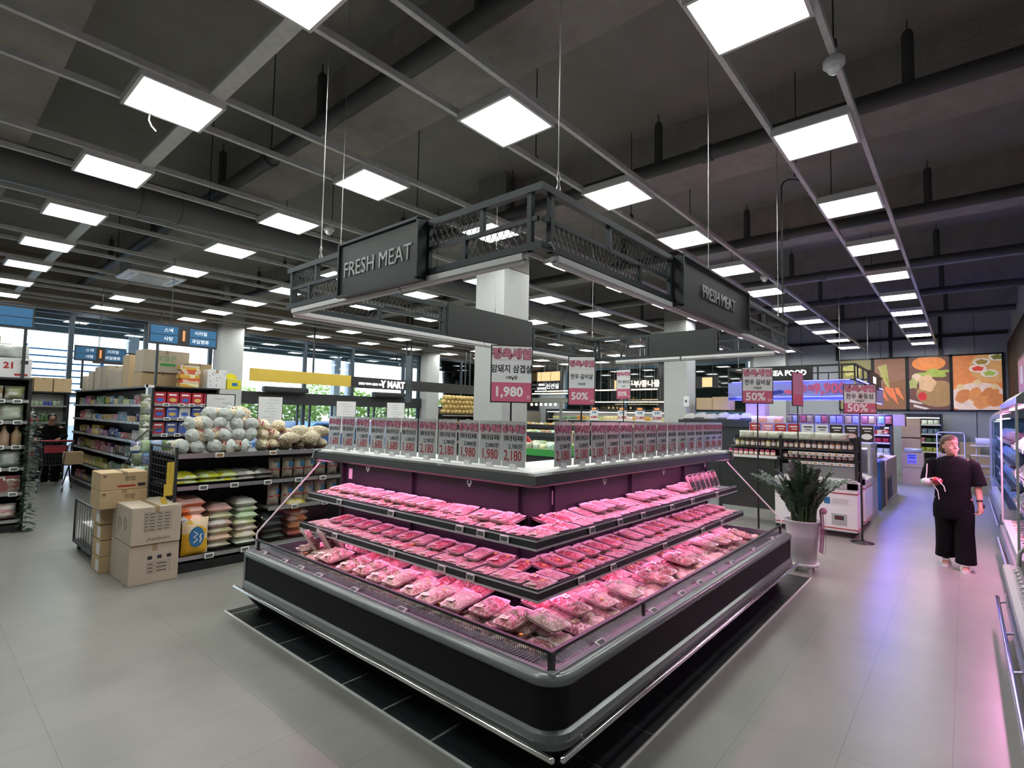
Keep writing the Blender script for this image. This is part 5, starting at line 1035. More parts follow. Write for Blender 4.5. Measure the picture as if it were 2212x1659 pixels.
def banner(name, pts, z0, z1, n=24):
    b = MB(); R = []
    for k in range(n+1):
        u = k/n; x = pts[0][0]+(pts[1][0]-pts[0][0])*u; y = pts[0][1]+(pts[1][1]-pts[0][1])*u; w_ = .012*math.sin(u*19)
        R.append((x, y, w_))
    dx = abs(pts[1][1]-pts[0][1]) > .1
    V = []
    for x, y, w_ in R:
        for z in (z0, z1): V.append((x+(w_ if dx else 0), y+(0 if dx else w_), z))
    V2 = [(x+(.003 if dx else 0), y+(0 if dx else .003), z) for x, y, z in V]; N_ = len(V); fs = [(2*i,2*i+2,2*i+3,2*i+1) for i in range(n)]+[(N_+2*i+1,N_+2*i+3,N_+2*i+2,N_+2*i) for i in range(n)]
    b.add(V+V2, fs); return b
mat('banner_vinyl', (.3,.32,.75), .35); mat('banner_ink', (.03,.05,.35), .4); mat('banner_pink', (.7,.12,.25), .4)
b = banner('b', ((SX-.03,1.73),(SX-.03,4.3)), 2.22, 2.64); o = b.obj('front_banner', 'banner_vinyl', t)
text('9,900', o, (SX-.05,2.18,2.47), NX, .3, 'banner_pink', .012, .001, sx=.9); text('전품목', o, (SX-.05,2.68,2.47), NX, .17, 'banner_pink', .004, .001)
b = MB()
for k in range(5): a = 3.0+k*.28; b.bar((SX-.047,a,2.3+.05*(k%2)),(SX-.047,a+.22,2.42-.04*(k%2)), .018, .003)
b.box((SX-.048,1.75,2.24),(SX-.046,4.28,2.29)); b.prism([(3.35,2.34),(3.1,2.38),(3.05,2.43),(3.15,2.46),(3.4,2.42)], 'x', SX-.049, SX-.047) 
b.obj('printed_marks', 'banner_ink', o)
b = MB(); b.prism([(2.88,2.35),(3.02,2.37),(3.08,2.43),(2.98,2.46),(2.86,2.42)], 'x', SX-.053, SX-.05); b.obj('printed_fish', 'banner_pink', o)
banner('b', ((SX,1.7),(17.9,1.7)), 2.25, 2.62, 40).obj('side_banner', 'banner_vinyl', t)
b = MB(); b.box((SX+.1,1.69,2.655),(17.8,1.71,2.68)); b.box((SX-.06,1.8,2.645),(SX-.045,4.2,2.66)); b.obj('led_strip', 'blue_led', t)
b = MB(); b.box((14.9,1.66,2.6),(16.6,1.72,3.0)); o = b.obj('side_sign', 'wood_slat', t); b = MB(); b.box((15.4,1.655,2.72),(15.9,1.66,2.88)); b.obj('lit_plate', 'sign_glow', o)
for x, y in ((13.1,2.0),(13.1,4.1),(17.5,2),(15.3,1.75)): b = MB(); b.tube([(x,y,2.98),(x,y,ZS)], .004, 5); b.obj('suspension_wire', 'wire', t)
# sauce rack and jars
JL = ('jar',.085,.085,.12,'sauce_jar','plain','sauce jar')
t = thing('sauce_rack', 'open rack of sauce jars with rows of yellow price tags behind the freezer', 'rack', (9.95,0,0)); b = MB()
for y in (1.32,2.42): b.bar((0,y,0),(0,y,1.52), .04); b.bar((.4,y,0),(.4,y,1.52), .04)
b.box((.36,1.32,.3),(.4,3.3,1.5)) ; b.obj('frame', 'black_paint', t)
for z in (1.3,1.13,.95): b = MB(); b.box((0,1.32,z-.02),(.36,2.42 if z < 1.2 else 3.3,z)); o = b.obj('shelf', 'dark_metal', t)
b = MB(); b.box((-.012,1.33,1.205),(0,2.3,1.255)); b.box((-.012,1.33,1.05),(0,2.3,1.1)); b.obj('price_rail', 'light_grey', t); b = MB(); b.box((-.01,1.3,.75),(.02,2.42,1.04)); b.obj('lower_panel', 'grey_plastic', t)
for i in range(10): put_esl(t, (-.014,1.4+i*.095,1.23), NX, 1.2, True)
for i in range(8): put_esl(t, (-.014,1.42+i*.118,1.075), NX, 1.2, True)
def jars(y0, y1, x, z, cols, lid, where, grp, h=.12, w=.075, body='plain', label_col=(.7,.66,.6)):
    i = 0; y = y0
    while y < y1:
        c = rg.choice(cols); o = thing('sauce_jar', 'sauce jar with %s lid %s, %s from right' % (lid[0], where, nth(i)), 'jar', (x+rg.uniform(-.01,.01),y,z), 0, grp); k = ('sj', w, h)
        if k not in GP:
            GP[k] = shape('jar', w, w, h).mesh('glass_body', ['plain']); GP[k+('l',)] = MB().lathe([(w*.38,0),(w*.4,.004),(w*.4,.02),(w*.36,.022)], (0,0,h*.8), 14).mesh('lid', ['plain']); bb = MB(); q = [[(w*.51*math.cos(a),w*.51*math.sin(a),zz) for a in [PI*.6+PI*.8*k2/8 for k2 in range(9)]] for zz in (h*.15,h*.6)]; bb.rings(q, 0, False, False, True); GP[k+('p',)] = bb.mesh('paper_label', ['plain'])
        a = link('glass_body', GP[k], o); a.color = (*c,1); a = link('lid', GP[k+('l',)], o); a.color = (*lid[1],1); a = link('paper_label', GP[k+('p',)], o); a.color = (*label_col,1)
        y += w+.012; i += 1
jars(1.4, 2.4, 10.03, 1.305, [(.3,.05,.03),(.25,.1,.03),(.35,.15,.04),(.1,.03,.03)], ('black',(.02,.02,.02)), 'on the upper rack shelf', 'jars on the upper rack shelf', .13)
jars(1.4, 2.4, 10.03, 1.135, [(.3,.04,.03),(.2,.02,.02)], ('black',(.02,.02,.02)), 'on the middle rack shelf', 'jars on the middle rack shelf', .11)
jars(2.46, 3.2, 10.03, 1.305, [(.5,.45,.05),(.15,.05,.03),(.2,.08,.03),(.2,.3,.05)], ('dark',(.03,.02,.02)), 'at the left of the rack top', 'jars at the left of the rack', .13)
jars(2.5, 3.25, 9.78, 1.165, [(.4,.1,.03),(.3,.03,.03)], ('magenta',(.35,.02,.15)), 'on the low cabinet', 'magenta lidded jars on the low cabinet', .09)
for i in range(7): item('pouch', (.27,.16,.13), 'clear_bag', 'plain_bump', (10.02,1.55+i*.24,1.45), -PI/2+.05, (.5,.52,.42), 'pale bagged pack along the top of the sauce rack, %s from the right' % nth(i), 'bag', 'pale bags on the sauce rack', i%4)
t = thing('dark_cabinet', 'plain dark grey panel-backed cabinet right of the island, jars on top', 'cabinet', (9.7,2.45,0)); b = MB(); b.box((0,0,.26),(.16,.9,1.12)); b.obj('panel', 'charcoal', t); b = MB(); b.box((-.02,-.03,1.12),(.2,.95,1.16)); b.obj('top', 'white_paint', t); b = MB(); b.bar((.05,-.03,0),(.05,-.03,1.16), .05); b.bar((.05,.92,0),(.05,.92,1.16), .05)
for k in range(16): b.box((.01,-.058,.2+k*.055),(.07,-.055,.22+k*.055))
b.obj('slotted_upright', 'dark_metal', t)
# poster row along the counter behind
t = thing('poster_board', 'row of food promotion posters standing along the seafood counter', 'poster', (11.6,0,1.39)); cols = [('ink_red',),('logo_pink',),('ink_red',),('ink_red',),('poster_white',),('poster_white',),('wood_slat',),('wood_slat',),('wood_slat',)]
for i in range(9):
    y1_ = 3.42-i*.242; b = MB(); b.box((0,y1_-.235,0),(.012,y1_,.33)); o = b.obj('poster', 'banner_vinyl', t); b = MB(); b.box((-.003,y1_-.222,.02),(0,y1_-.012,.315)); b.obj('print', cols[i][0], o)
    b = MB(); b.prism([(y1_-.117+.085*math.cos(a), .11+.055*math.sin(a)) for a in [2*PI*k/14 for k in range(14)]], 'x', -.006, -.003); b.obj('food_picture', ('meat_pink','meat_fat','white_gloss')[i%3], o)
    b = MB(); b.box((-.006,y1_-.2,.25),(-.003,y1_-.05,.275)); b.box((-.006,y1_-.18,.205),(-.003,y1_-.08,.22)); b.obj('print_lines', 'ink_white' if i not in (4,5) else 'ink', o)
t = thing('seafood_counter', 'grey glass fronted seafood counter with a lit inside', 'counter', (11.4,1.3,0)); b = MB(); b.box((0,0,0),(1.0,2.4,.7)); b.obj('base', 'light_grey', t); b = MB(); b.box((.3,.02,.7),(1.0,2.4,.75)); b.box((.9,.02,.75),(1.0,2.4,1.34)); b.obj('display_deck', 'steel', t)
b = MB(); b.box((.1,0,1.3),(1.0,2.4,1.38)); b.box((0,0,.7),(.04,.04,1.35)); b.box((.96,0,.7),(1.0,.04,1.35)); b.obj('top_frame', 'light_grey', t)
b = MB(); b.box((.04,.0,.75),(.96,.008,1.3)); b.prism([(0,.7),(.012,.7),(.11,1.3),(.1,1.3)], 'y', .04, 2.4); b.obj('side_glass', 'clear_glass', t); b = MB(); b.box((.15,.1,1.27),(.9,.14,1.295)); b.box((.15,2.2,1.27),(.9,2.24,1.295)); b.obj('led_strip', 'lilac_led', t)
for i in range(8): flat_bag(.2,.24,.06,'fish_pack','plain_bump',(11.75+.25*(i%2),1.5+.25*(i//2),.76),-PI/2,(.55,.55,.6),'pale fish pack inside the glass counter, %s along' % nth(i),'packed fish','fish packs in the glass counter')
t = thing('ice_chest', 'dark counter with blue cloth on top and a brown cardboard side', 'counter', (12.95,1.32,0)); b = MB(); b.box((0,0,0),(.9,1.2,.95)); b.obj('body', 'ink', t); b = MB(); b.box((-.01,-.012,.0),(.02,1.2,.95)); b.obj('front', 'sign_blue', t); pillow(1.1,.95,.12,4).obj('cloth', 'banner_ink', t, rot=(-PI/2,0,-PI/2), loc=(-.1,.55,.97))
t = thing('vented_counter', 'brown boarded counter with a black slatted vent facing the aisle', 'counter', (13.95,1.3,0)); b = MB(); b.box((0,0,0),(2.2,1.2,.95)); b.obj('body', 'cardboard', t); b = MB(); b.box((.1,-.01,.1),(.9,0,.55)); b.obj('vent', 'ink', t)
for k in range(8): b = MB(); b.box((.12,-.022,.13+k*.052),(.88,-.01,.145+k*.052)); b.obj('slat', 'dark_metal', t)
b = MB(); b.box((1.1,-.015,.1),(1.15,0,.9)); b.box((0,-.02,0),(2.2,0,.06)); b.obj('trim', 'light_grey', t)
for i in range(10): flat_bag(.3,.34,.08,'dried_fish_bag','pouch',(14.05+.3*(i%5),1.45,.96+.05*(i//5)),.0,(.6,.45,.15) if i%3 else (.35,.3,.2),'flat dried food bag on the vented counter, %s along, layer %s' % (nth(i%5), ('one','two')[i//5]),'bag','dried food bags on the vented counter')
# row of brown boxes on the shelf over the counter
t = thing('counter_shelf', 'dark refrigerated shelving run behind the seafood counter', 'shelving', (14.2,.98,0)); b = MB(); b.box((.5,1.6,0),(.9,2.6,1.6)); b.obj('body', 'charcoal', t); b = MB(); b.box((0,.45,1.6),(.9,2.6,1.685)); b.obj('top', 'dark_metal', t)
for i in range(7):
    y = 3.35-.31*i; t = carton(14.25,y-.3,1.69,.4,.29,.25,'open brown carton of bagged food above the seafood posters, %s from left' % nth(i), 'cardboard', grp='open cartons above the posters', tape=False)
    b = MB(); b.box((-.202,-.13,.04),(-.2,.13,.235)); b.obj('opening', 'ink', t); 
    for k in range(2): pillow(.12,.17,.05,k+i).obj('bagged_food', 'plain_bump', t, rot=(0,0,-PI/2), loc=(-.215,-.065+.13*k,.04)).color = (*near_col([(.5,.45,.45),(.5,.4,.1),(.5,.15,.1),(.45,.45,.5)][(i+k)%4], rg),1)
carton(14.25,.98,1.69,.4,.36,.25,'closed brown carton at the right end of the carton row', 'cardboard', tape=False)
# far shelving with chilled packs
for j, (y0, y1, x, zs_, H, w_) in enumerate([(1.62,2.5,18.6,(.5,.85,1.17,1.4),1.62,'left'),(.55,1.5,21.5,(.5,.85,1.15,1.42,1.72),1.95,'right')]):
    t = lit_deck('chilled_shelving', 'far chilled shelving of bagged food under the photo panels, %s one' % w_, x, y0, y1, 0, .6, H, zs_, back='case_inside')
    for ri, z in enumerate(zs_): goods_row('y', x+.25, y0+.05, y1-.03, z, .1, [('pouch',.18,.1,.16,'food_bag','plain_bump','food bag'),('pouch',.15,.1,.17,'food_bag','pouch','food bag')], [6,2,0,9,3,8], 'far %s chilled shelving, %s shelf up' % (w_, nth(ri)), 'food bags on the far chilled shelving', -PI/2, .2, run=2)
for i, (x, y, z, w, d, h) in enumerate([(19.0,.9,0,.5,.5,.48),(19.0,.9,.49,.5,.52,.42)]):
    t = carton(x,y,z,w,d,h,('big brown carton on the floor at the aisle end','big open brown carton stacked on another, a white price sheet on it')[i], 'cardboard', tape=False)
    if i: b = MB(); b.box((-w/2-.004,-.1,.1),(-w/2-.001,.12,.38)); o = b.obj('price_sheet', 'banner_vinyl', t); text('8,100', o, (-w/2-.006,.01,.16), NX, .07, 'ink_red', .002, .001); b = MB(); b.box((-w/2-.006,-.07,.26),(-w/2-.004,.09,.3)); b.box((-w/2-.006,-.08,.33),(-w/2-.004,.1,.36)); b.obj('print_lines', 'banner_ink', o)
item('pouch', (.45,.3,.14), 'clear_bag', 'bag_clear_blue', (19.2,1.15,.9), -PI/2, (1,1,1), 'white plastic bag spilling from the top brown carton', 'bag', None, 6)
for i, z in enumerate((0,.45,.9,1.3,1.6)): carton(19.7,1.0,z,.45,.45,.44 if z < 1 else .3,'brown carton in the tall stack behind the open carton, %s from the floor' % nth(i), 'cardboard', grp='tall carton stack at the aisle end', tape=False)
for i, (x, y, z) in enumerate([(21.6,-.1,0),(21.6,-.1,.4),(21.6,-.6,0),(21.6,-.6,.4),(21.65,-.35,.8)]): carton(x,y,z,.45,.48,.39,'brown carton by the far end wall behind the woman, %s of the pile' % nth(i), 'cardboard', grp='cartons behind the woman', tape=False)
t = thing('white_cart_frame', 'white metal trolley frame with brown boards behind the woman', 'trolley', (17.5,.55,0)); b = MB(); b.tube([(0,0,.0),(0,0,1.5),(0,-.04,1.54),(0,-.5,1.54),(0,-.54,1.5),(0,-.54,.0)], .012, 8); b.tube([(.8,0,.1),(.8,0,.9),(.8,-.54,.9),(.8,-.54,.1)], .012, 8); b.bar((0,0,.9),(.8,0,.9), .02); b.obj('frame', 'white_paint', t); b = MB(); b.box((0,-.54,.88),(.8,0,.96)); b.box((0,-.54,.2),(.8,0,.24)); b.obj('board', 'cardboard', t)
t = thing('grey_board', 'dark grey board leaning on the far wall beside the cartons', 'board', (22.2,.3,0)); b = MB(); b.box((0,-.35,0),(.05,.35,1.45)); b.obj('board', 'grey_plastic', t, rot=(0,.06,0))
# photo panels on the far wall
def panel(y0, y1, kind, words):
    t = thing('photo_panel', words, 'poster', (XE-.06,0,2.22)); b = MB(); b.box((0,y0,0),(.05,y1,1.76)); b.box((-.02,y0-.05,-.05),(.05,y0,1.81)); b.box((-.02,y1,-.05),(.05,y1+.05,1.81)); b.box((-.02,y0-.05,-.05),(.05,y1+.05,0)); b.box((-.02,y0-.05,1.76),(.05,y1+.05,1.81)); b.obj('frame', 'black_paint', t)
    W_ = y1-y0
    def sh(name, pts, col, lay, es=.2):      # pts in (u right 0..1, v up 0..1)
        k = 'ph_%02d_%02d_%02d' % tuple(int(c*99) for c in col); mat(k, col, .4, 0, .28, 7, emis=col, estr=es)
        b = MB(); b.prism([(y1-u*W_, v*1.76) for u, v in pts][::-1], 'x', -.004-lay*.002, -.002-lay*.002); b.obj(name, k, t)
    EL = lambda cx, cy, rx, ry, a=0, n=22, j=0: [(min(1,max(0,cx+rx*(1+j*math.sin(5*q))*math.cos(q)*math.cos(a)-ry*math.sin(q)*math.sin(a))), min(1,max(0,cy+rx*.66*math.cos(q)*math.sin(a)+ry*(1+j*math.sin(5*q))*math.sin(q)*math.cos(a)))) for q in [2*PI*k/n for k in range(n)]]
    full = [(0,0),(1,0),(1,1),(0,1)]
    if kind == 'carrots':
        sh('soil_picture', full, (.26,.12,.06), 0); sh('upper_picture', [(0,.45),(1,.6),(1,1),(0,1)], (.3,.15,.1), 1)
        for k, (a, q) in enumerate(((.1,.9),(.25,.85),(.4,.8),(.2,.7))): sh('leaf_picture', [(.45,.4),(.5,.42),(q-.5,.9-.05*k),(a,.85-.06*k)], (.45,.42,.15), 2+k)
        for k, (cx, cy, a) in enumerate(((.4,.36,-.9),(.55,.33,-1.0),(.72,.33,-.5),(.25,.3,-.8),(.6,.24,-1.0))): sh('carrot_picture', [(cx-.07,cy+.08),(cx+.05,cy+.1),(cx+.22*math.cos(a)+.05,cy-.16),(cx-.02,cy-.02)], (.75,.2,.08), 6+k)
    elif kind == 'chicken':
        sh('table_picture', full, (.16,.07,.06), 0); sh('board_picture', EL(.72,.3,.55,.25), (.38,.22,.1), 1); sh('pumpkin_picture', EL(.5,.88,.42,.14), (.8,.25,.06), 2); sh('greens_picture', EL(.6,.68,.4,.08,.1,30,.25), (.35,.42,.08), 3); sh('pan_picture', EL(.2,.62,.13,.07,-.2), (.7,.5,.4), 4); sh('chicken_picture', EL(.45,.5,.22,.16,-.3,24,.1), (.68,.42,.25), 5); sh('lettuce_picture', EL(.1,.5,.12,.1,0,24,.2), (.4,.4,.15), 6); sh('radish_picture', EL(.33,.25,.11,.08), (.6,.03,.04), 7); sh('knife_picture', [(0,.2),(.3,.13),(.34,.1),(.0,.14)], (.7,.6,.6), 8); sh('knife_picture', [(.1,.1),(.5,.02),(.4,0),(.1,.05)], (.7,.6,.6), 9)
    elif kind == 'plate':
        sh('table_picture', full, (.75,.25,.09), 0); sh('tray_picture', EL(.85,.78,.5,.3), (.72,.38,.15), 1)
        for k, (cx, cy, c) in enumerate(((.6,.87,(.4,.25,.06)),(.52,.75,(.75,.08,.05)),(.75,.66,(.4,.5,.1)),(.92,.95,(.2,.2,.05)))): sh('bowl_picture', EL(cx,cy,.18,.07), (.8,.7,.65), 2+k); sh('food_picture', EL(cx,cy,.12,.045,0,20,.15), c, 7+k)
        sh('plate_picture', EL(.52,.2,.62,.3), (.8,.6,.55), 12)
        for k, (cx, cy, a) in enumerate(((.2,.25,.8),(.45,.28,1.2),(.75,.28,.4),(.6,.14,.5),(.88,.18,.3))): sh('chicken_picture', EL(cx,cy,.2,.12,a,22,.08), (.72,.28,.1) if k % 2 else (.62,.22,.08), 13+k)
        for cx, cy in ((.15,.42),(.5,.5),(.85,.42)): sh('roasted_garlic_picture', EL(cx,cy,.08,.05,0,16,.1), (.75,.55,.3), 19)
    else:
        sh('field_picture', full, (.25,.22,.08), 0); sh('grain_picture', EL(.5,.2,.5,.2,0,30,.1), (.6,.4,.22), 1); sh('flower_picture', EL(.4,.8,.3,.12,0,30,.2), (.5,.45,.15), 2)
panel(-.93,.25,'plate','lit photo panel of grilled chicken and side dish bowls on the far wall'); panel(.34,1.40,'chicken','lit photo panel of a raw chicken, greens and a radish on a board'); panel(1.5,2.38,'carrots','lit photo panel of carrots with leafy tops on soil'); panel(2.48,3.42,'field','lit photo panel of grain, half hidden behind the seafood frame')
t = thing('wall_light_box', 'small framed lit picture on the wood slat wall', 'picture', (15.3,-1.06,2.45)); b = MB(); b.box((0,0,0),(2.2,.05,.9)); b.obj('frame', 'black_paint', t); b = MB(); b.box((.08,.05,.08),(2.12,.055,.82)); b.obj('picture', 'ribbon', t); b = MB(); b.box((.8,.055,.25),(1.5,.06,.65)); b.obj('white_print', 'poster_white', t)
t = thing('end_box', 'white switch box high on the lilac lit column', 'switch box', (13.02,5.45,2.2)); b = MB(); b.bevbox((0,-.1,0),(.06,.14,.26),.01); b.obj('housing', 'white_gloss', t); b = MB(); b.box((-.034,-.13,-.02),(-.03,-.07,.04)); b.obj('screen', 'grey_plastic', t)

# ------------------------------------------------------------------ white chest freezers
def freezer(x0, x1, y0, y1, label, front=True):
    t = thing('chest_freezer', label, 'freezer', (x0,y0,0)); w, d = x1-x0, y1-y0
    b = MB(); b.bevbox((w/2,d/2,.42),(w,d,.66),.015); b.obj('cabinet', 'white_gloss', t)
    b = MB(); b.prism([(0,.75),(d,.75),(d,.86),(.16,.86),(0,.8)][::1], 'x', 0, w); b.obj('top_frame', 'white_paint', t)
    b = MB(); b.box((-.012,-.01,.74),(.02,d,.83)); b.prism([(-.012,.74),(.13,.74),(.13,.87),(.02,.87),(-.012,.82)], 'x', -.012, .12); b.obj('corner_trim', 'light_grey', t)
    b = MB(); b.box((-.006,-.004,.665),(w,d,.68)); b.box((-.004,-.004,.13),(w,d,.145)); b.obj('red_trim', 'ink_red', t)
    b = MB(); b.box((.1,.16,.855),(w-.05,d-.1,.862)); b.obj('glass_lid', 'clear_glass', t)
    b = MB(); b.box((-.004,.36,.5),(-.001,.44,.6)); b.obj('energy_sticker', 'sign_blue', t); b = MB(); b.box((-.004,.1,.5),(-.001,.35,.6)); b.obj('white_sticker', 'poster_white', t); b = MB()
    for k in range(5): b.box((-.005,.12,.515+k*.016),(-.004,.33,.521+k*.016))
    b.obj('sticker_print', 'light_grey', t)
    b = MB(); b.box((-.008,.14,.19),(-.001,.34,.36)); b.obj('control_panel', 'light_grey', t); b = MB(); b.box((-.01,.18,.27),(-.008,.3,.33)); b.obj('display', 'ink', t); b = MB(); b.box((-.012,.2,.29),(-.01,.28,.305)); b.obj('red_light', 'ink_red', t)
    for x, y in ((.08,.08),(w-.08,.08),(.08,d-.08),(w-.08,d-.08)): b = MB(); b.tube([(x-.015,y,.035),(x+.015,y,.035)], .035, 12); b.box((x-.02,y-.02,.05),(x+.02,y+.02,.095)); b.obj('caster', 'rubber', t)
freezer(9.47, 9.93, 1.25, 2.4, 'white chest freezer with blue sticker and red trim behind the plant'); freezer(10.38, 11.35, 1.27, 2.4, 'second white freezer behind the first, its side to the aisle')

# ------------------------------------------------------------------ potted plant at the end of the island
t = thing('potted_plant', 'tall dark green plant in a big white pot on a white stand', 'potted plant', (7.12,1.50,0))
b = MB(); b.lathe([(.135,.1),(.14,.1),(.165,.4),(.17,.41),(.17,.42),(.19,.57),(.2,.58),(.2,.595),(.185,.595),(.175,.54),(.1,.53)], n=36); b.obj('pot', 'pot_white', t)
b = MB(); b.lathe([(.15,.065),(.165,.07),(.175,.095),(.165,.1)], n=32)
for k in range(4): a = PI/4+k*PI/2; b.cbox((.12*math.cos(a),.12*math.sin(a),.035),(.045,.045,.07))
b.obj('pot_stand', 'white_paint', t); b = MB(); b.lathe([(.01,.53),(.175,.54)], n=24); b.obj('soil', 'soil', t)
rp = random.Random(5); L_, St = MB(), MB()
for s_ in range(38):
    a = 2*PI*s_/30*2.4+rp.uniform(-.3,.3); r_ = .03+.12*rp.random(); ln = rp.uniform(.45,.78); lean = rp.uniform(.15,1.0); P = []
    for k in range(9):
        u = k/8; P.append(Vector((r_*math.cos(a)+lean*ln*u*u*math.cos(a)*.75, r_*math.sin(a)+lean*ln*u*u*math.sin(a)*.75, .53+ln*u*(1-.25*lean*u))))
    St.tube(P, .01, 6, rs=[.012*(1-.75*k/8) for k in range(9)])
    for k in range(13):
        u = .28+.7*k/12; i_ = min(7, int(u*8)); fr_ = u*8-i_; p = P[i_].lerp(P[i_+1], fr_); d = (P[i_+1]-P[i_]).normalized(); sd = d.cross(Vector((math.cos(a+1.57),math.sin(a+1.57),.1))).normalized(); nn = d.cross(sd).normalized()
        for sg in (-1,1):
            q = (nn*sg*.85+d*.75+sd*rp.uniform(-.25,.25)).normalized()*rp.uniform(.07,.105)*(1.1-.5*abs(u-.6)); w_ = q.cross(sd).normalized()*.02
            if w_.length < .001: continue
            L_.add([p, p+q*.35+w_, p+q*.75+w_*.7+sd*.004, p+q, p+q*.75-w_*.7+sd*.004, p+q*.35-w_], [(0,1,2,3),(0,3,4,5)], 0, True)
St.obj('stems', 'stem', t); L_.obj('leaves', 'leaf', t)
t = thing('gift_ribbon', 'pink printed gift ribbon hanging down over the plant pot', 'ribbon', (7.07,1.27,0)); b = MB()
for k in range(3): b.rings([[(-.02+.01*k,-.02+k*.02+.01*math.sin(z*9),z),(.02+.01*k,-.01+k*.03+.01*math.sin(z*9),z),(.022+.01*k,-.01+k*.03+.01*math.sin(z*9),z),(-.018+.01*k,-.02+k*.02+.01*math.sin(z*9),z)] for z in [.22+.07*q+.01*k for q in range(8)]], 0, True)
b.sphere((0,.0,.73), .04, 8, 6); b.obj('ribbon', 'ribbon', t)

# ------------------------------------------------------------------ right-hand cases
def rsweep(b, prof, x0, x1, y0): b.prism([(y0-d, z) for d, z in prof], 'x', x0, x1); return b
t = thing('right_low_case', 'low open display case at the right edge with many label holders', 'display case', (0,0,0)); yf = -.235
for nm, prof, m_ in (('base',[(.12,0),(.8,0),(.8,.2),(.03,.2)],'charcoal'),('lower_band',[(.0,.2),(.1,.2),(.1,.3),(0,.3)],'grey_plastic'),('front_panel',[(.008,.3),(.1,.3),(.1,.5),(.008,.5)],'charcoal'),('ledge',[(-.015,.5),(.1,.5),(.1,.54),(.03,.556),(-.01,.545)],'light_grey'),('deck',[(.1,.3),(.82,.3),(.82,.46),(.1,.46)],'case_inside'),('back_panel',[(.78,.3),(.84,.3),(.84,1.3),(.78,1.3)],'case_inside')):
    rsweep(MB(), prof, 2.4, 6.4, yf).obj(nm, m_, t)
b = MB(); b.tube([(2.4,yf+.05,.235),(6.5,yf+.05,.235)], .0145, 12); o = b.obj('guard_rail', 'chrome', t)
for x in (6.3,5.4,4.6,3.7): b = MB(); b.bar((x,yf+.05,.235),(x,yf-.0,.25), .03, .012); b.obj('rail_bracket', 'steel', o)
for k in range(26): put_esl(t, (6.15-k*.14,yf-.055,.556), (0,.38,1), 1.25)
b = MB(); b.tube([(6.4,yf-.09,.55),(6.4,yf-.1,.66),(6.4,yf-.18,.78),(6.4,yf-.5,1.15)], .016, 8); b.obj('end_post', 'light_grey', t); b = MB(); b.prism([(yf-.1,.55),(yf-.1,.66),(yf-.5,1.15),(yf-.78,1.15),(yf-.78,.46)], 'x', 6.4, 6.406); b.obj('end_glass', 'clear_glass', t)
def multideck(name, x0, x1, label, H=1.98, yf=-.36, led='pink_led', goods_='meat', base_z=.5, cap='grey_plastic'):
    t = thing(name, label, 'display case', (0,0,0))
    for nm, prof, m_ in (('base',[(.05,0),(.7,0),(.7,.35),(.0,.35),(.0,.12)],'charcoal'),('bumper',[(-.03,.3),(.05,.3),(.05,.42),(-.03,.42)],'grey_plastic'),('front_ledge',[(0,.42),(.08,.42),(.08,.5),(0,.5)],'light_grey'),('deck',[(.08,.35),(.68,.35),(.68,.45),(.08,.45)],'case_inside'),('back_panel',[(.66,.35),(.72,.35),(.72,H),(.66,H)],'case_inside'),('canopy',[(.02,H),(.72,H-.03),(.72,H+.14),(.1,H+.14),(.02,H+.06)],cap)): rsweep(MB(), prof, x0, x1, yf).obj(nm, m_, t)
    rsweep(MB(), [(.1,H-.02),(.13,H-.02),(.13,H-.008),(.1,H-.008)], x0+.1, x1-.1, yf).obj('led_strip', led, t)
    for i, z in enumerate((.8,1.15,1.5)):
        d0 = .12; rsweep(MB(), [(d0,z-.02),(.66,z-.02),(.66,z),(d0,z)], x0+.03, x1-.03, yf).obj('shelf', 'case_inside', t); rsweep(MB(), [(d0-.015,z-.035),(d0,z-.035),(d0,z+.01),(d0-.015,z+.01)], x0+.03, x1-.03, yf).obj('price_rail', 'steel', t)
        for k in range(int((x1-x0)/.6)): put_esl(t, (x0+.3+k*.6,yf-d0+.017,z-.013), (0,1,0), 1.2)
    for x in (x0, x1):
        b = MB(); b.prism([(yf,.5),(yf-.02,H),(yf-.7,H),(yf-.7,.45)], 'x', x-.004, x+.004); b.obj('end_glass', 'case_glass', t); b = MB(); b.bar((x,yf,.45),(x,yf-.02,H), .02); b.box((x-.02,yf-.72,0),(x+.02,yf,.5)); b.obj('end_frame', 'light_grey', t)
    for k in range(12): 
        x = x0+.2+(x1-x0-.4)*k/12; b = MB(); b.bar((x,yf+.03,.2),(x,yf+.05,.32), .03); 
    b = MB(); b.tube([(x0,yf+.05,.24),(x1,yf+.05,.24)], .016, 10); b.obj('guard_rail', 'steel', t)
    return t
multideck('meat_multideck', 6.95, 9.8, 'tall glass sided meat case glowing purple at the right edge'); multideck('chilled_multideck', 10.9, 14.8, 'farther tall chilled case with glass end beyond the meat case', 1.88, -.4, 'white_led'); multideck('end_multideck', 15.2, 17.3, 'last chilled case on the right before the rack', 1.85, -.45, 'white_led')
for r_, z in enumerate((.455,.805,1.155,1.505)):
    for k in range(16):
        key = rg.choice(['a3','a5','a7','b3','a1','a6']); x = 7.05+k*.172; put_tray(key, (x,-.36-(.16 if r_ == 0 else .22),z+(.06 if r_ else .03)), (-.75 if r_ else -.3,0,rg.uniform(-.1,.1)), 'tall right case, %s shelf up, %s from near end' % (nth(r_), nth(k)), 'meat trays in the tall right case')
for r_, z in enumerate((.455,.805,1.155,1.505)):
    for k in range(13): item('pouch', (.2,.1,.2), 'chilled_bag', 'plain_bump', (11.1+k*.28,-.62,z), PI, near_col((.4,.45,.5), rg), 'pale chilled bag, farther right case, %s shelf up, %s along' % (nth(r_), nth(k)), 'bag', 'chilled bags in the farther right case', k%4)
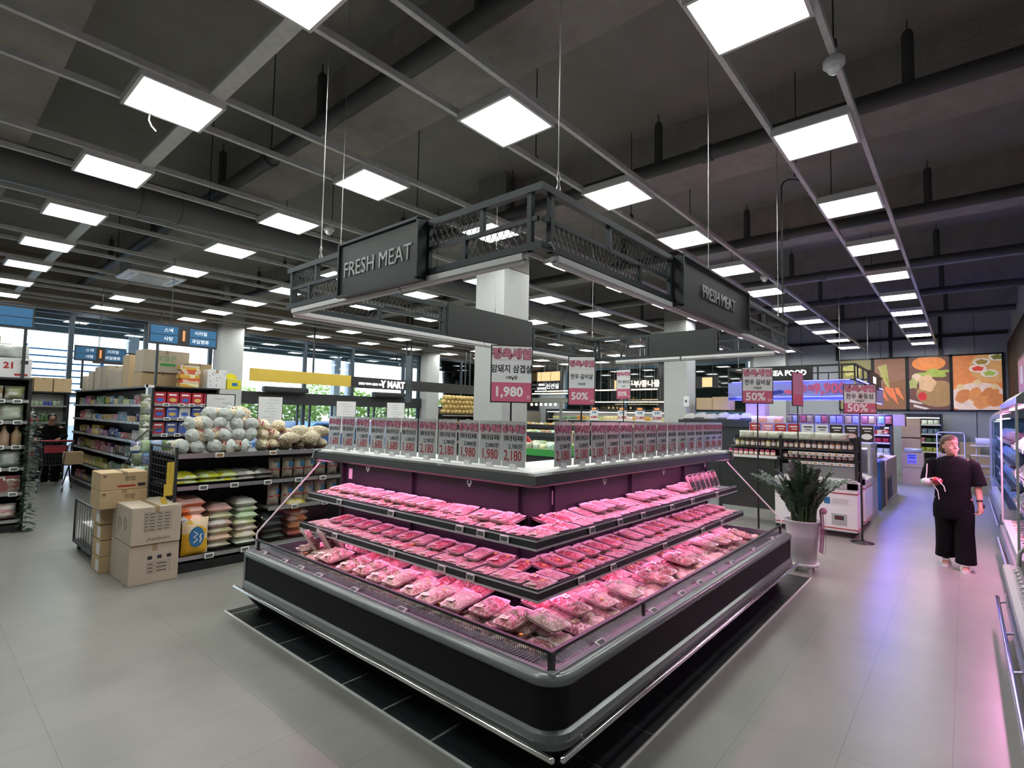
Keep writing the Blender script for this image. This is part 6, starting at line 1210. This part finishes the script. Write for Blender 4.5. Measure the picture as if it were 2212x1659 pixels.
t = thing('case_end_sign', 'small blue lit box standing on top of the right meat case', 'light box', (7.9,-.62,2.13)); b = MB(); b.box((-.12,-.06,0),(.12,.06,.22)); b.obj('housing', 'ink', t); b = MB(); b.box((-.12,.06,.14),(.12,.066,.2)); b.obj('light', 'blue_led', t)
t = thing('bag_roll_stand', 'cream tiered stand of round shelves with a white bag roll on top', 'rack', (18.0,-.32,0)); b = MB(); b.tube([(0,.1,0),(0,.1,1.3)], .018, 8); b.tube([(0,-.28,0),(0,-.28,1.3)], .018, 8); b.obj('pole', 'cream', t)
for z in (.45,.7,.95,1.2): b = MB(); b.lathe([(.3,0),(.32,.01),(.32,.025),(.3,.03)], (0,-.09,z), 24); b.obj('tray', 'cream', t)
b = MB(); b.tube([(-.1,.12,1.33),(-.1,-.28,1.33)], .085, 18); o = b.obj('bag_roll', 'white_gloss', t); b = MB(); b.tube([(-.1,.122,1.33),(-.1,.13,1.33)], .03, 12); b.obj('roll_core', 'ink', o)
# ------------------------------------------------------------------ people
def ellring(c, rx, ry, n=20, yaw_=0., wob=0., seed=0.):
    out = []
    for i in range(n):
        a = 2*PI*i/n; k = 1+wob*noise.noise(Vector((math.cos(a)*2, math.sin(a)*2, c[2]*5+seed))); x, y = rx*k*math.cos(a), ry*k*math.sin(a)
        out.append((c[0]+x*math.cos(yaw_)-y*math.sin(yaw_), c[1]+x*math.sin(yaw_)+y*math.cos(yaw_), c[2]))
    return out
def limb(b, pts, rs, n=14, mi=0): return b.tube(pts, 1, n, mi, True, rs)
def hand(b, wrist, d, palm_n, curl=.5, thumb=1):
    """palm, four fingers and a thumb; d: pointing direction, palm_n: palm normal"""
    d = Vector(d).normalized(); n_ = Vector(palm_n); n_ = (n_-d*n_.dot(d)).normalized(); s = d.cross(n_).normalized(); w = Vector(wrist)
    limb(b, [w-d*.01, w+d*.03, w+d*.06, w+d*.085], [.021,.028,.032,.026], 12)
    for k, (o, ln) in enumerate(((-.027,.062),(-.009,.072),(.009,.068),(.025,.054))):
        p = w+d*.08+s*o; q = [p]; a = 0; cur = p
        for j in range(3): a += curl; cur = cur+(d*math.cos(a)+n_*math.sin(a))*ln*(.45,.32,.26)[j]; q.append(cur)
        limb(b, q, [.0095,.009,.008,.0065], 8)
    p = w+d*.03-s*.025*thumb; q = [p, p-s*.022*thumb+d*.02+n_*.008, p-s*.03*thumb+d*.045+n_*.02, p-s*.026*thumb+d*.065+n_*.03]; limb(b, q, [.014,.012,.01,.008], 8)
def head(b, c, yaw_, pitch=0., s=1.):
    R = Matrix.Translation(c) @ Matrix.Rotation(yaw_, 4, 'Z') @ Matrix.Rotation(pitch, 4, 'X') @ Matrix.Scale(s, 4)
    k = b.M; b.M = R; R_ = []
    prof = [(-.118,.018,.03,-.03),(-.112,.036,.05,-.03),(-.095,.05,.066,-.022),(-.07,.06,.078,-.014),(-.04,.068,.086,-.008),(0,.073,.092,0),(.04,.076,.096,.004),(.075,.072,.092,.006),(.1,.058,.076,.006),(.118,.036,.05,.005),(.124,.012,.02,.004)]
    for z, rx, ry, oy in prof:
        ring = []
        for i in range(28):
            a = 2*PI*i/28; x, y = rx*math.cos(a), ry*math.sin(a); f = max(0,-math.sin(a))
            if abs(z+.0) < .03: y += .008*f**6*(1 if abs(x) > .015 else 0)
            y *= 1-.06*f*(abs(z+.02) < .05); ring.append((x, y+oy, z))
        R_.append(ring)
    b.rings(R_, 0, True, True, True)
    limb(b, [(0,-.08,.012),(0,-.098,-.012),(0,-.103,-.03),(0,-.088,-.038)], [.007,.0095,.0135,.008], 8)   # nose
    for sg in (-1,1):
        b.sphere((sg*.012,-.09,-.032), .008, 8, 6); b.sphere((sg*.076,.006,-.012), .022, 8, 8, sx=.4, sy=.75, sz=1.35); b.sphere((sg*.036,-.07,-.04), .022, 10, 8, sy=.6)
    b.tube([(-.022,-.084,-.064),(0,-.094,-.061),(.022,-.084,-.064)], 1, 8, rs=[.004,.007,.004]); b.tube([(-.02,-.083,-.071),(0,-.092,-.073),(.02,-.083,-.071)], 1, 8, rs=[.004,.0075,.004]); b.sphere((0,-.078,-.102), .018, 10, 6)
    b.M = k; return R
def face_bits(t, R, hair):
    for sg in (-1,1):
        b = MB(); b.M = R; b.sphere((sg*.03,-.079,.006), .0115, 10, 8, sy=.6, sz=.6); b.obj('eye', 'white_gloss', t); b = MB(); b.M = R; b.sphere((sg*.03,-.0845,.006), .0055, 8, 6, sy=.5); b.obj('iris', 'ink', t)
        b = MB(); b.M = R; b.tube([(sg*.016,-.09,.028),(sg*.032,-.088,.033),(sg*.048,-.077,.029)], 1, 6, rs=[.003,.004,.002]); b.obj('eyebrow', hair, t); b = MB(); b.M = R; b.tube([(sg*.018,-.0865,.012),(sg*.03,-.088,.015),(sg*.042,-.081,.011)], 1, 6, rs=[.0015,.0025,.0015]); b.obj('eyelash', 'ink', t)
    b = MB(); b.M = R; b.tube([(-.02,-.0885,-.0675),(0,-.0985,-.0665),(.02,-.0885,-.0675)], 1, 8, rs=[.002,.0045,.002]); mat('lips', (.4,.13,.12), .4); b.obj('mouth', 'lips', t)
def remesh(b, name, m, parent, vox=.006):
    o = b.obj(name, m); md = o.modifiers.new('r', 'REMESH'); md.mode = 'VOXEL'; md.voxel_size = vox; md.use_smooth_shade = True; s_ = o.modifiers.new('s', 'SMOOTH'); s_.iterations = 3; s_.factor = .5
    bpy.context.view_layer.update(); dg = bpy.context.evaluated_depsgraph_get(); me = bpy.data.meshes.new_from_object(o.evaluated_get(dg)); o.modifiers.clear(); o.data = me; me.materials.clear(); me.materials.append(M[m]); o.parent = parent; return o
# the woman: local x is her left, -y is forward
wm = thing('person', 'woman in black clothes and white slides walking the right aisle, holding tomatoes', 'person', (8.6,.13,0), -PI/2-.0)
b = MB()
hc = Vector((-.015,-.01,1.50)); HR = head(b, hc, .62, -.03, 1.0)
limb(b, [(-.01,.0,1.42),(0,.012,1.36),(0,.02,1.3)], [.05,.054,.075], 16)
limb(b, [(0,.02,1.3),(0,.02,1.2),(0,.015,1.05),(0,.015,.92),(0,.02,.8)], [.08,.1,.1,.105,.125], 20)
for sg in (-1,1): limb(b, [(sg*.03,.02,1.3),(sg*.14,.02,1.29),(sg*.185,.02,1.26)], [.05,.048,.042], 12)
limb(b, [(.185,.02,1.27),(.215,.02,1.14),(.235,.015,1.0),(.245,-.02,.88),(.25,-.055,.79)], [.05,.046,.038,.034,.023], 14); hand(b, (.25,-.06,.785), (0,-.1,-1), (-1,-.2,0), .75, -1)
limb(b, [(-.185,.02,1.27),(-.22,.03,1.13),(-.24,0,1.03),(-.215,-.13,1.02),(-.19,-.24,1.03)], [.05,.046,.038,.034,.024], 14); hand(b, (-.187,-.25,1.032), (.35,-1,.1), (.2,0,1), .7, 1)
limb(b, [(.09,.02,.86),(.1,-.05,.5),(.1,-.1,.1),(.1,-.11,.05)], [.1,.06,.035,.035], 14); limb(b, [(-.09,.02,.86),(-.085,.05,.5),(-.09,.13,.12),(-.09,.13,.06)], [.1,.06,.035,.035], 14)
for x, y in ((.1,-.1),(-.09,.14)):
    limb(b, [(x,y+.06,.045),(x,y,.05),(x,y-.08,.04),(x,y-.12,.035)], [.03,.034,.036,.028], 12)
    for k in range(5): limb(b, [(x-.03+.015*k,y-.12,.034),(x-.03+.015*k,y-.155+.004*abs(k-1),.03)], [.01,.008], 8)
remesh(b, 'body', 'skin', wm); face_bits(wm, HR, 'hair')
# hair: cap pulled back into a low knot
b = MB(); b.M = HR; R_ = []
for z, rx, ry, oy in [(-.075,.05,.06,.045),(-.055,.066,.078,.034),(-.02,.079,.094,.026),(.02,.084,.1,.02),(.055,.085,.102,.014),(.085,.078,.096,.008),(.108,.062,.08,.006),(.126,.04,.054,.006),(.134,.014,.02,.006)]:
    ring = []
    for i in range(32):
        a = 2*PI*i/32; x, y = rx*math.cos(a), ry*math.sin(a)+oy
        if z < .06 and y < .0: x *= .9; y = max(y, -.05+max(0,z)*-.5)
        ring.append((x*(1+.012*math.sin(11*a)), y, z))
    R_.append(ring)
b.rings(R_, 0, True, True, True); b.sphere((0,.125,-.03), .042, 14, 10); b.obj('hair', 'hair', wm)
# T-shirt
b = MB(); n_ = 28
tr = [(1.37,.068,.064,.015),(1.355,.095,.078,.015),(1.335,.145,.095,.018),(1.305,.182,.11,.02),(1.26,.198,.12,.02),(1.18,.19,.13,.012),(1.08,.178,.135,.01),(.98,.172,.13,.008),(.9,.18,.135,.01),(.86,.185,.14,.012)]
b.rings([ellring((0,oy,z),rx,ry,n_,0,.05,3) for z,rx,ry,oy in tr], 0, True, True, True)
limb(b, [(.15,.02,1.305),(.2,.02,1.27),(.23,.02,1.14),(.25,.015,1.02)], [.055,.066,.07,.076], 18); limb(b, [(-.15,.02,1.305),(-.2,.02,1.27),(-.235,.025,1.15),(-.25,.01,1.05)], [.055,.066,.07,.074], 18)
remesh(b, 'shirt', 'black_cloth', wm, .009)
b = MB(); b.rings([ellring((0,.012,z),rx,ry,26,0,.04,7) for z,rx,ry in ((.95,.16,.125),(.86,.18,.14),(.76,.2,.15),(.66,.205,.15),(.6,.2,.14))], 0, True, True, True)
b.rings([ellring((x,y,z),rx,ry,22,0,.07,1) for x,y,z,rx,ry in ((.095,.01,.72,.1,.13),(.1,-.01,.6,.1,.125),(.1,-.03,.45,.095,.115),(.102,-.06,.25,.098,.115),(.104,-.09,.1,.105,.125),(.104,-.09,.085,.108,.125))], 0, True, True, True)
b.rings([ellring((x,y,z),rx,ry,22,0,.07,2) for x,y,z,rx,ry in ((-.095,.01,.72,.1,.13),(-.09,.03,.6,.1,.125),(-.088,.06,.45,.095,.115),(-.09,.1,.25,.098,.115),(-.092,.135,.12,.102,.12),(-.092,.14,.1,.104,.12))], 0, True, True, True)
remesh(b, 'trousers', 'black_cloth', wm, .009)
for x, y in ((.1,-.1),(-.09,.14)):
    b = MB(); b.rings([[(x+.05*math.cos(a)*(1+.12*math.sin(a)*-1),y-.04+.135*math.sin(a),z) for a in [2*PI*k/20 for k in range(20)]] for z in (.0,.028)], 0, True, True, False); b.tube([(x-.048,y-.07,.03),(x-.03,y-.075,.075),(x,y-.08,.085),(x+.03,y-.075,.075),(x+.048,y-.07,.03)], .012, 8); b.bar((x-.03,y-.07,.078),(x+.03,y-.07,.078), .085, .01); o = b.obj('slide_shoe', 'white_gloss', wm)
b = MB(); b.tube([(.245,-.035,.855),(.247,-.04,.835)], .031, 14); b.sphere((.262,.03,.78), .035, 10, 8); b.obj('wristband', 'rubber', wm)
for i, (x, y, z, r_, m_, nm, lab) in enumerate([(-.13,-.34,1.075,.045,'onion','tomato','red tomato in the hand of the woman, nearer her body'),(-.155,-.37,1.09,.04,'onion','tomato','red tomato in the hand of the woman, farther from her body'),(-.245,-.37,1.06,.052,'garlic','garlic_bulb','round pale bulb with white string in the hand of the woman')]):
    p = Vector((8.6+y, .13-x, z)); t = thing(nm, lab, 'vegetable', p); b = MB(); b.sphere((0,0,0), r_, 14, 10, sz=.88); b.obj('fruit', 'bag_clear_blue' if i == 2 else m_, t)
    if i == 2: b = MB(); b.tube([(0,0,.04),(.0,-.01,.12),(0,-.015,.22)], .006, 6); b.tube([(0,0,.03),(-.02,-.06,.05),(-.03,-.12,.03),(-.03,-.17,-.04),(-.02,-.18,-.1)], .006, 6); b.tube([(0,-.05,0),(0,-.11,-.1),(0,-.12,-.2)], .005, 6); b.obj('string', 'cable_white', t)
# the man bending over his cart
mn = thing('person', 'man in dark clothes bending over a shopping cart in the left aisle', 'person', (2.25,15.72,0), -.35)
b = MB(); HR = head(b, Vector((.04,-.2,1.5)), .3, .75, 1.0); limb(b, [(.02,-.12,1.42),(0,-.06,1.36),(0,0,1.28)], [.055,.058,.09], 14); limb(b, [(0,0,1.28),(0,.05,1.1),(0,.08,.9),(0,.08,.82)], [.12,.14,.13,.14], 18)
for sg in (-1,1): limb(b, [(sg*.04,0,1.28),(sg*.17,-.02,1.27),(sg*.23,-.06,1.1),(sg*.2,-.3,1.05)], [.07,.06,.045,.026], 12); hand(b, (sg*.2,-.31,1.045), (-sg*.2,-1,-.1), (0,0,-1), .8, sg); limb(b, [(sg*.1,.08,.86),(sg*.11,.05,.45),(sg*.11,.08,.08)], [.1,.06,.04], 12); limb(b, [(sg*.11,.1,.05),(sg*.11,0,.045),(sg*.11,-.1,.035)], [.035,.035,.03], 10)
remesh(b, 'body', 'skin', mn); b = MB(); b.M = HR; b.sphere((0,.012,.035), .1, 16, 10, sx=.86, sy=1.0, sz=.98); b.obj('hair', 'hair_black', mn)
b = MB(); b.rings([ellring((0,oy,z),rx,ry,22,0,.05,2) for z,rx,ry,oy in ((1.36,.09,.09,-.03),(1.3,.19,.12,0),(1.22,.23,.14,.02),(1.05,.21,.15,.05),(.88,.2,.16,.08),(.8,.2,.16,.08))], 0, True, True, True)
for sg in (-1,1): limb(b, [(sg*.17,-.01,1.27),(sg*.24,-.06,1.1),(sg*.21,-.27,1.055)], [.085,.075,.05], 14)
remesh(b, 'jacket', 'black_cloth', mn, .012); b = MB()
for sg in (-1,1): b.rings([ellring((sg*.1,y,z),r_,r_*1.15,18,0,.05,2) for z,r_,y in ((.86,.12,.08),(.6,.1,.06),(.3,.085,.06),(.07,.08,.07))], 0, True, True, True)
remesh(b, 'trousers', 'black_cloth', mn, .012)
for sg in (-1,1): b = MB(); b.rings([[(sg*.11+.045*math.cos(a),.0+.14*math.sin(a),z) for a in [2*PI*k/16 for k in range(16)]] for z in (0,.05)]); b.obj('shoe', 'light_grey', mn)
t = thing('shopping_cart', 'black wire shopping cart with red child seat flap in the left aisle', 'shopping cart', (2.18,14.75,0), -.25); b = MB()
bot, top_ = [(-.18,-.3,.55),(.18,-.3,.55),(.2,.35,.5),(-.2,.35,.5)], [(-.24,-.42,.95),(.24,-.42,.95),(.28,.45,1.0),(-.28,.45,1.0)]
for i in range(4):
    j = (i+1)%4; A, B_, C_, D_ = map(Vector, (bot[i],bot[j],top_[i],top_[j])); b.bar(A,B_,.01); b.bar(C_,D_,.014); b.bar(A,C_,.01)
    for k in range(1,8): b.bar(A.lerp(B_,k/8),C_.lerp(D_,k/8),.005)
    for k in range(1,5): b.bar(A.lerp(C_,k/5),B_.lerp(D_,k/5),.005)
for k in range(8): b.bar(Vector(bot[0]).lerp(Vector(bot[1]),k/7),Vector(bot[3]).lerp(Vector(bot[2]),k/7),.005)
b.obj('basket', 'dark_metal', t); b = MB()
for sg in (-1,1): b.tube([(sg*.25,.42,.98),(sg*.22,.4,.5),(sg*.25,.45,.16),(sg*.28,.4,.1)], .014, 8); b.tube([(sg*.22,.38,.45),(sg*.2,-.35,.14)], .014, 8)
b.obj('chassis', 'dark_metal', t); b = MB(); b.tube([(-.28,.5,1.02),(.28,.5,1.02)], .018, 10); b.obj('handle', 'red_paint', t); b = MB(); b.cbox((0,.3,.85),(.4,.02,.16)); b.obj('seat_flap', 'red_paint', t)
for x, y in ((-.28,.4),(.28,.4),(-.2,-.35),(.2,-.35)): b = MB(); b.tube([(x-.015,y,.055),(x+.015,y,.055)], .055, 14); b.obj('wheel', 'grey_plastic', t)
t = carton(2.3,14.3,.56,.3,.3,.26,'brown carton lying inside the shopping cart', 'cardboard', tape=False)
for i, (x, y, z, w_) in enumerate([(10.4,7.9,0,'left'),(10.3,7.2,0,'right'),(12.2,12.3,0,'far left')]):
    ang = rg.uniform(-.4,.4)-PI/2; t = thing('person', 'shopper with black hair seen over the price cards, %s one' % w_, 'person', (11.3,7.9,0) if i == 0 else (12.35,7.84,0) if i == 1 else (11.9,12.1,0), ang); sc = (1.0,.975,.95)[i]; b = MB(); R = head(b, Vector((0,0,1.57*sc)), 2.4+i, .0); limb(b, [(0,0,1.5*sc),(0,.01,1.4*sc),(0,.02,1.3*sc),(0,.02,1.0),(0,.02,.85)], [.05,.06,.13,.14,.15], 16)
    for sg in (-1,1): limb(b, [(sg*.05,.01,1.36*sc),(sg*.19,.02,1.3*sc),(sg*.24,0,1.05),(sg*.22,-.15,.9)], [.06,.05,.04,.025], 10); hand(b, (sg*.22,-.16,.89), (0,-1,-.2), (0,0,-1), .5, sg); limb(b, [(sg*.1,.02,.87),(sg*.1,.02,.45),(sg*.1,.02,.05)], [.1,.06,.04], 10); limb(b, [(sg*.1,.06,.04),(sg*.1,-.12,.03)], [.035,.03], 8)
    remesh(b, 'body', 'skin', t, .008); b = MB(); b.M = R; b.sphere((0,.012,.03), .102, 16, 10, sx=.87, sy=1.03, sz=1.0); b.obj('hair', 'hair_black', t)
    b = MB(); b.rings([ellring((0,.02,z),rx,ry,20) for z,rx,ry in ((1.42*sc,.08,.08),(1.36*sc,.19,.12),(1.2,.22,.14),(.95,.2,.16),(.5,.18,.16),(.12,.14,.13))], 0, True, True, True); b.obj('dark_coat', 'black_cloth', t)
